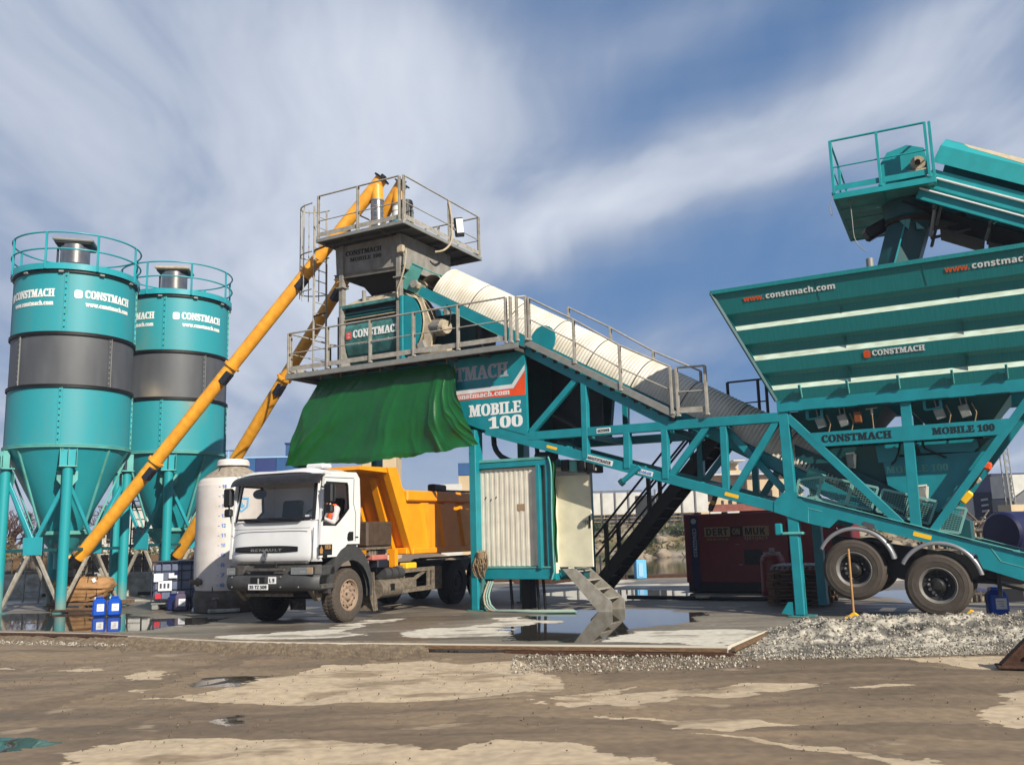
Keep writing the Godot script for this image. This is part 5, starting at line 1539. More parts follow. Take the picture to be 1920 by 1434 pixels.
func screw(label: String, a: Vector3, b: Vector3, spout: float) -> void:
	var o := thing("screw_conveyor", label, "screw conveyor", Vector3.ZERO, 0, "yellow cement screw conveyors")
	var d := (b - a).normalized()
	var l := a.distance_to(b)
	var n := 4
	for i in n:
		tube(o, "tube_section", a + d * (l * i / n), a + d * (l * (i + 1) / n - 0.01), 0.165, M.yellow, 24)
		if i > 0:
			var q := a + d * (l * i / n)
			tube(o, "flange", q - d * 0.03, q + d * 0.03, 0.215, M.yellow, 24)
			var under := (Vector3.DOWN - d * Vector3.DOWN.dot(d)).normalized()
			var side := d.cross(under)
			var hb := box(o, "hanger_bearing", q - d * 0.33 + under * 0.10 - side * 0.05, Vector3(0.36, 0.17, 0.24), M.collar, 0.02)
			hb.basis = Basis(d, -under, d.cross(-under))
	tube(o, "inlet_box", a - d * 0.3 + V(-0.05, -0.02, 0), a - d * 0.35 + V(-0.1, 0.30, 0), 0.20, M.yellow, 18)
	tube(o, "end_bearing", a - d * 0.28, a, 0.19, M.steel_dark, 18)
	tube(o, "gear_motor", a - d * 0.75, a - d * 0.28, 0.13, M.steel_dark, 14)
	box(o, "gearbox", a - d * 0.3 + V(0, -0.12, 0), Vector3(0.34, 0.3, 0.3), M.black, 0.04)
	# head: end plate and the spout that drops into the weigh bin
	tube(o, "end_plate", b + d * 0.0, b + d * 0.03, 0.23, M.steel_dark, 20)
	tube(o, "end_bearing_cap", b + d * 0.03, b + d * 0.12, 0.08, M.black, 12)
	var dn := V(0.02, -1, 0)
	var e := b - d * 0.20
	tube(o, "spout", e, e + dn * 0.42, 0.165, M.yellow, 22)
	tube(o, "clamp_ring", e + dn * 0.42, e + dn * 0.46, 0.185, M.galv, 22)
	tube(o, "flexible_sleeve", e + dn * 0.46, e + dn * (spout - 0.34), 0.17, M.stainless if spout > 1.2 else M.lamp_white, 26)
	for i in 3: tube(o, "sleeve_ring", e + dn * (0.6 + i * 0.17), e + dn * (0.615 + i * 0.17), 0.176, M.galv, 22)
	tube(o, "inlet_pipe", e + dn * (spout - 0.34), e + dn * spout, 0.16, M.teal_silo, 22)


# ------------------------------------------------------------------ the loading belt at the far right
func loader() -> void:
	var p := thing("loading_conveyor", "teal loading conveyor with railed head platform and drop chute above the large bin", "conveyor", Vector3(4.93, 0, -17.29), deg_to_rad(-26))
	var T: Material = M.teal_loader
	var g := grp("head_platform", p)
	for i in 2:
		for j in 3:
			if i == 1 and j == 1: continue
			box(g, "deck_plate", V(1.53 + 0.43 + i * 0.87, 7.80, -0.48 - j * 0.96), Vector3(0.86, 0.012, 0.94), M.teal_pale, 0.002)
	bar(g, "edge_beam", V(1.50, 7.83, 0), V(3.30, 7.83, 0), 0.12, 0.05, T)
	bar(g, "edge_beam", V(1.50, 7.83, -2.9), V(3.30, 7.83, -2.9), 0.12, 0.05, T)
	for x in [1.52, 2.38, 3.28]: bar(g, "cross_beam", V(x, 7.83, -0.02), V(x, 7.83, -2.88), 0.10, 0.05, T)
	railing(p, "platform_railing", [V(1.52, 7.88, 0), V(2.36, 7.88, 0), V(3.20, 7.88, 0)], 1.08, T, true, 0.5)
	railing(p, "platform_railing", [V(1.52, 7.88, -0.08), V(1.52, 7.88, -1.45), V(1.52, 7.88, -2.85)], 1.08, T, true, 0.5)
	for z in [-0.7, -1.4, -2.1]: bar(g, "cross_beam", V(1.55, 7.815, z), V(3.26, 7.815, z), 0.07, 0.04, T)
	railing(p, "platform_railing", [V(3.28, 7.88, -0.02), V(3.28, 7.88, -0.5)], 1.08, T, false, 0.5)
	flat(p, "head_guard", [Vector2(2.34, 7.92), Vector2(2.34, 8.42), Vector2(2.50, 8.66), Vector2(2.86, 8.74), Vector2(3.15, 8.62), Vector2(3.2, 8.2), Vector2(3.2, 7.92)], -0.42, -0.38, T)
	flat(p, "head_guard", [Vector2(2.34, 7.92), Vector2(2.34, 8.42), Vector2(2.50, 8.66), Vector2(2.86, 8.74), Vector2(3.15, 8.62), Vector2(3.2, 8.2), Vector2(3.2, 7.92)], -1.55, -1.51, T)
	mi("guard_roof", loft([V(2.34, 8.42, -0.40), V(2.50, 8.66, -0.40), V(2.86, 8.74, -0.40), V(3.15, 8.62, -0.40)], [V(2.34, 8.42, -1.53), V(2.50, 8.66, -1.53), V(2.86, 8.74, -1.53), V(3.15, 8.62, -1.53)]), T, p)
	var br := grp("head_bearing", p)
	tube(br, "bearing", V(3.02, 8.30, -0.36), V(3.02, 8.30, -0.24), 0.13, M.cement, 18)
	tube(br, "shaft", V(3.02, 8.30, -0.24), V(3.02, 8.30, -0.19), 0.05, M.rust, 12)
	box(br, "bearing_foot", V(3.02, 8.14, -0.30), Vector3(0.4, 0.08, 0.12), M.cement, 0.02)
	box(br, "bracket", V(2.75, 8.12, -0.34), Vector3(0.2, 0.16, 0.06), T)
	# belt frame, falling away to the right
	var b := grp("belt_frame", p, V(3.22, 8.06, -0.95), Vector3(0, 0, -0.485))
	for n in 3:
		var x0 := -0.03 + n * 1.75
		for s in [1, -1]:
			var pr := [Vector2(0.18, 0.79), Vector2(0.52, 0.76), Vector2(0.73, 0.52)]
			for k in 2:
				var st := newst()
				quad(st, V(x0, pr[k].x, pr[k].y * s), V(x0 + 1.73, pr[k].x, pr[k].y * s), V(x0 + 1.73, pr[k + 1].x, pr[k + 1].y * s), V(x0, pr[k + 1].x, pr[k + 1].y * s), V(0, k, s))
				quad(st, V(x0, pr[k].x, (pr[k].y - 0.01) * s), V(x0 + 1.73, pr[k].x, (pr[k].y - 0.01) * s), V(x0 + 1.73, pr[k + 1].x - 0.005, (pr[k + 1].y - 0.012) * s), V(x0, pr[k + 1].x - 0.005, (pr[k + 1].y - 0.012) * s), V(0, -k, -s))
				mi("dust_cover", st.commit(), T, b)
		box(b, "cover_roof", V(x0 + 0.865, 0.725, 0), Vector3(1.73, 0.02, 1.05), M.cement if n > 0 else T, 0.002)
		var ft := newst()
		var c0 := 0.45 if n == 0 else 0.02
		quad(ft, V(x0 + c0, 0.66, 0.605), V(x0 + 1.70, 0.56, 0.724), V(x0 + 1.70, 0.733, 0.523), V(x0 + c0 * 0.7, 0.733, 0.523), V(0, 1, 1))
		mi("dust_film", ft.commit(), M.cement, b)
	for s in [1, -1]:
		var z: float = 0.72 * s
		channel(b, "side_channel", V(-0.05, -0.19, z), V(5.4, -0.19, z), 0.17, 0.07, T, -s)
		channel(b, "side_channel", V(-0.05, -0.45, z), V(5.4, -0.45, z), 0.17, 0.07, T, -s)
		bar(b, "flange_lip", V(-0.05, -0.10, z + 0.05 * s), V(5.4, -0.10, z + 0.05 * s), 0.03, 0.09, M.lamp_white)
		bar(b, "flange_lip", V(-0.05, -0.36, z + 0.05 * s), V(5.4, -0.36, z + 0.05 * s), 0.03, 0.09, M.lamp_white)
		bar(b, "side_sheet", V(0.0, -0.22, z - 0.02 * s), V(5.4, -0.22, z - 0.02 * s), 0.60, 0.012, T)
	bar(b, "belt_run", V(-0.3, 0.1, 0), V(5.4, 0.1, 0), 0.03, 0.9, M.rubber)
	bar(b, "belt_return", V(-0.3, -0.58, 0), V(5.4, -0.5, 0), 0.03, 0.95, M.rubber)
	for i in 6:
		bar(b, "cross_beam", V(0.3 + i, -0.58, -0.72), V(0.3 + i, -0.58, 0.72), 0.07, 0.05, M.deck_grey)
		bar(b, "belly_plate", V(0.45 + i * 0.9, -0.72, -0.5), V(1.28 + i * 0.9, -0.72, -0.5), 0.012, 0.9, M.deck_grey)
		bar(b, "hanger", V(0.4 + i * 0.9, -0.48, 0.66), V(0.4 + i * 0.9, -0.74, 0.1), 0.05, 0.05, M.galv)
	bar(b, "drop_frame", V(0.25, -0.3, 0.7), V(0.42, -1.05, 0.35), 0.05, 0.05, M.galv)
	bar(b, "drop_frame", V(0.25, -0.3, -0.7), V(0.42, -1.05, -0.35), 0.05, 0.05, M.galv)
	# chute
	var c := grp("drop_chute", p)
	mi("chute_collar", lathe([Vector2(0.36, 7.36), Vector2(0.44, 7.46), Vector2(0.46, 7.78)], 32), M.teal_dark, c, V(2.75, 0, -1.0))
	mi("collar_ring", lathe([Vector2(0.36, 7.34), Vector2(0.45, 7.34), Vector2(0.45, 7.40), Vector2(0.36, 7.40)], 32), M.rust, c, V(2.75, 0, -1.0))
	mi("chute_body", loft([V(2.36, 7.30, -0.72), V(2.72, 7.40, -0.62), V(3.12, 7.32, -0.78), V(3.12, 7.32, -1.4), V(2.36, 7.30, -1.4)], [V(1.96, 6.05, -0.72), V(2.28, 6.02, -0.58), V(2.66, 6.02, -0.78), V(2.66, 6.02, -1.4), V(1.96, 6.05, -1.4)]), M.teal_dark, c)
	bar(c, "chute_rib", V(2.72, 7.36, -0.60), V(2.28, 6.05, -0.56), 0.03, 0.06, T)
	flat(c, "chute_lug", [Vector2(2.60, 7.33), Vector2(2.80, 7.36), Vector2(2.74, 7.14)], -0.60, -0.57, M.teal_pale)
	flat(c, "chute_lug", [Vector2(2.88, 7.28), Vector2(3.02, 7.12), Vector2(2.88, 7.14)], -0.66, -0.63, M.teal_pale)
	bar(c, "chute_stay", V(3.1, 7.25, -1.0), V(3.75, 7.32, -0.9), 0.2, 0.05, M.deck_grey)
	bar(c, "chute_stay", V(3.1, 7.02, -1.0), V(3.8, 7.05, -0.9), 0.05, 0.05, M.deck_grey)
	box(c, "tensioner", V(2.15, 7.35, -1.0), Vector3(0.5, 0.25, 0.3), M.steel_dark, 0.05, Vector3(0, 0.4, 0.5))
	tube(c, "chute_motor", V(2.0, 6.45, -0.60), V(2.0, 6.68, -0.60), 0.07, M.galv, 14)
	mi("loose_wire", sweep([V(1.78, 7.78, -0.15), V(1.79, 7.3, -0.12), V(1.80, 7.0, -0.1), V(1.88, 6.8, -0.1), V(1.97, 6.70, -0.1)], 0.008, 5), M.galv, c)
	mi("loose_wire", sweep([V(1.5, 7.85, 0.02), V(1.42, 7.6, 0.03), V(1.44, 7.45, 0.03), V(1.5, 7.62, 0.03)], 0.007, 5), M.galv, c)
	# trestle that carries the belt, beyond the right edge of the view
	var tr := grp("trestle", p)
	for z in [-0.2, -1.7]:
		bar(tr, "trestle_leg", V(6.9, -0.1, z), V(6.6, 5.6, z), 0.16, 0.16, T)
	bar(tr, "trestle_beam", V(6.7, 3.0, -0.2), V(6.7, 3.0, -1.7), 0.12, 0.12, T)


# ------------------------------------------------------------------ tarpaulin, cabin and stairs round the plant
func round_plant() -> void:
	var o := Vector3(-0.97, 0, -20.07)
	var turn := deg_to_rad(-28.6)
	# green tarpaulin: top edge tied under the deck, loose lower hem
	var tops := [V(-4.28, 5.50, 0.02), V(-3.6, 5.47, 0.07), V(-2.4, 5.47, 0.08), V(-1.2, 5.47, 0.09), V(-0.52, 5.45, 0.09), V(-0.30, 5.3, 0.09)]
	var bots := [V(-5.28, 3.42, 0.15), V(-4.7, 3.36, 0.30), V(-3.5, 3.38, 0.36), V(-2.0, 3.34, 0.42), V(-0.9, 3.44, 0.38), V(0.34, 3.58, 0.20)]
	var pick := func(a: Array, u: float) -> Vector3:
		var f := clampf(u, 0, 0.9999) * (a.size() - 1)
		var i := int(f)
		return (a[i] as Vector3).lerp(a[i + 1], f - i)
	var nz := FastNoiseLite.new()
	nz.seed = 17
	nz.frequency = 0.55
	nz.fractal_octaves = 4
	var tp := grid(220, 80, func(u: float, v: float) -> Vector3:
		var a: Vector3 = pick.call(tops, u)
		var b: Vector3 = pick.call(bots, u)
		var q := a.lerp(b, v)
		q.x += (sin(v * PI) * 0.10) * (0.5 - u) * 1.6
		if u < 0.25: q.x -= (0.25 - u) * sin(v * PI) * 0.7
		var x := u * 7.0 + (0.42 - u) * v * 2.2 + nz.get_noise_2d(u * 1.6, v * 0.35) * 1.1
		var edge := smoothstep(0.30, 0.0, u) + smoothstep(0.72, 1.0, u)
		var f1 := 1.0 - absf(sin(x * 1.9))
		var f2 := 1.0 - absf(sin(x * 4.3 + 1.3 + nz.get_noise_2d(u * 2.0 + 5.0, v) * 2.0))
		var f3 := 1.0 - absf(sin(x * 8.7 + v * 1.5))
		var amp := 0.5 + 0.5 * nz.get_noise_2d(u * 5.0 + 11.0, 2.0) * 2.0
		q.z += (f1 * f1 * 0.17 * clampf(amp + 0.3, 0.2, 1.2) + f2 * f2 * 0.085 * clampf(1.2 - amp, 0.2, 1.0) + f3 * f3 * 0.022 * (0.4 + edge)) * (0.08 + v * 0.92) - 0.06 * v
		q.z += nz.get_noise_2d(u * 2.6, v * 0.8) * 0.18 * v
		# slack swags across the middle and pulled corners
		var sw := v * 9.0 - pow((u - 0.55) * 3.2, 2.0)
		q.z += (1.0 - absf(sin(sw * 0.75))) * 0.05 * smoothstep(0.5, 0.95, v) * smoothstep(0.15, 0.4, u)
		q.z += (1.0 - absf(sin((u * 9.0 + v * 5.5) * 2.0))) * 0.06 * smoothstep(0.75, 1.0, u) * v
		q.z += (1.0 - absf(sin((u * 9.0 - v * 4.0) * 2.2))) * 0.06 * smoothstep(0.22, 0.0, u) * v
		q.z += sin(v * PI) * 0.10
		q.y += nz.get_noise_2d(u * 8.0, 3.0) * 0.10 * v * v
		return q)
	var tarp := thing("tarpaulin", "large creased green tarpaulin hanging under the mixer platform above the truck", "tarpaulin", o, turn)
	mi("sheet", tp, M.tarp, tarp)
	mi("side_fold", grid(16, 30, func(u: float, v: float) -> Vector3:
		var a := V(-4.28, 5.48, 0.02).lerp(V(-5.28, 3.42, 0.15), v)
		a.x -= 0.25 * sin(v * PI) * 0.7
		return a + V(0.05 * sin(u * 9.0 + v * 3.0), nz.get_noise_2d(u * 5.0, v) * 0.1 * v, -u * 1.5)), M.tarp, tarp)
	for k in 6:
		var q: Vector3 = tops[k]
		tube(tarp, "tie_rope", q, q + V(0.02, 0.12, 0.05), 0.012, M.rope, 6)

	# control cabin standing between the plant's legs
	var cb := thing("control_cabin", "cream ribbed control cabin in a teal steel frame between the plant's legs", "cabin", o, turn)
	var z := -0.12
	var x0 := 0.10
	var x1 := 1.92
	for i in 12:
		var px := x0 + 0.04 + i * 0.122
		mi("wall_panel", prism([Vector2(px, 0.93), Vector2(px + 0.118, 0.93), Vector2(px + 0.118, 3.02), Vector2(px, 3.02)], z - 0.06, z - 0.022), M.cabin_cream, cb)
		mi("panel_rib", prism([Vector2(px + 0.03, 0.935), Vector2(px + 0.088, 0.935), Vector2(px + 0.088, 3.015), Vector2(px + 0.03, 3.015)], z - 0.03, z - 0.014), M.cabin_cream, cb)
	var fr := grp("frame", cb)
	bar(fr, "top_rail", V(x0 - 0.06, 3.09, z), V(x1, 3.09, z), 0.11, 0.10, M.teal)
	bar(fr, "roof_edge", V(x0 - 0.06, 3.20, z - 0.05), V(x1 - 0.1, 3.19, z - 0.05), 0.06, 0.16, M.teal_pale)
	bar(fr, "bottom_rail", V(x0 - 0.06, 0.77, z), V(x1, 0.77, z), 0.22, 0.10, M.teal)
	bar(fr, "bottom_lip", V(x0 + 0.2, 0.905, z + 0.0), V(x1, 0.905, z + 0.0), 0.035, 0.13, M.teal_pale)
	bar(fr, "corner_post", V(1.64, 0.88, z), V(1.64, 3.04, z), 0.20, 0.08, M.teal)
	bar(fr, "corner_post", V(1.86, 0.66, z - 0.02), V(1.86, 3.1, z - 0.02), 0.14, 0.12, M.teal)
	bar(fr, "corner_post", V(0.08, 0.88, z), V(0.08, 3.04, z), 0.08, 0.08, M.teal)
	for zz in [0.70, 3.09]:
		bar(fr, "end_rail", V(1.86, zz, z - 0.1), V(1.86, zz, z - 2.1), 0.14, 0.12, M.teal)
	bar(fr, "corner_post", V(1.86, 0.66, z - 2.1), V(1.86, 3.1, z - 2.1), 0.14, 0.12, M.teal)
	box(cb, "shell", V(0.94, 1.95, -1.25), Vector3(1.70, 2.28, 1.9), M.cabin_cream)
	box(cb, "roof", V(0.92, 3.16, -1.2), Vector3(1.95, 0.05, 2.15), M.teal)
	box(cb, "floor", V(0.95, 0.72, -1.2), Vector3(1.75, 0.12, 2.0), M.steel_dark)
	box(cb, "end_wall", V(1.845, 1.9, -1.2), Vector3(0.04, 2.3, 1.85), M.cabin_cream)
	for k in 3: box(cb, "vent_hole", V(0.30 + k * 0.13, 2.40 - 0.05 * (k % 2), z - 0.012), Vector3(0.02, 0.055, 0.01), M.steel_dark, 0.002, Vector3(0, 0, -0.5))
	box(cb, "paper_note", V(1.17, 2.17, z - 0.012), Vector3(0.19, 0.14, 0.006), M.sign_tan, 0.001)
	var dr := grp("door", cb, V(1.835, 0, -0.51), Vector3(0, 0.02, 0))
	box(dr, "door_leaf", V(0.41, 1.85, 0), Vector3(0.80, 1.93, 0.045), M.door_cream, 0.01)
	bar(dr, "door_hinge_post", V(-0.015, 0.87, 0), V(-0.015, 2.95, 0), 0.04, 0.05, M.steel_dark)
	box(dr, "handle_plate", V(0.765, 1.82, 0.03), Vector3(0.04, 0.26, 0.02), M.steel_dark)
	bar(dr, "handle", V(0.77, 1.84, 0.06), V(0.62, 1.82, 0.06), 0.02, 0.02, M.galv)
	for k in 2: bar(dr, "key_tag", V(0.69 + k * 0.05, 1.86, 0.06), V(0.68 + k * 0.05, 1.76, 0.06), 0.02, 0.008, M.brown_box)
	for k in 4: box(cb, "roof_unit", V(2.15 + k * 0.20, 3.02 - 0.02 * k, -0.55), Vector3(0.18, 0.24, 0.5), M.teal_pale if k == 1 else M.black, 0.02)
	bar(cb, "canopy_beam", V(1.9, 2.95, -0.4), V(2.85, 2.90, -0.4), 0.06, 0.06, M.cabin_cream)
	tube(cb, "cable_cover", V(1.50, 3.24, -0.35), V(1.95, 3.20, -0.2), 0.11, M.black, 12)
	mi("cable", sweep([V(1.9, 3.2, -0.05), V(1.97, 2.9, -0.03), V(1.95, 2.0, -0.03), V(1.955, 1.1, -0.03), V(1.96, 0.8, -0.03), V(1.9, 0.66, -0.03)], 0.02, 6), M.teal_pale, cb)
	bar(cb, "support", V(0.95, 0.0, -0.8), V(0.95, 0.66, -0.8), 0.30, 0.2, M.steel_dark)
	for s in [0.7, 1.35, 1.5]: bar(cb, "support", V(s, 0.0, -0.5), V(s - 0.04, 0.66, -0.5), 0.05, 0.05, M.steel_dark)
	box(cb, "door_step_box", V(2.08, 0.74, -0.75), Vector3(0.5, 0.2, 0.6), M.teal_dark)
	# strip of green netting hung down the corner of the cabin
	var gn := thing("green_net", "narrow strip of green netting hanging down the corner of the cream cabin", "netting", o, turn)
	mi("net", grid(8, 60, func(u: float, v: float) -> Vector3:
		return V(1.955 + u * 0.09 * (1.0 - 0.5 * v) + 0.008 * sin(v * 21.0), lerpf(3.12, 1.0, v), -0.13 + 0.03 * sin(u * 7.0 + v * 3.0))), M.tarp, gn)

	# short grey steps to the cabin door
	var sp := thing("door_steps", "short grey steel steps leading up to the cabin door", "steps", o, turn)
	for zz in [-0.30, -1.0]:
		flat(sp, "stringer", [Vector2(2.02, 0.86), Vector2(2.33, 0.86), Vector2(3.10, 0.20), Vector2(3.10, 0.0), Vector2(2.80, 0.0)], zz - 0.02, zz, M.steps_grey)
	for k in 4:
		var u := (k + 0.3) / 4.2
		box(sp, "tread", V(lerpf(2.2, 3.05, u), lerpf(0.86, 0.08, u), -0.66), Vector3(0.24, 0.03, 0.68), M.steps_grey)

	# steep dark stair on the far side
	var st := thing("steep_stair", "long dark steel stair with rails climbing behind the teal truss to the belt", "staircase", o + Vector3.ZERO, turn)
	var a := V(1.80, 0.28, -2.35)
	var b := V(4.98, 3.72, -2.35)
	for zz in [0.0, -0.75]:
		bar(st, "stringer", a + V(0, 0, zz), b + V(0, 0, zz), 0.27, 0.05, M.steel_dark)
		for q in [0.12, 0.46, 0.79]:
			var r := a.lerp(b, q) + V(0, 0.05, zz)
			bar(st, "rail_post", r, r + V(0, 1.05, 0), 0.10, 0.08, M.black)
		for h in [1.05, 0.62]:
			bar(st, "handrail", a + V(-0.05, h, zz), a.lerp(b, 0.80) + V(0, h, zz), 0.045, 0.04, M.black)
	for k in 16:
		box(st, "tread", a.lerp(b, (k + 0.5) / 16) + V(0, -0.02, -0.37), Vector3(0.22, 0.03, 0.72), M.black)

	# a shaggy bundle of rope tied to the front post
	var rp := thing("rope_bundle", "shaggy beige bundle of rope tied to the teal post beside the cabin", "rope", o, turn)
	rng.seed = 6
	for k in 34:
		var w := rng.randf_range(0.05, 0.14)
		var top := rng.randf_range(1.05, 1.28)
		var lo := rng.randf_range(0.66, 0.98)
		var x := 0.24 + rng.randf_range(-0.10, 0.12)
		mi("rope_loop", sweep([V(x - 0.02, top, 0.03), V(x - w * 0.6, (top + lo) / 2, 0.06 + rng.randf() * 0.09), V(x, lo, 0.05), V(x + w * 0.8, (top + lo) / 2, 0.06 + rng.randf() * 0.09), V(x + 0.02, top, 0.03)], 0.011, 5, 5), M.rope, rp)
	tube(rp, "rope_knot", V(0.24, 1.12, 0.04), V(0.26, 1.24, 0.06), 0.09, M.rope, 12)
	# hoses on the ground
	var hs := thing("hose", "loose pale green hoses curling from the post over the wet ground", "hose", o, turn)
	for k in 3:
		mi("hose_line", sweep([V(0.38 + k * 0.05, 0.62, -0.05), V(0.30 + k * 0.06, 0.28, 0.05), V(0.48 + k * 0.07, 0.035, 0.12), V(1.0 + k * 0.1, 0.03, 0.16 + k * 0.06), V(1.7, 0.03, 0.05 + k * 0.12), V(2.3 + k * 0.1, 0.03, -0.2 + k * 0.15)], 0.024, 8), M.hose if k else M.cement, hs)
	# chain hoist hanging under the truss
	var ch := thing("hanging_lamp", "small dark lamp hanging below the teal chassis beam over the red generator", "lamp", o, turn)
	tube(ch, "lamp_neck", V(5.42, 2.30, -0.25), V(5.36, 2.14, -0.25), 0.05, M.black, 10)
	tube(ch, "lamp_band", V(5.36, 2.14, -0.25), V(5.32, 2.07, -0.25), 0.055, M.wood_pale, 10)
	tube(ch, "lamp_body", V(5.32, 2.07, -0.25), V(5.27, 1.95, -0.25), 0.06, M.black, 10, 0.045)
	tube(ch, "lamp_wire", V(5.27, 1.95, -0.25), V(5.24, 1.82, -0.25), 0.008, M.black, 6)


# ------------------------------------------------------------------ tipper truck: x runs to its tail, z towards its near side
func ring(p: Node3D, called: String, outer: Array, inner: Array, z0: float, z1: float, mat: Material) -> MeshInstance3D:
	var st := newst()
	var n := outer.size()
	for i in n:
		var j := (i + 1) % n
		var a: Vector2 = outer[i]
		var b: Vector2 = outer[j]
		var c: Vector2 = inner[j]
		var d: Vector2 = inner[i]
		for z in [z0, z1]:
			quad(st, V(a.x, a.y, z), V(b.x, b.y, z), V(c.x, c.y, z), V(d.x, d.y, z), V(0, 0, z1 - z0 if z == z1 else z0 - z1))
		var mo := (a + b) / 2 - (c + d) / 2
		quad(st, V(a.x, a.y, z0), V(b.x, b.y, z0), V(b.x, b.y, z1), V(a.x, a.y, z1), V(mo.x, mo.y, 0))
		quad(st, V(d.x, d.y, z0), V(c.x, c.y, z0), V(c.x, c.y, z1), V(d.x, d.y, z1), V(-mo.x, -mo.y, 0))
	return mi(called, st.commit(), mat, p)


func truck_wheel(t: Node3D, x: float, z: float, flip: bool, dusty: bool) -> void:
	var p := grp("wheel", t, V(x, 0.515, z), Vector3(-PI / 2 if flip else PI / 2, 0, 0))
	if not cache.has("ttyre"):
		cache.ttyre = lathe([Vector2(0.29, -0.15), Vector2(0.32, -0.165), Vector2(0.44, -0.16), Vector2(0.495, -0.14), Vector2(0.505, -0.12), Vector2(0.505, 0.12), Vector2(0.495, 0.14), Vector2(0.45, 0.158), Vector2(0.44, 0.155), Vector2(0.36, 0.165), Vector2(0.32, 0.163), Vector2(0.29, 0.15)], 56)
		cache.trim = lathe([Vector2(0.29, 0.14), Vector2(0.305, 0.16), Vector2(0.285, 0.165), Vector2(0.27, 0.13), Vector2(0.25, 0.10), Vector2(0.225, 0.12), Vector2(0.17, 0.135), Vector2(0.12, 0.12), Vector2(0.10, 0.15), Vector2(0.075, 0.17), Vector2(0.0, 0.175)], 44)
		var st := newst()
		for i in 42:
			var a := TAU * i / 42
			for s in [1, -1]:
				addbox(st, Vector3(0.024, 0.10, 0.046), 0.004, Transform3D(Basis(Vector3.UP, -a) * Basis(Vector3.RIGHT, 0.4 * s), V(cos(a) * 0.505, 0.078 * s, sin(a) * 0.505)))
		cache.tlug = st.commit()
	mi("tyre", cache.ttyre, M.tyre_dusty if dusty else M.rubber, p)
	mi("tread_lugs", cache.tlug, M.tyre_dusty if dusty else M.rubber, p)
	mi("rim", cache.trim, M.rim_beige if dusty else M.hub_dark, p)
	if not dusty: return
	for k in 10:
		var a := TAU * k / 10
		tube(p, "wheel_nut", V(cos(a) * 0.185, 0.12, sin(a) * 0.185), V(cos(a) * 0.185, 0.155, sin(a) * 0.185), 0.014, M.rim_beige, 6)
	for k in 10:
		var a := TAU * (k + 0.5) / 10
		tube(p, "rim_hole", V(cos(a) * 0.232, 0.112, sin(a) * 0.232), V(cos(a) * 0.232, 0.122, sin(a) * 0.232), 0.024, M.steel_dark, 12)
	for k in 4: box(p, "mud_lump", V(cos(k * 1.7) * 0.08, 0.155, sin(k * 1.7) * 0.08), Vector3(0.07, 0.03, 0.05), M.brown_box, 0.02, Vector3(0, k, 0))


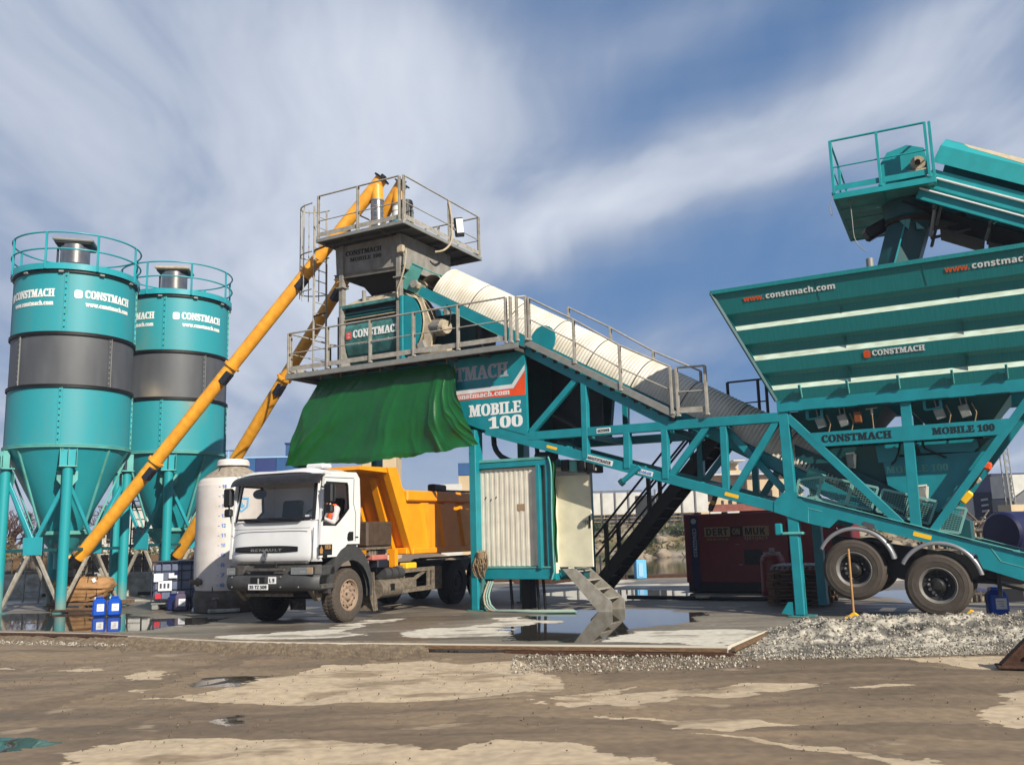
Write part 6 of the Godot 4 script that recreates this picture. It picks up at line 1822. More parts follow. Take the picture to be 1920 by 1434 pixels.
func truck() -> void:
	var t := thing("tipper_truck", "white cabbed tipper truck with an orange steel body standing under the green tarpaulin", "truck", V(-3.30, 0, -18.22), deg_to_rad(65))
	var W := M.truck_white as Material
	var D := M.plastic as Material
	var wz := -2.14
	# cab shell
	var cab := grp("cab", t)
	var fx := func(u: float) -> float:
		return pow(absf(2.0 * u - 1.0), 7.0) * 0.13
	mi("front_panel", grid(30, 12, func(u: float, v: float) -> Vector3:
		var h := lerpf(1.20, 1.97, v)
		var x := lerpf(-1.075, -1.015, smoothstep(0.2, 1.0, v))
		if v < 0.08: x += (0.08 - v) * 0.5
		return V(x + fx.call(u), h, lerpf(0.02, wz - 0.02, u))), W, cab)
	bar(cab, "panel_seam", V(-1.072, 1.83, -0.16), V(-1.072, 1.83, -1.99), 0.008, 0.012, M.steel_dark, 0)
	bar(cab, "panel_seam", V(-1.055, 1.24, -0.10), V(-1.03, 1.83, -0.10), 0.012, 0.012, M.galv, 0)
	# grille slot
	mi("grille_slot", grid(20, 4, func(u: float, v: float) -> Vector3:
		var e := 1.0 - 0.35 * pow(absf(2 * u - 1), 3.0)
		return V(-1.083 + 0.0 * u, 1.44 + (v - 0.5) * 0.135 * e, lerpf(-0.42, -1.95, u))), M.black, cab)
	mi("lettering", letters("RENAULT", false, 0.75, 0.045), M.galv, cab, V(-1.086, 1.405, -1.55), Vector3(0, -PI / 2, 0))
	for k in 2:
		bar(cab, "grille_bar", V(-1.088, 1.43 + k * 0.035, -0.60), V(-1.088, 1.43 + k * 0.035, -1.8), 0.008, 0.01, M.plastic)
	# rhombus badge
	var bd := grp("badge", cab, V(-1.10, 1.33, -1.19), Vector3(0, -PI / 2, 0.0))
	ring(bd, "badge_rim", [Vector2(0, 0.11), Vector2(0.062, 0), Vector2(0, -0.11), Vector2(-0.062, 0)], [Vector2(0, 0.05), Vector2(0.026, 0), Vector2(0, -0.05), Vector2(-0.026, 0)], -0.01, 0.02, M.chrome)
	# windscreen, pillars, wipers
	var ws := func(u: float, v: float) -> Vector3:
		return V(lerpf(-1.015, -0.875, v) + fx.call(u) * 0.8 - 0.03 * (1.0 - pow(2 * u - 1, 2.0)), lerpf(1.98, 2.72, v), lerpf(0.02, wz - 0.02, u) + (v * 0.05) * (2 * u - 1))
	mi("windscreen", grid(24, 8, func(u: float, v: float) -> Vector3: return ws.call(lerpf(0.05, 0.95, u), v)), M.glass, cab)
	for s in [0.0, 0.945]:
		mi("pillar", grid(6, 8, func(u: float, v: float) -> Vector3: return ws.call(s + u * 0.055, v) + V(-0.006, 0, 0)), W, cab)
	for s in [[0.052, 0.085], [0.915, 0.948]]:
		mi("screen_seal", grid(4, 8, func(u: float, v: float) -> Vector3: return ws.call(lerpf(s[0], s[1], u), v) + V(-0.012, 0, 0)), M.black, cab)
	mi("wiper_cowl", grid(24, 3, func(u: float, v: float) -> Vector3: return ws.call(lerpf(0.06, 0.94, u), 0.02 + v * 0.06 - 0.06 * (1.0 if absf(u - 0.5) < 0.34 else 0.0) * (1 - v)) + V(-0.016, 0, 0)), M.black, cab)
	for s in [0.25, 0.6]:
		bar(cab, "wiper", ws.call(s, 0.02) + V(-0.04, 0, 0), ws.call(s + 0.28, 0.07) + V(-0.04, 0, 0), 0.02, 0.015, M.black)
	mi("sun_visor", grid(26, 8, func(u: float, v: float) -> Vector3:
		var a := v * PI * 0.62
		return V(-1.13 + 0.26 * (1 - cos(a)) + fx.call(u) * 0.9, 2.66 + sin(a) * 0.20 + 0.03 * (1.0 - pow(2 * u - 1, 4.0)), lerpf(0.03, wz - 0.03, u))), M.visor, cab)
	# roof
	mi("roof", grid(16, 16, func(u: float, v: float) -> Vector3:
		var e := pow(absf(2 * v - 1), 5.0)
		var f := pow(absf(2 * u - 1), 6.0)
		return V(lerpf(-0.93, 0.30, u), 2.99 - 0.12 * e - 0.08 * f + 0.02 * sin(u * 9.0) * sin(v * 8.0), lerpf(0.0, wz, v))), W, cab)
	box(cab, "roof_beacon", V(-0.55, 3.02, -0.35), Vector3(0.30, 0.10, 0.42), W, 0.04)
	box(cab, "rear_wall", V(0.285, 2.15, wz / 2), Vector3(0.03, 1.5, 2.1), W, 0.01)
	# sides with window openings
	var outer := [Vector2(-1.0, 1.27), Vector2(-0.965, 1.97), Vector2(-0.885, 2.60), Vector2(-0.83, 2.90), Vector2(0.18, 2.92), Vector2(0.30, 2.80), Vector2(0.33, 2.2), Vector2(0.30, 1.50), Vector2(-0.12, 1.50), Vector2(-0.45, 1.27)]
	var inner := [Vector2(-0.905, 1.87), Vector2(-0.895, 2.0), Vector2(-0.85, 2.45), Vector2(-0.815, 2.70), Vector2(-0.13, 2.70), Vector2(-0.10, 2.64), Vector2(-0.068, 2.19), Vector2(-0.25, 2.042), Vector2(-0.38, 1.945), Vector2(-0.50, 1.866)]
	for s in [0.0, wz]:
		var z0: float = s - 0.03
		var d := grp("door", cab)
		ring(d, "door_skin", outer, inner, z0, z0 + 0.055, W)
		var shrink := []
		for v in inner: shrink.append(v + (Vector2(-0.45, 2.3) - v) * 0.06)
		ring(d, "window_seal", inner.map(func(v): return v + (v - Vector2(-0.45, 2.3)) * 0.012), shrink, z0 + 0.02, z0 + 0.062, M.black)
		if s < -1.0: flat(d, "window_glass", inner, z0 + 0.02, z0 + 0.025, M.glass)
	var dn := cab
	flat(dn, "door_handle", [Vector2(-0.13, 1.60), Vector2(-0.11, 1.70), Vector2(-0.06, 1.74), Vector2(0.07, 1.74), Vector2(0.07, 1.57), Vector2(-0.10, 1.56)], 0.02, 0.036, M.black)
	box(dn, "side_badge", V(0.20, 1.63, 0.027), Vector3(0.10, 0.03, 0.006), M.plastic, 0.001)
	for q in [[0.14, 1.55, 0.16, 2.1], [0.16, 2.1, 0.08, 2.3], [0.08, 2.3, 0.10, 2.78], [-0.85, 2.78, 0.10, 2.80]]:
		bar(dn, "door_seam", V(q[0], q[1], 0.026), V(q[2], q[3], 0.026), 0.010, 0.008, M.steel_dark, 0)
	for q in [[0.2, 2.5], [0.22, 2.35], [0.24, 2.2]]:
		box(dn, "panel_dent", V(q[0], q[1], 0.026), Vector3(0.10, 0.07, 0.012), W, 0.005, Vector3(0, 0, 0.4))
	var sg := grp("door_sign", cab, V(-0.83, 1.41, 0.028))
	box(sg, "sign_plate", V(0, 0, 0), Vector3(0.42, 0.20, 0.006), M.black, 0.001)
	box(sg, "sign_tab", V(-0.01, -0.13, 0), Vector3(0.14, 0.07, 0.006), M.black, 0.001)
	flat(sg, "flame_emblem", [Vector2(-0.13, 0.08), Vector2(-0.08, 0.0), Vector2(-0.09, -0.07), Vector2(-0.17, -0.07), Vector2(-0.18, 0.0)], 0.003, 0.006, M.wood_pale)
	mi("lettering", letters("SES", true, 0.18, 0.075), M.wood_pale, sg, V(-0.02, 0.01, 0.003))
	box(sg, "sign_stripe", V(0.08, -0.055, 0.003), Vector3(0.20, 0.05, 0.004), M.collar, 0.001)
	# inside of the cab
	box(cab, "dashboard", V(-0.72, 1.86, wz / 2), Vector3(0.36, 0.18, 1.98), M.seat, 0.05)
	box(cab, "cab_floor", V(-0.35, 1.42, wz / 2), Vector3(1.2, 0.06, 2.05), M.black)
	for z in [-0.55, -1.6]:
		box(cab, "seat", V(0.02, 1.66, z), Vector3(0.48, 0.14, 0.50), M.seat, 0.05)
		box(cab, "seat_back", V(0.20, 2.06, z), Vector3(0.12, 0.72, 0.48), M.seat, 0.05, Vector3(0, 0, -0.12))
	box(cab, "paper", V(-0.82, 1.965, -0.55), Vector3(0.2, 0.006, 0.3), M.label_white, 0.001)
	box(cab, "screen_sticker", V(-0.90, 2.05, -0.30), Vector3(0.01, 0.06, 0.2), M.label_white, 0.001)
	mi("steering_wheel", sweep(range(0, 17).map(func(k): return V(-0.52 + cos(TAU * k / 16.0) * 0.10, 2.03 + cos(TAU * k / 16.0) * 0.17, -0.52 + sin(TAU * k / 16.0) * 0.21)), 0.016, 6, 2), M.black, cab)
	mi("sun_blind", grid(12, 4, func(u: float, v: float) -> Vector3:
		var a := u * TAU
		return V(-0.86, 2.52 + sin(a) * 0.10 * v, -1.55 + cos(a) * 0.18 * v)), M.black, cab)
	# mirrors
	for s in [1, -1]:
		var z := 0.22 if s > 0 else wz - 0.10
		var mr := grp("mirror", cab)
		box(mr, "mirror_head", V(-0.98, 2.47, z), Vector3(0.12, 0.37, 0.20), M.black, 0.03)
		box(mr, "mirror_head", V(-0.97, 2.17, z), Vector3(0.11, 0.16, 0.18), M.black, 0.03)
		box(mr, "mirror_glass", V(-0.917, 2.47, z), Vector3(0.008, 0.32, 0.18), M.chrome, 0.002)
		tube(mr, "mirror_arm", V(-0.93, 2.60, 0.0 if s > 0 else wz), V(-0.97, 2.56, z), 0.016, M.black, 8)
		tube(mr, "mirror_arm", V(-0.95, 1.95, 0.03 if s > 0 else wz - 0.03), V(-0.97, 2.30, z), 0.016, M.black, 8)
	# bumper and lights
	var bp := grp("bumper", t)
	mi("bumper_bar", grid(30, 10, func(u: float, v: float) -> Vector3:
		var a := v * PI
		var x: float = -1.07 - 0.13 * pow(sin(a), 0.4) + pow(absf(2 * u - 1), 9.0) * 0.16
		return V(x, lerpf(0.66, 0.98, v), lerpf(0.05, wz - 0.05, u))), D, bp)
	mi("upper_bumper", grid(30, 6, func(u: float, v: float) -> Vector3:
		var c := 1.0 if absf(u - 0.5) < 0.26 else 0.0
		return V(-1.13 + 0.04 * v + c * 0.05 + pow(absf(2 * u - 1), 9.0) * 0.14, lerpf(0.97, 1.14, v) + 0.03 * c * v, lerpf(0.04, wz - 0.04, u))), M.plastic_dusty, bp)
	box(bp, "upper_step", V(-1.02, 1.185, wz / 2), Vector3(0.12, 0.07, 1.7), M.plastic_dusty, 0.02)
	box(bp, "centre_step", V(-1.17, 1.05, wz / 2 - 0.05), Vector3(0.06, 0.05, 0.95), M.plastic_dusty, 0.02)
	box(bp, "step_recess", V(-1.155, 1.13, wz / 2 - 0.05), Vector3(0.05, 0.07, 0.55), M.black, 0.01)
	box(bp, "tow_recess", V(-1.192, 0.86, -1.27), Vector3(0.03, 0.13, 0.36), M.black, 0.01)
	tube(bp, "tow_pin", V(-1.21, 0.80, -1.25), V(-1.21, 0.90, -1.25), 0.018, M.galv, 8)
	for s in [0, 1]:
		var z := -0.26 if s == 0 else -1.97
		var w := 0.54 if s == 0 else 0.24
		var hl := grp("headlight", bp)
		box(hl, "lamp_housing", V(-1.135, 1.035, z), Vector3(0.05, 0.15, w), M.black, 0.015)
		box(hl, "lamp_glass", V(-1.163, 1.035, z), Vector3(0.006, 0.13, w - 0.04), M.lamp_lens, 0.002)
		tube(hl, "reflector", V(-1.158, 1.03, z - 0.12 + 0.1 * s), V(-1.150, 1.03, z - 0.12 + 0.1 * s), 0.055, M.chrome, 20)
		box(hl, "reflector_strip", V(-1.159, 1.02, z + 0.02), Vector3(0.004, 0.02, 0.12), M.chrome, 0.001)
		if s == 0: box(hl, "indicator", V(-1.158, 1.04, z + 0.185), Vector3(0.02, 0.115, 0.13), M.sign_tan, 0.01)
	var np := grp("number_plate", bp, V(-1.212, 0.74, -1.25), Vector3(0, -PI / 2, 0))
	box(np, "plate", V(0, 0, 0), Vector3(0.48, 0.105, 0.008), M.label_white, 0.002)
	mi("lettering", letters("35 TZ 509", false, 0.42, 0.065), M.black_letter, np, V(-0.21, -0.033, 0.004))
	var ns := grp("bumper_sign", bp, V(-1.207, 0.865, -0.92), Vector3(0, -PI / 2, 0))
	box(ns, "sign_plate", V(0, 0, 0), Vector3(0.19, 0.13, 0.008), M.label_white, 0.002)
	mi("lettering", letters("L 9", false, 0.12, 0.07), M.black_letter, ns, V(-0.06, -0.035, 0.004))
	for q in [[0.93, -0.72], [0.74, -0.72], [0.74, -0.3], [0.93, -1.9], [0.74, -1.9]]:
		tube(bp, "bolt", V(-1.20, q[0], q[1]), V(-1.215, q[0], q[1]), 0.014, M.galv, 8)
	bar(bp, "under_run_bar", V(-1.0, 0.58, -0.6), V(-1.0, 0.58, -1.7), 0.06, 0.06, M.mud_metal)
	for z in [-0.2, -1.95]:
		mi("bumper_stay", loft([V(-0.95, 0.66, z), V(-0.6, 0.66, z), V(-0.6, 0.66, z - 0.1), V(-0.95, 0.66, z - 0.1)], [V(-0.72, 0.45, z), V(-0.62, 0.50, z), V(-0.62, 0.50, z - 0.1), V(-0.72, 0.45, z - 0.1)]), M.mud_metal, bp)
	# wing and steps on both sides
	for s in [1, -1]:
		var z := 0.03 if s > 0 else wz - 0.03
		var w := grp("wing", t)
		var arc := []
		var arco := []
		for k in 13:
			var a := lerpf(-0.12, PI * 0.97, k / 12.0)
			arc.append(Vector2(cos(a) * 0.66, 0.53 + sin(a) * 0.66))
			arco.append(Vector2(cos(a) * (0.74 + 0.10 * sin(a)), 0.53 + sin(a) * (0.74 + 0.22 * sin(a))))
		var st := newst()
		for k in 12:
			for zz in [z, z - 0.09 * s]:
				quad(st, V(arc[k].x, arc[k].y, zz), V(arc[k + 1].x, arc[k + 1].y, zz), V(arco[k + 1].x, arco[k + 1].y, zz), V(arco[k].x, arco[k].y, zz), V(0, 0, s if zz == z else -s))
			quad(st, V(arco[k].x, arco[k].y, z), V(arco[k + 1].x, arco[k + 1].y, z), V(arco[k + 1].x, arco[k + 1].y, z - 0.45 * s), V(arco[k].x, arco[k].y, z - 0.45 * s), V(arco[k].x, arco[k].y - 0.53, 0))
		mi("wheel_arch", st.commit(), D, w)
		box(w, "side_step", V(-0.74, 1.02, z - 0.06 * s), Vector3(0.46, 0.20, 0.12), D, 0.03)
		box(w, "step_well", V(-0.76, 0.86, z - 0.10 * s), Vector3(0.40, 0.16, 0.10), M.black, 0.02)
		box(w, "lower_step", V(-0.74, 0.73, z - 0.05 * s), Vector3(0.42, 0.10, 0.14), M.plastic_dusty, 0.02)
		box(w, "mud_flap", V(0.86, 0.52, z - 0.22 * s), Vector3(0.03, 0.78, 0.40), M.mud_metal, 0.005, Vector3(0, 0, 0.06))
		flat(w, "wing_tail", [Vector2(0.72, 0.45), Vector2(0.80, 0.75), Vector2(0.98, 0.42), Vector2(1.02, 0.14), Vector2(0.86, 0.13)], z - 0.06 * s, z - 0.05 * s, M.mud_metal)
	# chassis and running gear
	var ch := grp("chassis", t)
	for z in [-0.62, -1.52]: channel(ch, "frame_rail", V(-0.9, 0.86, z), V(6.6, 0.86, z), 0.26, 0.09, M.steel_dark)
	for x in [0.0, 4.44, 5.92]:
		tube(ch, "axle_beam", V(x, 0.52, -0.2), V(x, 0.52, -1.95), 0.09, M.black, 12)
	box(ch, "engine", V(-0.3, 0.95, wz / 2), Vector3(1.3, 0.7, 0.9), M.black, 0.05)
	tube(ch, "fuel_tank", V(1.05, 0.55, -0.10), V(1.85, 0.55, -0.10), 0.19, M.mud_metal, 22)
	tube(ch, "tank_end", V(1.03, 0.55, -0.10), V(1.06, 0.55, -0.10), 0.20, M.mud_metal, 22)
	box(ch, "tank_label", V(1.42, 0.58, 0.085), Vector3(0.16, 0.14, 0.015), M.steel_dark, 0.005)
	for k in 3: tube(ch, "air_bottle", V(1.30 + k * 0.26, 0.86, -0.12), V(1.52 + k * 0.26, 0.84, -0.12), 0.13, M.plastic, 16)
	box(ch, "guard_top", V(2.85, 0.88, -0.06), Vector3(1.74, 0.09, 0.06), M.mud_metal)
	box(ch, "guard_bottom", V(2.85, 0.46, -0.06), Vector3(1.74, 0.10, 0.06), M.mud_metal)
	box(ch, "guard_end", V(3.50, 0.67, -0.06), Vector3(0.46, 0.50, 0.05), M.mud_metal)
	box(ch, "guard_post", V(3.12, 0.66, -0.055), Vector3(0.10, 0.38, 0.05), M.mud_metal)
	bar(ch, "guard_brace", V(2.3, 0.60, -0.08), V(3.0, 0.84, -0.08), 0.07, 0.05, M.mud_metal)
	box(ch, "guard_box", V(2.3, 0.60, -0.12), Vector3(0.55, 0.24, 0.2), M.mud_metal, 0.03)
	box(ch, "yellow_box", V(2.37, 0.98, -0.12), Vector3(0.42, 0.13, 0.2), M.yellow_paint, 0.02)
	box(ch, "spring_hanger", V(2.0, 0.80, -0.15), Vector3(0.12, 0.4, 0.2), M.mud_metal, 0.02)
	box(ch, "tool_cabinet", V(1.10, 1.68, -0.16), Vector3(0.94, 0.52, 0.30), M.brown_box, 0.04)
	box(ch, "cabinet_base", V(1.05, 1.39, -0.16), Vector3(0.9, 0.05, 0.28), M.mud_metal, 0.01)
	box(ch, "salmon_block", V(1.10, 1.20, -0.10), Vector3(0.56, 0.11, 0.20), M.salmon, 0.02)
	box(ch, "battery_box", V(1.20, 1.07, -0.12), Vector3(0.40, 0.17, 0.24), M.collar, 0.02)
	box(ch, "battery_box", V(1.22, 1.30, -0.16), Vector3(0.34, 0.12, 0.20), M.black, 0.02)
	for k in 3: box(ch, "valve", V(0.80 + k * 0.1, 1.30, -0.1), Vector3(0.06, 0.12, 0.08), M.mud_metal, 0.01)
	tube(ch, "exhaust", V(1.55, 1.15, -0.25), V(1.55, 1.45, -0.25), 0.10, M.cement, 16)
	bar(ch, "body_hinge_post", V(1.98, 0.95, -0.25), V(1.98, 1.35, -0.25), 0.16, 0.12, M.truck_orange)
	for x in [3.9, 5.2, 6.4]: box(ch, "rear_wing", V(x, 1.10, -0.25), Vector3(0.9, 0.03, 0.5), M.black)
	# wheels
	truck_wheel(t, 0.0, -0.17, false, true)
	truck_wheel(t, 0.0, wz + 0.17, true, false)
	for x in [4.44, 5.92]:
		truck_wheel(t, x, -0.17, false, false)
		truck_wheel(t, x, wz + 0.17, true, false)
	# orange body
	var b := grp("tipper_body", t)
	var O := M.truck_orange as Material
	var side := [Vector2(1.30, 3.07), Vector2(1.66, 3.09), Vector2(1.93, 2.70), Vector2(2.14, 2.58), Vector2(6.9, 2.64), Vector2(6.9, 1.22), Vector2(2.30, 1.235)]
	for s in [0.03, wz - 0.03]:
		var dz := -0.05 if s > -1 else 0.05
		flat(b, "side_wall", side, s + dz - 0.02, s + dz + 0.02, O)
		var e := 1.0 if s > -1 else -1.0
		bar(b, "top_rail", V(2.02, 2.50, s + 0.0), V(6.9, 2.54, s), 0.24, 0.14, O, 0.03)
		bar(b, "bottom_rail", V(2.30, 1.29, s - 0.02 * e), V(6.9, 1.27, s - 0.02 * e), 0.13, 0.12, O, 0.02)
		mi("head_post", loft([V(1.28, 3.08, s + 0.02 * e), V(1.66, 3.10, s + 0.02 * e), V(1.66, 3.10, s - 0.14 * e), V(1.28, 3.08, s - 0.14 * e)], [V(2.26, 1.235, s + 0.02 * e), V(2.62, 1.235, s + 0.02 * e), V(2.62, 1.235, s - 0.14 * e), V(2.26, 1.235, s - 0.14 * e)]), O, b)
		for x in [2.98, 3.72, 4.7, 5.7, 6.7]:
			var pts := [Vector2(x - 0.34, 2.40), Vector2(x + 0.10, 2.40), Vector2(x + 0.24, 1.33), Vector2(x - 0.02, 1.33)]
			var inn := pts.map(func(v): return V(v.x, v.y, s - 0.03 * e))
			var out := [V(x - 0.22, 2.34, s + 0.02 * e), V(x + 0.02, 2.34, s + 0.02 * e), V(x + 0.12, 1.36, s + 0.02 * e), V(x + 0.04, 1.36, s + 0.02 * e)]
			mi("side_rib", loft(inn, out), O, b)
	# sloping headboard with ribs, and the canopy over the cab
	mi("headboard", loft([V(1.50, 3.06, -0.05), V(1.56, 3.06, -0.05), V(1.56, 3.06, wz + 0.05), V(1.50, 3.06, wz + 0.05)], [V(2.34, 1.24, -0.05), V(2.40, 1.24, -0.05), V(2.40, 1.24, wz + 0.05), V(2.34, 1.24, wz + 0.05)]), O, b)
	for z in [-0.36, -0.95, -1.5, -1.95]:
		mi("headboard_rib", loft([V(1.42, 2.88, z), V(1.58, 2.88, z), V(1.58, 2.88, z - 0.16), V(1.42, 2.88, z - 0.16)], [V(2.12, 1.36, z), V(2.28, 1.36, z), V(2.28, 1.36, z - 0.16), V(2.12, 1.36, z - 0.16)]), O, b)
	bar(b, "headboard_rail", V(2.2, 1.30, 0.0), V(2.2, 1.30, wz), 0.14, 0.16, O, 0.02)
	mi("canopy", loft([V(0.30, 3.06, 0.02), V(1.60, 3.09, 0.02), V(1.60, 3.09, wz - 0.02), V(0.30, 3.06, wz - 0.02)], [V(0.30, 2.99, 0.02), V(1.56, 2.97, 0.02), V(1.56, 2.97, wz - 0.02), V(0.30, 2.99, wz - 0.02)]), O, b)
	box(b, "body_floor", V(4.6, 1.28, wz / 2), Vector3(4.6, 0.06, 2.1), O)
	box(b, "tail_gate", V(6.92, 1.95, wz / 2), Vector3(0.06, 1.4, 2.15), O)
	bar(b, "cover_roll", V(3.5, 2.74, -0.18), V(4.1, 2.73, -0.18), 0.16, 0.2, M.black, 0.03)
	bar(b, "cover_roll", V(3.8, 2.66, -0.3), V(6.9, 2.70, -0.3), 0.08, 0.3, M.black, 0.03)
	driver()


# ------------------------------------------------------------------ the driver
func flesh(bones: Array, cell: float, _cutter: Variant = null) -> ArrayMesh:
	var lo := Vector3.INF
	var hi := -Vector3.INF
	for b in bones:
		var r: float = maxf(b[2], b[3]) + cell * 2
		lo = lo.min(b[0] - Vector3.ONE * r).min(b[1] - Vector3.ONE * r)
		hi = hi.max(b[0] + Vector3.ONE * r).max(b[1] + Vector3.ONE * r)
	var n := Vector3i(((hi - lo) / cell).ceil()) + Vector3i.ONE
	var f := PackedFloat32Array()
	f.resize(n.x * n.y * n.z)
	f.fill(1.0)
	for b in bones:
		var a: Vector3 = b[0]
		var c: Vector3 = b[1]
		var ab := c - a
		var l2 := maxf(ab.length_squared(), 1e-9)
		var r: float = maxf(b[2], b[3]) + 0.06
		var i0 := Vector3i(((a.min(c) - Vector3.ONE * r - lo) / cell).floor()).max(Vector3i.ZERO)
		var i1 := Vector3i(((a.max(c) + Vector3.ONE * r - lo) / cell).ceil()).min(n - Vector3i.ONE)
		for x in range(i0.x, i1.x + 1):
			for y in range(i0.y, i1.y + 1):
				for z in range(i0.z, i1.z + 1):
					var q := lo + Vector3(x, y, z) * cell
					var t := clampf((q - a).dot(ab) / l2, 0, 1)
					var d: float = q.distance_to(a + ab * t) - lerpf(b[2], b[3], t)
					var k := (x * n.y + y) * n.z + z
					var o := f[k]
					var h := clampf(0.5 + 0.5 * (o - d) / 0.03, 0, 1)
					f[k] = lerpf(o, d, h) - 0.03 * h * (1 - h)
	var st := newst()
	st.set_smooth_group(0)
	var at := {}
	var count := 0
	var off := [Vector3i(0, 0, 0), Vector3i(1, 0, 0), Vector3i(0, 1, 0), Vector3i(1, 1, 0), Vector3i(0, 0, 1), Vector3i(1, 0, 1), Vector3i(0, 1, 1), Vector3i(1, 1, 1)]
	var sy := n.z
	var sx := n.y * n.z
	for x in n.x - 1:
		for y in n.y - 1:
			for z in n.z - 1:
				var k := x * sx + y * sy + z
				var sum := Vector3.ZERO
				var m := 0
				for e in [[0, 1], [2, 3], [4, 5], [6, 7], [0, 2], [1, 3], [4, 6], [5, 7], [0, 4], [1, 5], [2, 6], [3, 7]]:
					var oa: Vector3i = off[e[0]]
					var ob: Vector3i = off[e[1]]
					var fa := f[k + oa.x * sx + oa.y * sy + oa.z]
					var fb := f[k + ob.x * sx + ob.y * sy + ob.z]
					if (fa < 0) != (fb < 0):
						sum += Vector3(oa).lerp(Vector3(ob), fa / (fa - fb))
						m += 1
				if m:
					at[k] = count
					count += 1
					st.add_vertex(lo + (Vector3(x, y, z) + sum / m) * cell)
	for k in at:
		var x: int = k / sx
		var y: int = (k / sy) % n.y
		var z: int = k % n.z
		for ax in 3:
			var d: int = [sx, sy, 1][ax]
			var p1: int = [sy, 1, sx][ax]
			var p2: int = [1, sx, sy][ax]
			if [y, z, x][ax] == 0 or [z, x, y][ax] == 0: continue
			var fa := f[k]
			var fb := f[k + d]
			if (fa < 0) == (fb < 0): continue
			if not (at.has(k - p1) and at.has(k - p2) and at.has(k - p1 - p2)): continue
			var q := [at[k], at[k - p1], at[k - p1 - p2], at[k - p2]]
			if fa < 0: q.reverse()
			for i in [0, 1, 2, 0, 2, 3]: st.add_index(q[i])
	st.generate_normals()
	return st.commit()


func driver() -> void:
	var p := thing("person", "driver in an orange and pale hi-vis vest sitting at the truck's open side window", "person", V(-3.30, 0, -18.22), deg_to_rad(65))
	var z := -0.50
	var hip := V(0.02, 1.80, z)
	var chest := V(-0.02, 2.12, z)
	var neck := V(-0.03, 2.27, z)
	var head := V(-0.06, 2.42, z + 0.01)
	var bones := [[hip + V(0, 0, 0.07), chest + V(0, -0.02, 0.08), 0.13, 0.135], [hip + V(0, 0, -0.07), chest + V(0, -0.02, -0.08), 0.13, 0.135], [chest + V(0, 0.08, 0.15), chest + V(0, 0.08, -0.15), 0.075, 0.075], [neck + V(0, -0.03, 0), head + V(0.01, -0.06, 0), 0.058, 0.052]]
	for s in [1, -1]:
		var sh := chest + V(0, 0.07, 0.20 * s)
		var el := V(-0.20, 1.92, z + 0.25 * s)
		var wr := V(-0.44, 2.02, z + 0.17 * s)
		bones.append([sh, el, 0.068, 0.05])
		bones.append([el, wr, 0.048, 0.033])
		bones.append([hip + V(-0.02, -0.04, 0.09 * s), V(-0.42, 1.80, z + 0.12 * s), 0.10, 0.07])
		bones.append([V(-0.42, 1.80, z + 0.12 * s), V(-0.50, 1.50, z + 0.12 * s), 0.07, 0.05])
	mi("body", flesh(bones, 0.02), M.shirt, p)
	# head, with brow, nose, chin and ears in one surface
	mi("head", flesh([[head + V(0.02, 0.03, 0), head + V(-0.01, 0.02, 0), 0.095, 0.088], [head + V(-0.03, -0.07, 0), head + V(-0.045, -0.085, 0), 0.05, 0.042], [head + V(-0.098, 0.005, 0), head + V(-0.112, -0.025, 0), 0.012, 0.017], [head + V(-0.085, 0.025, 0.03), head + V(-0.085, 0.025, -0.03), 0.016, 0.016], [head + V(0.015, -0.005, 0.092), head + V(0.015, -0.03, 0.09), 0.02, 0.014], [head + V(0.015, -0.005, -0.092), head + V(0.015, -0.03, -0.09), 0.02, 0.014], [head + V(0.0, -0.08, 0), neck, 0.05, 0.052]], 0.007), M.skin, p)
	mi("hair", flesh([[head + V(0.035, 0.055, 0), head + V(-0.02, 0.065, 0), 0.092, 0.082], [head + V(0.06, 0.0, 0), head + V(0.06, 0.05, 0), 0.07, 0.08]], 0.008), M.hair, p)
	for s in [1, -1]:
		mi("eye", stone_mesh(0), M.hair, p, head + V(-0.092, 0.008, 0.032 * s)).scale = Vector3.ONE * 0.009
		# hands closed on the wheel
		var w := V(-0.44, 2.02, z + 0.17 * s)
		var hb := [[w, w + V(-0.06, 0.02, 0.0), 0.03, 0.036]]
		for k in 4:
			var k0 := w + V(-0.075, 0.035 - k * 0.018, 0.0)
			var ln := [0.036, 0.042, 0.04, 0.032][k] as float
			hb.append([k0, k0 + V(-ln, 0.012, -0.012 * s), 0.0095, 0.009])
			hb.append([k0 + V(-ln, 0.012, -0.012 * s), k0 + V(-ln - 0.004, -0.012, -0.034 * s), 0.009, 0.008])
		hb.append([w + V(-0.03, 0.03, -0.012 * s), w + V(-0.07, 0.058, -0.03 * s), 0.012, 0.010])
		mi("hand", flesh(hb, 0.006), M.skin, p)
	# vest: two orange fronts over the shoulders
	var vb := []
	for s in [1, -1]:
		vb.append([chest + V(-0.085, 0.10, 0.12 * s), chest + V(-0.105, -0.16, 0.115 * s), 0.058, 0.062])
		vb.append([chest + V(0.03, 0.135, 0.13 * s), chest + V(-0.06, 0.125, 0.125 * s), 0.05, 0.05])
		vb.append([chest + V(0.075, 0.09, 0.11 * s), chest + V(0.09, -0.2, 0.1 * s), 0.06, 0.07])
	mi("vest", flesh(vb, 0.016), M.vest, p)


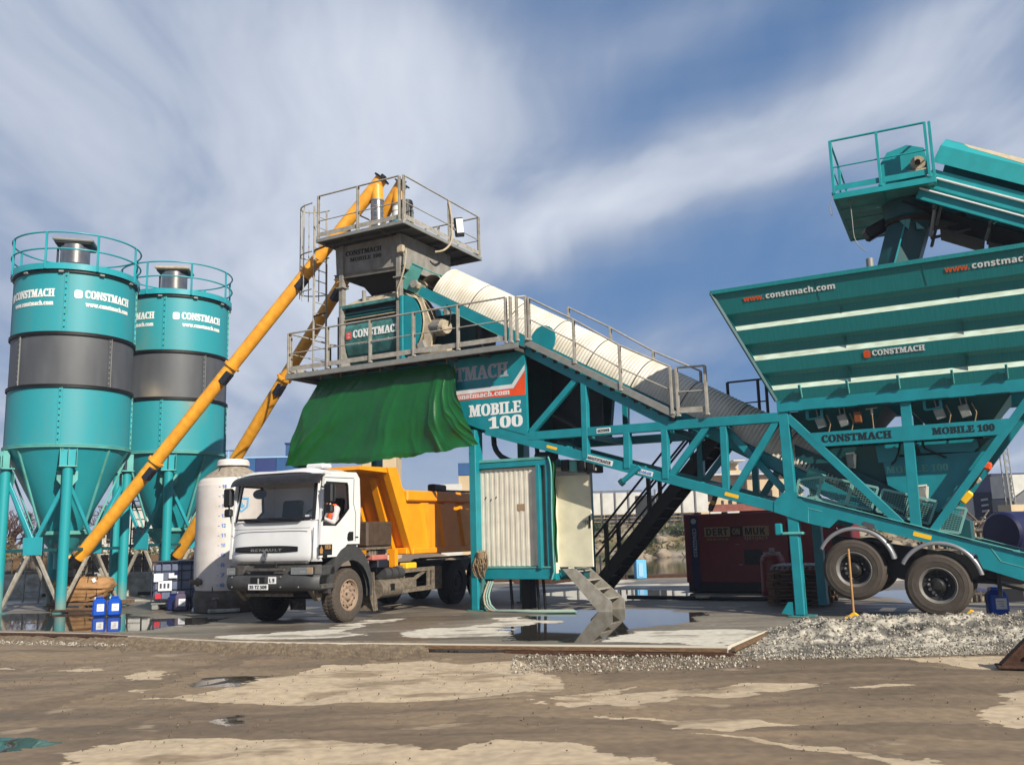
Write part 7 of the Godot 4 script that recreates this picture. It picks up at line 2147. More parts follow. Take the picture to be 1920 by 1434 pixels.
# ------------------------------------------------------------------ tanks, cans and other things in the yard
func jerry(called: String, label: String, at: Vector3, turn: float, mat: Material, s: float, lab: Material, group := "") -> Node3D:
	var o := thing(called, label, "jerrycan", at, turn, group)
	o.set_meta("label", label)
	mi("can", loft([V(-0.14, 0.01, 0.12), V(0.14, 0.01, 0.12), V(0.14, 0.01, -0.12), V(-0.14, 0.01, -0.12)].map(func(v): return v * s), [V(-0.14, 0.34, 0.12), V(0.14, 0.34, 0.12), V(0.14, 0.34, -0.12), V(-0.14, 0.34, -0.12)].map(func(v): return v * s)), mat, o).visible = true
	for c in o.get_children(): c.mesh = boxm(Vector3(0.285, 0.36, 0.25) * s, 0.035 * s); c.position = V(0, 0.185 * s, 0)
	mi("shoulder", loft([V(-0.11, 0.36, 0.09), V(0.11, 0.36, 0.09), V(0.11, 0.36, -0.09), V(-0.11, 0.36, -0.09)].map(func(v): return v * s), [V(-0.08, 0.405, 0.05), V(0.08, 0.405, 0.05), V(0.08, 0.405, -0.05), V(-0.08, 0.405, -0.05)].map(func(v): return v * s)), mat, o)
	for z in [-0.06, 0.06]: box(o, "handle", V(0.0, 0.425, z) * s, Vector3(0.16, 0.03, 0.03) * s, mat, 0.01)
	tube(o, "cap", V(-0.085, 0.39, 0) * s, V(-0.085, 0.435, 0) * s, 0.032 * s, lab, 14)
	box(o, "label_sheet", V(0.03, 0.20, 0.126) * s, Vector3(0.15, 0.16, 0.006) * s, lab, 0.001)
	for k in 3: box(o, "label_line", V(0.02 + 0.01 * k, 0.235 - k * 0.035, 0.130) * s, Vector3(0.09 - 0.02 * k, 0.008, 0.003) * s, M.silo_grey, 0)
	return o


func yard() -> void:
	# big white water tank
	var t := thing("water_tank", "big white plastic water tank with blue litre marks behind the truck cab", "tank", V(-6.82, 0, -22.0), 0.25)
	var R := 0.83
	mi("body", lathe([Vector2(0, 0.30), Vector2(R - 0.18, 0.32), Vector2(R - 0.04, 0.48), Vector2(R, 0.66), Vector2(R + 0.012, 1.2), Vector2(R, 1.9), Vector2(R, 2.80), Vector2(R - 0.01, 2.92), Vector2(R - 0.05, 3.03), Vector2(R - 0.12, 3.10)], 64), M.tank_white, t)
	mi("dome", lathe([Vector2(R - 0.12, 3.10), Vector2(0.52, 3.25), Vector2(0.34, 3.36), Vector2(0.32, 3.40)], 56), M.tank_top, t)
	mi("lid", lathe([Vector2(0.34, 3.40), Vector2(0.39, 3.41), Vector2(0.37, 3.52), Vector2(0.33, 3.56), Vector2(0, 3.58)], 48), M.tank_white, t)
	mi("stand", lathe([Vector2(R - 0.06, 0.0), Vector2(R - 0.02, 0.02), Vector2(R + 0.02, 0.30), Vector2(R - 0.02, 0.50), Vector2(R - 0.1, 0.52)], 48), M.plant_stack, t)
	mi("strap", sweep([V(-0.25, 3.42, 0.25), V(-0.34, 3.16, 0.48), V(-0.37, 2.95, 0.70), V(-0.36, 2.2, 0.715), V(-0.37, 1.2, 0.72), V(-0.36, 0.5, 0.72), V(-0.36, 0.10, 0.74)], 0.013, 6), M.steel_dark, t)
	var marks := ["16", "15", "14", "13", "12", "11", "10", "9", "8", "7", "6", "5", "4"]
	for k in 11:
		var h := 2.84 - k * 0.225
		var g := grp("litre_mark", t, V(0, h, 0), Vector3(0, -0.17, 0))
		mi("lettering", letters(marks[k], false, 0.10, 0.085, R + 0.006), M.blue_letter, g)
		var g2 := grp("litre_tick", t, V(0, h + 0.035, 0), Vector3(0, -0.30, 0))
		box(g2, "tick", V(0, 0, R + 0.008), Vector3(0.035, 0.012, 0.006), M.blue_letter, 0)
	var bg := grp("badge", t, V(0, 2.45, 0), Vector3(0, 0.30, 0))
	ring(bg, "shield_rim", [Vector2(-0.17, 0.17), Vector2(0.17, 0.17), Vector2(0.15, -0.05), Vector2(0.0, -0.18), Vector2(-0.15, -0.05)], [Vector2(-0.13, 0.13), Vector2(0.13, 0.13), Vector2(0.11, -0.035), Vector2(0.0, -0.13), Vector2(-0.11, -0.035)], R - 0.012, R + 0.012, M.badge_blue)
	flat(bg, "shield_drop", [Vector2(-0.08, 0.09), Vector2(-0.02, 0.11), Vector2(0.04, 0.0), Vector2(0.08, -0.02), Vector2(0.02, -0.08), Vector2(-0.07, -0.03)], R - 0.005, R + 0.012, M.badge_blue)
	tube(t, "valve", V(-0.55, 0.70, 0.52), V(-0.86, 0.72, 0.62), 0.06, M.mud_metal, 14)
	tube(t, "valve_flange", V(-0.68, 0.71, 0.56), V(-0.72, 0.71, 0.575), 0.10, M.mud_metal, 14)
	bar(t, "outlet_pipe", V(-0.28, 0.06, 0.80), V(-0.26, 0.34, 0.80), 0.05, 0.05, M.mud_metal)
	bar(t, "outlet_handle", V(-0.36, 0.33, 0.80), V(-0.16, 0.34, 0.80), 0.03, 0.03, M.galv)
	box(t, "base_slab", V(-0.1, 0.06, 0.7), Vector3(0.7, 0.08, 0.35), M.barrier, 0.02, Vector3(0, 0.1, 0))
	# intermediate bulk container
	var b := thing("bulk_container", "dark grey caged bulk liquid container on a pallet beside the white tank", "container", V(-8.45, 0, -23.25), 0.12)
	box(b, "bladder", V(0, 0.66, 0), Vector3(1.14, 0.92, 0.94), M.ibc, 0.07)
	for k in 5:
		var h := 0.26 + k * 0.225
		for z in [0.49, -0.49]: bar(b, "cage_bar", V(-0.60, h, z), V(0.60, h, z), 0.028, 0.02, M.ibc_cage)
		for x in [0.60, -0.60]: bar(b, "cage_bar", V(x, h, -0.49), V(x, h, 0.49), 0.028, 0.02, M.ibc_cage)
	for k in 6:
		for z in [0.505, -0.505]: bar(b, "cage_upright", V(-0.58 + k * 0.232, 0.18, z), V(-0.58 + k * 0.232, 1.16, z), 0.022, 0.02, M.ibc_cage)
	for k in 4:
		bar(b, "cage_upright", V(0.61, 0.18, -0.45 + k * 0.3), V(0.61, 1.16, -0.45 + k * 0.3), 0.022, 0.02, M.ibc_cage)
	box(b, "top_sheet", V(0, 1.15, 0), Vector3(1.16, 0.04, 0.96), M.ibc, 0.015)
	tube(b, "lid", V(0, 1.16, 0), V(0, 1.20, 0), 0.1, M.label_white, 16)
	for q in [[-0.42, 0.78, 0.22, 0.2], [-0.08, 0.82, 0.2, 0.12], [-0.26, 0.58, 0.32, 0.24]]:
		box(b, "label_sheet", V(q[0], q[1], 0.52), Vector3(q[2], q[3], 0.008), M.label_white, 0.001)
	box(b, "label_sheet", V(0.0, 0.87, 0.526), Vector3(0.10, 0.08, 0.006), M.gen_blue, 0.001)
	for k in 3: box(b, "label_line", V(-0.36 + k * 0.09, 0.58, 0.526), Vector3(0.05, 0.12, 0.004), M.silo_grey, 0)
	box(b, "label_sheet", V(-0.42, 0.33, 0.52), Vector3(0.14, 0.12, 0.008), M.red_label, 0.001)
	for x in [-0.5, 0.0, 0.5]: box(b, "pallet_foot", V(x, 0.07, 0.0), Vector3(0.16, 0.13, 0.98), M.galv, 0.02)
	box(b, "pallet_deck", V(0, 0.155, 0), Vector3(1.18, 0.035, 1.0), M.galv)
	var n := jerry("jerrycan", "mauve grey jerrycan with a white label in front of the bulk container", V(-8.05, 0, -22.25), 0.1, M.jerry_mauve, 1.05, M.label_white)
	n = jerry("jerrycan", "dark navy jerrycan between the mauve can and the white sack", V(-7.78, 0, -22.5), 0.2, M.jerry_navy, 1.05, M.jerry_navy)
	n = jerry("jerrycan", "small navy can half hidden behind the mauve jerrycan", V(-8.32, 0, -22.45), 0.1, M.jerry_navy, 0.92, M.jerry_navy)
	var sk := thing("sack", "white plastic sack slumped beside the base of the white tank", "sack", V(-7.50, 0, -22.15), 0)
	var nz := FastNoiseLite.new()
	nz.frequency = 1.6
	mi("sack_body", grid(24, 16, func(u: float, v: float) -> Vector3:
		var a := -u * TAU
		var e := v * PI * 0.5
		var d := V(cos(e) * cos(a) * 0.25, sin(e) * 0.34, cos(e) * sin(a) * 0.22)
		return d * (1.0 + 0.35 * nz.get_noise_3dv(d * 4.0))), M.label_white, sk)
	tube(sk, "sack_neck", V(0.05, 0.28, 0), V(0.12, 0.40, 0.02), 0.05, M.label_white, 10, 0.08)
	jerry("jerrycan", "left blue jerrycan of the pair standing at the wet puddle's edge", V(-9.60, 0, -21.30), 0.35, M.jerry_blue, 1.0, M.label_white, "blue jerrycans at the puddle")
	jerry("jerrycan", "right blue jerrycan of the pair standing at the wet puddle's edge", V(-9.28, 0, -21.36), 0.30, M.jerry_blue, 1.0, M.label_white, "blue jerrycans at the puddle")
	jerry("drum_can", "tall blue can with white lettering beyond the gravel heap near the trailer tyre", V(8.20, 0, -15.95), -0.25, M.jerry_blue, 1.12, M.label_white)
	# wrapped load behind the first silo
	var w := thing("wrapped_load", "tan wrapped bulky load on low timbers behind the first silo's leg", "wrapped load", V(-11.32, 0, -24.2), 0.1)
	w.scale = Vector3(0.9, 0.9, 0.9)
	mi("wrap", grid(40, 22, func(u: float, v: float) -> Vector3:
		var a := -u * TAU
		var c := signf(cos(a)) * pow(absf(cos(a)), 0.55)
		var s := signf(sin(a)) * pow(absf(sin(a)), 0.55)
		var e := sin(clampf(v * 1.08, 0, 1) * PI * 0.5 + 0.25)
		var r := 0.62 + 0.38 * sin(clampf(v, 0.0, 1.0) * PI * 0.85)
		if v > 0.9: r *= (1.0 - v) * 10.0
		return V(c * r * 0.82 + nz.get_noise_3d(u * 6, v * 3, 1) * 0.06, 0.22 + minf(v, 0.9) * 0.72 + nz.get_noise_3d(u * 5, v * 3, 7) * 0.05, s * r * 0.5 + nz.get_noise_3d(u * 7, v * 4, 3) * 0.08)), M.cardboard, w)
	for k in 2: bar(w, "tie_strap", V(0.25 + k * 0.25, 0.90, 0.46), V(0.20 + k * 0.28, 0.30, 0.42), 0.03, 0.012, M.steel_dark)
	mi("white_tag", boxm(Vector3(0.10, 0.12, 0.01)), M.label_white, w, V(0.42, 0.80, 0.50), Vector3(0, 0, 0.5))
	for k in 3: bar(w, "timber", V(-0.9, 0.14, -0.35 + k * 0.35), V(1.3, 0.14, -0.35 + k * 0.35), 0.08, 0.10, M.wood)
	for k in 3: bar(w, "timber", V(-0.7 + k * 0.8, 0.05, -0.5), V(-0.7 + k * 0.8, 0.05, 0.5), 0.09, 0.12, M.wood)
	for k in 3:
		var pl := thing("plank", ["weathered plank lying nearest the blue jerrycans", "weathered plank lying behind the blue jerrycans", "rusty bar lying across the planks near the wrapped load"][k], "plank")
		bar(pl, "board", V(-11.9 + k * 0.3, 0.04 + 0.01 * k, -23.6 + k * 0.5), V(-9.9 + k * 0.2, 0.04, -23.0 + k * 0.4), 0.05, 0.14 - 0.03 * k, [M.wood, M.wood, M.rust][k])

	# red generator behind the chassis
	var o := Vector3(-0.97, 0, -20.07)
	var turn := deg_to_rad(-28.6)
	var g := thing("generator", "dark red generator cabinet lettered DERT standing under the teal trailer chassis", "generator", o, turn)
	box(g, "cabinet", V(4.22, 1.12, -6.55), Vector3(2.62, 1.72, 1.6), M.gen_red, 0.02)
	box(g, "base_tank", V(4.22, 0.16, -6.55), Vector3(2.56, 0.28, 1.5), M.black, 0.02)
	box(g, "blue_strip", V(3.18, 1.02, -5.742), Vector3(0.22, 1.82, 0.02), M.gen_blue, 0.004)
	mi("lettering", letters("CENGIZRIO", false, 0.72, 0.10), M.grey_letter, g, V(3.14, 1.62, -5.731), Vector3(0, 0, -PI / 2))
	tube(g, "round_emblem", V(3.18, 1.80, -5.735), V(3.18, 1.80, -5.729), 0.07, M.grey_letter, 20)
	box(g, "sign_board", V(3.78, 1.52, -5.742), Vector3(0.66, 0.24, 0.012), M.sign_tan, 0.002)
	mi("lettering", letters("DERT", false, 0.56, 0.18), M.black_letter, g, V(3.50, 1.43, -5.735))
	box(g, "sign_board", V(4.27, 1.52, -5.742), Vector3(0.30, 0.24, 0.012), M.black, 0.002)
	mi("lettering", letters("ON", false, 0.19, 0.16), M.sign_tan, g, V(4.17, 1.44, -5.735))
	box(g, "sign_board", V(4.76, 1.52, -5.742), Vector3(0.64, 0.24, 0.012), M.sign_tan, 0.002)
	mi("lettering", letters("MUK", false, 0.50, 0.18), M.black_letter, g, V(4.49, 1.43, -5.735))
	mi("lettering", letters("232 00 31 0 46", false, 0.56, 0.05), M.sign_tan, g, V(3.5, 1.31, -5.738))
	mi("lettering", letters("TJ31/JRCT", false, 0.60, 0.09), M.sign_tan, g, V(4.45, 1.29, -5.738))
	for k in 2:
		box(g, "door_latch", V(4.28 + k * 0.05, 1.20 - k * 0.5, -5.735), Vector3(0.10, 0.02, 0.02), M.galv, 0.004)
		box(g, "window_pane", V(4.54 + k * 0.24, 0.88, -5.74), Vector3(0.225, 0.36, 0.012), M.black, 0.004)
	for k in 4: box(g, "lifting_lug", V(3.2 + k * 0.7, 2.00, -6.0 - 0.1 * k), Vector3(0.14, 0.05, 0.10), M.gen_red)
	box(g, "roof_vent", V(4.7, 2.0, -6.3), Vector3(0.8, 0.05, 0.5), M.gen_red)
	box(g, "side_unit", V(6.3, 0.95, -6.4), Vector3(1.4, 1.7, 1.4), M.gen_red, 0.02)
	# red gas cylinder
	var cy := thing("gas_cylinder", "red pressure cylinder standing between the generator and the pallet stack", "cylinder", o, turn)
	mi("cylinder_shell", lathe([Vector2(0, 0.06), Vector2(0.26, 0.08), Vector2(0.28, 0.18), Vector2(0.28, 0.86), Vector2(0.24, 0.97), Vector2(0.10, 1.05), Vector2(0.08, 1.05)], 32), M.gen_red, cy, V(5.52, 0, -4.0))
	tube(cy, "cylinder_neck", V(5.52, 1.06, -4.0), V(5.52, 1.14, -4.0), 0.06, M.galv, 14)
	tube(cy, "cylinder_collar", V(5.52, 0.99, -4.0), V(5.52, 1.04, -4.0), 0.19, M.galv, 20)
	# pallets with a bundle of ribbed sheets on top
	for k in 4:
		var pa := thing("pallet", ["wooden pallet at the bottom of the stack behind the teal jack leg", "wooden pallet second from the ground behind the teal jack leg", "wooden pallet third from the ground behind the teal jack leg", "topmost wooden pallet of the stack, carrying grey ribbed sheets"][k], "pallet", o, turn, "pallets stacked behind the jack leg")
		var h := 0.03 + k * 0.165
		var dx := 0.03 * (k % 2)
		for j in 3:
			bar(pa, "pallet_slat", V(5.70 + dx, h + 0.005, -2.55 - j * 0.5), V(6.95 + dx, h + 0.005, -2.55 - j * 0.5), 0.02, 0.12, M.wood)
			for i in 3: box(pa, "pallet_block", V(5.78 + dx + i * 0.55, h + 0.055, -2.55 - j * 0.5), Vector3(0.14, 0.075, 0.12), M.wood)
		for j in 6: bar(pa, "pallet_slat", V(5.70 + dx, h + 0.105, -2.53 - j * 0.205), V(6.95 + dx, h + 0.105, -2.53 - j * 0.205), 0.022, 0.11, M.wood)
	var sh := thing("ribbed_sheets", "stack of grey ribbed metal sheets lying on the wooden pallets", "metal sheets", o, turn)
	for k in 3:
		var st := newst()
		for i in 10:
			addbox(st, Vector3(0.06, 0.025, 1.15), 0.005, Transform3D(Basis(), V(5.85 + i * 0.11 + k * 0.02, 0.735 + k * 0.035, -3.0)))
			addbox(st, Vector3(0.06, 0.006, 1.15), 0, Transform3D(Basis(), V(5.905 + i * 0.11 + k * 0.02, 0.728 + k * 0.035, -3.0)))
		mi("ribbed_sheet", st.commit(), M.galv, sh)
	# pole leaning before the tyre, and the wedges
	var po := thing("wooden_pole", "thin pale wooden pole standing upright before the trailer's first tyre", "pole", o, turn)
	tube(po, "stick", V(7.86, 0.05, 0.42), V(7.845, 1.20, 0.30), 0.020, M.wood_pale, 8)
	var ck := thing("wheel_chock", "yellow wedge at the foot of the thin wooden pole", "wheel chock", o, turn)
	flat(ck, "wedge", [Vector2(7.74, 0.05), Vector2(7.98, 0.05), Vector2(7.88, 0.13), Vector2(7.84, 0.13)], 0.34, 0.48, M.yellow_paint)
	box(ck, "wedge_base", V(7.86, 0.045, 0.41), Vector3(0.28, 0.03, 0.2), M.yellow_paint)
	var ck2 := thing("wheel_chock", "pale yellow wedge pressed against the rear trailer tyre on the gravel", "wheel chock", o, turn)
	flat(ck2, "wedge", [Vector2(9.46, 0.02), Vector2(9.76, 0.02), Vector2(9.68, 0.17), Vector2(9.64, 0.18)], 0.02, 0.22, M.yellow_paint)
	box(ck2, "wedge_base", V(9.61, 0.02, 0.12), Vector3(0.34, 0.03, 0.24), M.yellow_paint)
	# gravel heap in front of the wheels
	var hn := FastNoiseLite.new()
	hn.seed = 3
	hn.frequency = 0.55
	hn.fractal_octaves = 5
	var heap := func(x: float, z: float) -> float:
		var cz := -14.55 - 0.05 * (x - 5.0)
		var d := (z - cz) / (1.25 if z > cz else 1.6)
		var k := exp(-d * d * 1.3) * smoothstep(2.9, 4.9, x + (z - cz) * 0.3)
		var y := -0.17 + k * (0.30 + hn.get_noise_2d(x * 2.0, z * 2.0) * 0.16 + hn.get_noise_2d(x * 7.0, z * 7.0) * 0.07)
		return y
	var hc := func(x: float, z: float) -> Color:
		var a := hn.get_noise_2d(x * 1.5 + 30, z * 2.6)
		var b2 := hn.get_noise_2d(x * 14.0, z * 14.0)
		var c := Color(0.80, 0.765, 0.70)
		if a < -0.04: c = c.lerp(Color(0.36, 0.35, 0.33), clampf((-0.04 - a) * 5.0, 0, 0.85))
		return lin(c * (0.9 + b2 * 0.5))
	var gp := mi("gravel_heap", sheet(steps(2.6, 11.5, 0.045), steps(-12.2, -16.6, 0.045), heap, func(x, z): return Vector2(x, z), hc), M.vertex_rough)
	tag(gp, "heap of pale crushed gravel with damp dark patches before the trailer wheels", "gravel heap", "", "stuff")
	rng.seed = 44
	var mm := MultiMesh.new()
	mm.transform_format = MultiMesh.TRANSFORM_3D
	mm.use_colors = true
	var stone := newst()
	for q in 1:
		var vs := [V(0.5, 0, 0.1), V(-0.45, 0.05, 0.2), V(0.1, 0.4, -0.05), V(0.0, -0.35, 0.1), V(0.15, 0.05, 0.5), V(-0.1, 0.0, -0.5)]
		for f in [[0, 2, 4], [2, 1, 4], [1, 3, 4], [3, 0, 4], [2, 0, 5], [1, 2, 5], [3, 1, 5], [0, 3, 5]]:
			tri(stone, vs[f[0]], vs[f[1]], vs[f[2]], vs[f[0]] + vs[f[1]] + vs[f[2]])
	mm.mesh = stone.commit()
	mm.instance_count = 34000
	for i in 34000:
		var x := rng.randf_range(3.0, 11.4)
		var z := rng.randf_range(-16.3, -12.4)
		if i > 20000:
			x = rng.randf_range(-12.0, 3.0)
			z = rng.randf_range(-1.0, 0.05) + (-13.9 + minf(0.0, (x + 0.1)) * 0.33)
			if x > -0.1: z = rng.randf_range(-0.5, 1.2) - 13.0
			if i > 28500:
				x = rng.randf_range(-9.0, 8.0)
				z = -5.5 - pow(rng.randf(), 0.6) * 9.0
		var y: float = heap.call(x, z)
		if y < -0.12: y = -0.12
		var s := (0.014 + 0.04 * pow(rng.randf(), 3.0)) if i <= 28500 else (0.006 + 0.022 * pow(rng.randf(), 4.0))
		mm.set_instance_transform(i, Transform3D(Basis.from_euler(Vector3(rng.randf() * 6, rng.randf() * 6, rng.randf() * 6)) * s, V(x, y + s * 0.2, z)))
		var c := Color(0.84, 0.80, 0.73).lerp(Color(0.45, 0.42, 0.38), rng.randf()) * rng.randf_range(0.8, 1.1)
		if i > 28500: c = Color(0.55, 0.48, 0.39).lerp(Color(0.34, 0.29, 0.23), rng.randf())
		mm.set_instance_color(i, lin(c))
	var stones := MultiMeshInstance3D.new()
	stones.name = "gravel"
	stones.multimesh = mm
	stones.material_override = M.vertex_rough
	add_child(stones, true)
	tag(stones, "loose crushed stones strewn over the heap and along the slab edge", "gravel", "", "stuff")
	# brown steel bracket at the right edge, close by
	var sb := thing("steel_bracket", "rusty brown steel trestle foot at the right edge of the mud", "steel bracket", V(6.02, -0.13, -11.3), -0.35)
	flat(sb, "web_plate", [Vector2(-0.22, 0.02), Vector2(0.9, 0.02), Vector2(0.9, 0.62), Vector2(0.10, 0.36)], -0.02, 0.02, M.rust)
	box(sb, "foot_plate", V(0.35, 0.015, 0), Vector3(1.25, 0.03, 0.3), M.rust)
	bar(sb, "edge_flange", V(-0.22, 0.03, 0.0), V(0.12, 0.37, 0.0), 0.03, 0.2, M.rust)
	tube(sb, "bolt", V(0.05, 0.12, 0.02), V(0.05, 0.12, 0.05), 0.02, M.galv, 8)
	# long black drain pipe on the ground under the chassis
	var dp := thing("drain_pipe", "long black pipe lying on the ground between the generator and the yard's puddle", "pipe", o, turn)
	mi("pipe", sweep([V(2.2, 0.06, -3.4), V(3.6, 0.05, -3.5), V(5.0, 0.06, -3.3), V(6.4, 0.05, -3.6)], 0.05, 8), M.black, dp)
	box(dp, "pipe_support", V(4.1, 0.10, -3.2), Vector3(0.3, 0.05, 0.12), M.cement)


# ------------------------------------------------------------------ beyond the yard
func backdrop() -> void:
	# low concrete barrier and frames behind the silos
	for k in 3:
		var b := thing("barrier_block", ["long pale concrete barrier behind the first silo's legs, left end of its row", "pale concrete barrier behind the tan wrapped load", "pale concrete barrier behind the dark bulk container"][k], "barrier", V(-18.4 + k * 3.3, 0, -30.6 + k * 0.5), 0.15, "concrete barriers behind the silos")
		mi("block", loft([V(-1.6, 0, 0.28), V(1.6, 0, 0.28), V(1.6, 0, -0.28), V(-1.6, 0, -0.28)], [V(-1.6, 0.72, 0.12), V(1.6, 0.72, 0.12), V(1.6, 0.72, -0.12), V(-1.6, 0.72, -0.12)]), M.barrier, b)
		box(b, "lifting_slot", V(0, 0.06, 0.27), Vector3(0.5, 0.1, 0.03), M.steel_dark)
	var rw := thing("warning_board", "small red and white board standing against the concrete barrier", "sign board", V(-14.55, 0.45, -28.9), 0.1)
	box(rw, "board", V(0, 0.1, 0), Vector3(0.3, 0.26, 0.03), M.red_label)
	box(rw, "stripe", V(0, -0.12, 0), Vector3(0.3, 0.18, 0.03), M.label_white)
	box(rw, "post", V(0, -0.30, -0.03), Vector3(0.05, 0.5, 0.04), M.galv)
	for k in 2:
		var l := thing("steel_ladder", ["grey steel ladder standing behind the first silo", "dark steel ladder standing behind the gap between the silos"][k], "ladder", [V(-14.3, 0, -27.2), V(-12.4, 0, -30.0)][k], 0.1)
		for x in [-0.22, 0.22]: bar(l, "stile", V(x, 0, 0), V(x, [2.6, 4.9][k], -0.2), 0.05, 0.04, [M.galv, M.steel_dark][k])
		for i in [8, 15][k]: bar(l, "rung", V(-0.22, 0.3 + i * 0.3, -0.02), V(0.22, 0.3 + i * 0.3, -0.02), 0.03, 0.03, [M.galv, M.steel_dark][k])
	var cr := thing("crate", "open grey metal crate behind the first silo's left leg", "crate", V(-13.5, 0, -28.0), 0.2)
	box(cr, "crate_floor", V(0, 0.55, 0), Vector3(1.0, 0.05, 0.8), M.steel_dark)
	for x in [-0.5, 0.5]:
		for z in [-0.4, 0.4]: bar(cr, "crate_post", V(x, 0, z), V(x, 1.1, z), 0.06, 0.06, M.mud_metal)
	for h in [0.7, 0.9, 1.1]:
		for z in [-0.4, 0.4]: bar(cr, "crate_slat", V(-0.5, h, z), V(0.5, h, z), 0.08, 0.03, M.wood)
	var fr := thing("tubular_stand", "pale rusty tubular frame standing beyond the second silo's foot", "frame", V(-9.9, 0, -27.2), 0.3)
	for q in [[-0.5, 0, -0.5, 0.95], [0.5, 0, 0.5, 0.95], [-0.5, 0.95, 0.5, 0.95], [-0.5, 0.5, 0.5, 0.5]]: bar(fr, "tube", V(q[0], q[1], 0), V(q[2], q[3], 0), 0.07, 0.07, M.cement)
	# wooden fence line on the left
	for k in 4:
		var f := thing("board_fence", ["leftmost weathered board fence panel behind the first silo", "weathered board fence panel behind the tan load", "weathered board fence panel behind the gap of the silos", "rightmost weathered board fence panel near the white tank"][k], "fence", V(-25.0 + k * 4.6, -0.05, -36.5 + k * 0.4), 0.05, "board fence behind the silos")
		for i in 14: box(f, "board", V(-2.1 + i * 0.32, 0.62, 0.012 * (i % 3)), Vector3(0.29, 1.2 + 0.06 * (i % 4), 0.03), M.plant_stack if i % 3 else M.wood)
		for h in [0.3, 1.0]: bar(f, "rail", V(-2.2, h, -0.05), V(2.3, h, -0.05), 0.08, 0.05, M.wood)
	# bare trees and shrubs beyond
	rng.seed = 71
	for k in 7:
		var x: float = [-36.0, -33.5, -31.0, -28.6, -26.6, -24.3, -22.2][k]
		bare_tree(V(x, -0.05, -58.0 - (k % 3) * 2.5), [5.2, 5.6, 4.6, 5.4, 5.8, 4.4, 3.6][k], ["leftmost bare brown tree, at the frame's left edge behind the first silo", "bare brown tree just right of the first silo's left leg", "bare brown tree behind the first silo's front leg", "bare brown tree right of the first silo's front leg", "tallest bare brown tree, rising between the two silos", "bare brown tree behind the second silo's left side", "smallest bare brown tree, behind the second silo's front leg"][k])
	for k in 5:
		leafy("shrub", ["dark green shrub at the left behind the first silo's bracing", "olive shrub behind the first silo's front leg", "dark green shrub behind the tan wrapped load", "olive shrub between the legs of both silos", "dark green shrub behind the dark bulk container"][k], V(-25.5 + k * 2.2, -0.05, -41.0 - k), 1.0 + 0.3 * (k % 2), M.leaf if k % 2 == 0 else M.leaf_dry)
	# buildings: far bank and around
	block("pale_shed", "pale shed with a low roof between the two silos", "shed", V(-24.8, 0, -62), V(5.0, 4.0, 4.0), 0.05, M.white_wall, M.grey_wall, 3, 1)
	var bb := thing("blue_factory", "blue panelled factory building beyond the white water tank", "building", V(-19.2, 0, -72), 0.06)
	for k in 4: box(bb, "wall_panel", V(-3.0 + k * 1.55, 5.6, 0), Vector3(1.53, 4.4, 6), [M.light_blue, M.blue_clad, M.navy_clad, M.blue_clad][k], 0.02)
	box(bb, "stair_tower", V(2.35, 7.0, 0.02), Vector3(1.55, 3.6, 6.0), M.blue_clad)
	box(bb, "tower_roof", V(2.45, 8.86, 0), Vector3(1.9, 0.12, 6.2), M.navy_clad)
	box(bb, "lower_wall", V(-0.4, 1.75, 0.05), Vector3(8.0, 3.5, 6), M.white_wall)
	box(bb, "parapet", V(-0.7, 7.84, 0), Vector3(6.3, 0.10, 6.1), M.light_blue)
	for k in 4: box(bb, "window", V(-3.0 + k * 1.9, 2.4, 3.06), Vector3(1.0, 0.9, 0.04), M.steel_dark)
	for k in 6: bar(bb, "roof_rail", V(-5.2 + k * 0.5, 7.4, 1), V(-5.2 + k * 0.5, 8.6, 1), 0.07, 0.07, M.light_blue)
	bar(bb, "roof_rail", V(-5.4, 8.55, 1), V(-2.6, 8.6, 1), 0.09, 0.07, M.blue_clad)
	block("cream_tower", "plain cream tower block seen above the orange tipper body", "building", V(-8.75, 0, -60.0), V(2.2, 6.9, 3.0), 0.0, M.cream_wall, M.white_wall, 0, 0)
	var bt := thing("blue_topped_hut", "small cream building with a blue top storey left of the teal post", "building", V(-3.2, 0, -70), 0.0)
	box(bt, "upper_storey", V(0.2, 6.5, 0), Vector3(2.5, 0.92, 3), M.blue_clad)
	box(bt, "wall", V(0.2, 3.0, 0), Vector3(2.45, 6.0, 2.9), M.cream_wall)
	box(bt, "lower_wing", V(-1.6, 2.75, 0.2), Vector3(1.6, 5.3, 2.6), M.white_wall)
	box(bt, "window", V(0.2, 4.6, 1.46), Vector3(0.8, 0.7, 0.04), M.steel_dark)
	# white panelled wall on posts across the river
	var ww := thing("panel_wall", "long white panelled wall with grey posts across the river behind the stair", "wall", V(0, 1.75, -83.5), 0.0)
	for k in 14:
		var x := 1.2 + k * 1.22
		if k == 9: continue
		box(ww, "panel", V(x, 2.3, 0), Vector3(1.08, 1.9, 0.12), M.white_wall)
		box(ww, "post", V(x - 0.61, 1.9, 0.05), Vector3(0.14, 3.2, 0.24), M.grey_wall)
	bar(ww, "cap_rail", V(0.5, 3.42, 0), V(11.6, 3.42, 0), 0.14, 0.3, M.grey_wall)
	box(ww, "base_course", V(9, 0.7, 0), Vector3(17.2, 1.3, 0.14), M.cream_wall)
	box(ww, "dark_gate", V(12.2, 2.0, 0.1), Vector3(2.4, 1.9, 0.1), M.black)
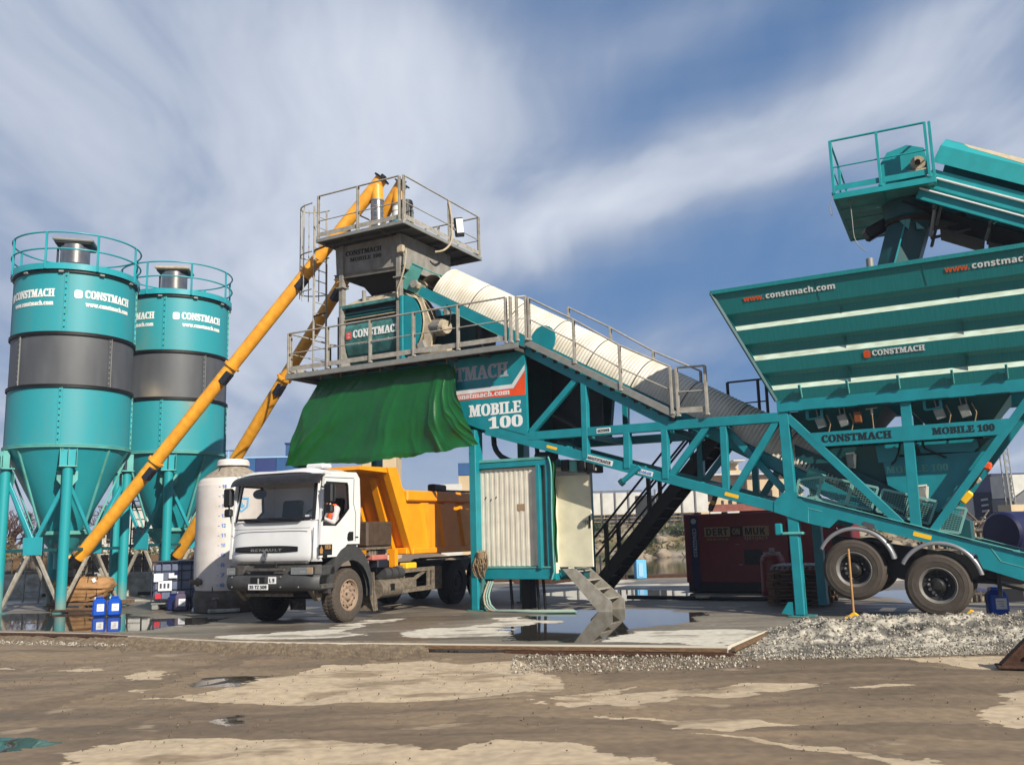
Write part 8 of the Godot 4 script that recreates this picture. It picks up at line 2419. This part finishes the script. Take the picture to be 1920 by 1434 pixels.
	for k in 6:
		var ds := thing("material_stack", ["long dark stack of formwork on the far bank left of the stair", "dark stack of formwork on the far bank behind the cabin door", "dark formwork stack on the far bank behind the stair's foot", "dark stack of formwork behind the middle of the stair", "dark stack of formwork below the white wall", "dark stack at the right end of the far bank's row"][k], "stack", V(4.6 + k * 2.1, 1.8, -80.0), 0.02, "dark stacks on the far bank")
		for i in 4: box(ds, "layer", V(0.02 * (i % 2), 0.16 + i * 0.30, 0), Vector3(2.0 - 0.06 * (i % 2), 0.25, 1.2), M.dark_stack)
		for i in 3: box(ds, "spacer", V(-0.7 + i * 0.7, 0.65, 0.58), Vector3(0.08, 1.15, 0.08), M.plant_stack)
	# cream mill with a rusty canopy on the far bank
	var cm := thing("cream_mill", "large cream mill building with stepped roof across the river behind the truss", "building", V(0, 1.8, -112), 0.0)
	box(cm, "wall", V(25.5, 3.1, 0), Vector3(6.0, 5.6, 8), M.cream_wall, 0.05)
	box(cm, "wall", V(30.5, 2.9, 1), Vector3(6.5, 5.9, 8), M.cream_wall, 0.05)
	box(cm, "tower", V(26.4, 6.2, 1), Vector3(1.2, 2.6, 3), M.cream_wall, 0.03)
	box(cm, "wall", V(22.2, 2.0, 1.5), Vector3(4.0, 3.6, 6), M.cream_wall, 0.05)
	for q in [[25.5, 5.95, 6.2], [30.5, 5.9, 6.7], [22.2, 3.85, 4.2], [26.4, 7.55, 1.4]]: box(cm, "cornice", V(q[0], q[1], 1.5), Vector3(q[2], 0.16, 8.4), M.white_wall)
	for k in 5: box(cm, "window", V(23.4 + k * 1.0, 2.6, 4.03), Vector3(0.45, 0.8, 0.05), M.steel_dark, 0)
	for k in 4: box(cm, "window", V(28.6 + k * 1.3, 3.6, 5.03), Vector3(0.5, 0.9, 0.05), M.steel_dark, 0)
	mi("gable", prism([Vector2(24.0, 5.9), Vector2(27.6, 5.9), Vector2(25.8, 7.0)], 4.0, 4.4), M.cream_wall, cm)
	var cn := thing("rusty_canopy", "low white building with a rusty red roof edge across the river", "building", V(0, 1.8, -100), 0.0)
	box(cn, "roof_edge", V(25.0, 1.85, 0), Vector3(16, 0.75, 9), M.rust_roof, 0.03)
	box(cn, "fascia", V(25.0, 1.30, 0.3), Vector3(16.4, 0.35, 9), M.white_wall, 0.02)
	box(cn, "wall", V(24.6, 0.35, 0), Vector3(15.5, 1.6, 8), M.grey_wall)
	var arch := []
	for k in 13: arch.append(Vector2(24.5 + cos(PI * k / 12.0) * 6.5, -0.3 + sin(PI * k / 12.0) * 1.45))
	flat(cn, "white_vault", arch, 4.06, 4.5, M.white_wall)
	# right side: racks, scrap, blue warehouse, mast
	var rk := thing("steel_rack", "long grey steel rack of formwork beyond the trailer's tail", "rack", V(15.6, 0, -30.2), -0.1)
	for k in 9: bar(rk, "upright", V(-1.9 + k * 0.45, 0, 0), V(-1.9 + k * 0.45, 1.62, 0), 0.05, 0.05, M.mud_metal)
	for h in [0.7, 1.05, 1.32, 1.60]:
		for z in [0.0, -0.8]: bar(rk, "rail", V(-2.0, h, z), V(2.0, h, z), 0.06, 0.05, M.mud_metal)
	for k in 22: box(rk, "formwork_panel", V(-1.85 + k * 0.17, 1.03 + 0.04 * (k % 3), -0.3), Vector3(0.07, 0.62, 0.5), M.mud_metal if k % 2 else M.cement, 0.004, Vector3(0, 0, 0.05 * (k % 3)))
	box(rk, "blue_skid", V(0.4, 0.45, 0.5), Vector3(2.6, 0.3, 0.3), M.navy_clad)
	var dm := thing("blue_tank", "round dark blue tank with a pale rim at the tail of the trailer", "tank", V(13.35, 1.28, -24.2), 0.3)
	mi("shell", lathe([Vector2(0, -1.0), Vector2(0.5, -0.97), Vector2(0.56, -0.9), Vector2(0.56, 0.9), Vector2(0.5, 0.97), Vector2(0, 1.0)], 40), M.gen_blue, dm, Vector3.ZERO, Vector3(0, 0.2, PI / 2))
	mi("rim", lathe([Vector2(0.56, -0.86), Vector2(0.62, -0.86), Vector2(0.62, -0.78), Vector2(0.56, -0.78)], 40), M.cement, dm, Vector3.ZERO, Vector3(0, 0.2, PI / 2))
	for x in [-0.6, 0.6]: box(dm, "cradle", V(x, -0.85, 0), Vector3(0.2, 0.9, 0.9), M.grey_wall)
	rng.seed = 15
	for k in 5:
		var jk := thing("scrap_pile", ["tangled scrap heap beyond the rack, left end of its row", "tangled scrap heap beyond the rack, second from the left", "tangled scrap heap beyond the middle of the rack", "tangled scrap heap beyond the rack, second from the right", "tangled scrap heap beyond the rack, right end of its row"][k], "scrap", V(21.2 + k * 1.3, 0.9, -44.0 - (k % 3)), rng.randf() * 3, "scrap heaps behind the rack")
		for i in 14: bar(jk, "scrap_bar", V(rng.randf_range(-0.7, 0.7), rng.randf_range(-0.6, 0.9), rng.randf_range(-0.5, 0.5)), V(rng.randf_range(-0.7, 0.7), rng.randf_range(-0.2, 1.3), rng.randf_range(-0.5, 0.5)), 0.06, 0.06, [M.mud_metal, M.rust, M.steel_dark, M.cement][i % 4])
		box(jk, "scrap_block", V(0, -0.5, 0), Vector3(1.0, 1.1, 0.9), M.dark_stack, 0.1)
	var bw := thing("blue_warehouse", "blue clad warehouse beyond the scrap heaps at the tail of the trailer", "building", V(42.2, 1.6, -77), 0.1)
	for k in 6: box(bw, "cladding_panel", V(-2.9 + k * 1.6, 1.75, 0), Vector3(1.58, 3.5, 5), M.navy_clad, 0.02)
	box(bw, "roof_edge", V(1.1, 3.6, 0), Vector3(9.8, 0.35, 5.3), M.gen_blue)
	box(bw, "sign_wall", V(-4.6, 1.2, 0.5), Vector3(1.7, 2.2, 4), M.gen_blue)
	for k in 3: box(bw, "white_letter_bar", V(-4.5, 1.7 - k * 0.45, 2.52), Vector3(0.6, 0.16, 0.04), M.label_white, 0, Vector3(0, 0, 0.12))
	box(bw, "white_annex", V(-5.9, 1.0, 0.5), Vector3(0.9, 1.8, 4), M.white_wall)
	var gh := thing("grey_gabled_hall", "grey gabled hall in front of the blue warehouse", "building", V(40.3, 1.6, -70), 0.05)
	mi("gable_wall", prism([Vector2(-2.2, 0), Vector2(3.5, 0), Vector2(3.5, 2.9), Vector2(0.6, 3.4), Vector2(-2.2, 1.6)], -3, 0), M.grey_wall, gh)
	mi("white_gable", prism([Vector2(-2.2, 1.7), Vector2(0.6, 3.45), Vector2(-2.2, 3.45)], -2.9, -0.1), M.white_wall, gh)
	box(gh, "door", V(1.4, 0.9, 0.02), Vector3(1.6, 1.8, 0.05), M.steel_dark)
	var ms := thing("lattice_mast", "thin grey lattice mast rising beside the blue warehouse", "mast", V(32.5, 1.7, -60), 0.2)
	for x in [-0.2, 0.2]:
		for z in [-0.2, 0.2]: bar(ms, "mast_leg", V(x, 0, z), V(x * 0.8 - 0.28, 9.0, z * 0.8), 0.06, 0.06, M.galv)
	for i in 18:
		var f0 := i / 18.0
		var x0 := -0.28 * f0
		bar(ms, "lacing", V(x0 - 0.2, 9.0 * f0, 0.2), V(x0 + 0.2, 9.0 * (f0 + 0.055), 0.2), 0.035, 0.035, M.galv)
		bar(ms, "lacing", V(x0 + 0.2, 9.0 * f0, 0.2), V(x0 - 0.2, 9.0 * (f0 + 0.055), 0.2), 0.035, 0.035, M.galv)
	box(ms, "base_block", V(0.1, 0.3, 0), Vector3(1.3, 1.2, 1.2), M.cream_wall)
	leafy("shrub", "olive shrub at the foot of the lattice mast", V(34.6, 1.4, -59), 1.0, M.leaf_dry)
	var bx := thing("blue_box", "small light blue cabinet standing on the river's near edge by the stair", "cabinet", V(4.15, 0, -31.2), 0.2)
	box(bx, "cabinet", V(0, 0.32, 0), Vector3(0.36, 0.62, 0.3), M.badge_blue, 0.02)
	box(bx, "cabinet_door", V(-0.03, 0.30, 0.16), Vector3(0.16, 0.45, 0.02), M.light_blue)
	for k in 5: bar(bx, "stanchion", V(-0.5 - k * 0.22, 0, 0), V(-0.5 - k * 0.22, 0.5 + 0.08 * k, 0), 0.05, 0.05, M.steel_dark)
	# quay edge along the river
	var qe := mi("quay_edge", boxm(Vector3(60, 0.16, 0.45), 0.03), M.rust, self, V(20, 0.03, -31.62))
	qe.set_meta("kind", "structure")


func block(called: String, label: String, cat: String, at: Vector3, s: Vector3, turn: float, wall: Material, roof: Material, nw: int, nf: int) -> void:
	var o := thing(called, label, cat, at, turn)
	box(o, "wall", V(0, s.y / 2, 0), s, wall, 0.03)
	box(o, "roof", V(0, s.y + 0.08, 0), Vector3(s.x + 0.3, 0.16, s.z + 0.3), roof, 0.03)
	for f in nf:
		for k in nw: box(o, "window", V((k + 0.5 - nw / 2.0) * s.x / nw, 2.2 + f * 2.8, s.z / 2 + 0.01), Vector3(s.x / nw * 0.45, 1.0, 0.05), M.steel_dark, 0)


func bare_tree(at: Vector3, h: float, label: String) -> void:
	var o := thing("bare_tree", label, "tree", at, rng.randf() * 6, "bare trees behind the silos")
	var st := newst()
	var tw := newst()
	var stack := [[Vector3.ZERO, V(0.05, 1, 0.02).normalized(), h * 0.34, 0.10 * h / 5.0, 0]]
	while stack.size():
		var b: Array = stack.pop_back()
		var a: Vector3 = b[0]
		var e: Vector3 = a + b[1] * b[2]
		var r: float = b[3]
		var xf := along(a, e)
		addbox(st if b[4] < 2 else tw, Vector3(a.distance_to(e) + r, r * 1.8, r * 1.8), 0, xf)
		if b[4] > 4: continue
		for k in (4 if b[4] < 2 else 3):
			var d: Vector3 = (b[1] + Vector3(rng.randfn(), rng.randfn() * 0.6 + 0.25, rng.randfn()) * 0.55).normalized()
			stack.append([a.lerp(e, rng.randf_range(0.55, 1.0)), d, b[2] * rng.randf_range(0.55, 0.8), maxf(r * 0.6, 0.012), b[4] + 1])
	mi("trunk", st.commit(), M.bark, o)
	mi("crown", tw.commit(), M.twig, o).set_meta("kind", "stuff")


func leafy(called: String, label: String, at: Vector3, s: float, mat: Material) -> void:
	var o := thing(called, label, "shrub", at, 0, "shrubs beyond the yard")
	var st := newst()
	for k in 700:
		var d := Vector3(rng.randfn() * 1.1, absf(rng.randfn()) * 0.75, rng.randfn()) * 0.6 * s
		st.append_from(cache.leaf, 0, Transform3D(Basis.from_euler(Vector3(rng.randf() * 6, rng.randf() * 6, rng.randf() * 6)) * rng.randf_range(0.7, 1.4), d + Vector3(0, 0.3, 0)))
	mi("foliage", st.commit(), mat, o).set_meta("kind", "stuff")
	for k in 5: tube(o, "stem", Vector3.ZERO, Vector3(rng.randf_range(-0.6, 0.6), 0.9 * s, rng.randf_range(-0.5, 0.5)), 0.025, M.bark, 5)


func _ready() -> void:
	# camera, sky, sun, exposure
	var cam := Camera3D.new()
	cam.name = "camera"
	cam.position = Vector3(0, 1.62, 0)
	cam.basis = Basis(Vector3.RIGHT, deg_to_rad(9.45)) * Basis(Vector3.BACK, -0.027)
	cam.fov = 45.74
	cam.near = 0.1
	cam.far = 2000.0
	add_child(cam)
	cam.current = true
	var sky := Sky.new()
	var sm := PanoramaSkyMaterial.new()
	sm.panorama = ImageTexture.create_from_image(sky_image())
	sky.sky_material = sm
	var env := Environment.new()
	env.background_mode = Environment.BG_SKY
	env.sky = sky
	env.background_energy_multiplier = 1.0
	env.tonemap_mode = Environment.TONE_MAPPER_LINEAR
	env.tonemap_exposure = 1.45
	env.sdfgi_enabled = true
	env.ssao_enabled = true
	env.ssil_enabled = true
	env.fog_enabled = true
	env.fog_density = 0.0006
	env.fog_light_color = Color(0.72, 0.77, 0.86)
	var we := WorldEnvironment.new()
	we.name = "world"
	we.environment = env
	add_child(we)
	var sun := DirectionalLight3D.new()
	sun.name = "sun"
	sun.light_color = Color(1.0, 0.97, 0.91)
	sun.light_energy = 1.6
	sun.light_angular_distance = 0.5
	sun.shadow_enabled = true
	add_child(sun)
	sun.look_at_from_position(Vector3(6.4, 7.0, 9.2), Vector3.ZERO)
	materials()
	place()
	backdrop()
	plant_all()
	loader()
	silo("nearer teal cement silo with a dark grey middle band, left of the pair", V(-11.85, 0, -24.0), 1.0, 0.10, false)
	silo("farther teal cement silo stained with cement dust, right of the pair", V(-10.45, 0, -27.6), 1.03, -0.05, true)
	screw("upper yellow screw conveyor rising from the nearer silo to the cement platform", V(-11.20, 1.30, -23.55), V(-3.28, 10.87, -22.55), 1.50)
	screw("lower yellow screw conveyor rising from the farther silo behind the mixer tower", V(-9.95, 1.25, -27.0), V(-2.80, 10.90, -23.00), 1.15)
	truck()
	round_plant()
	yard()
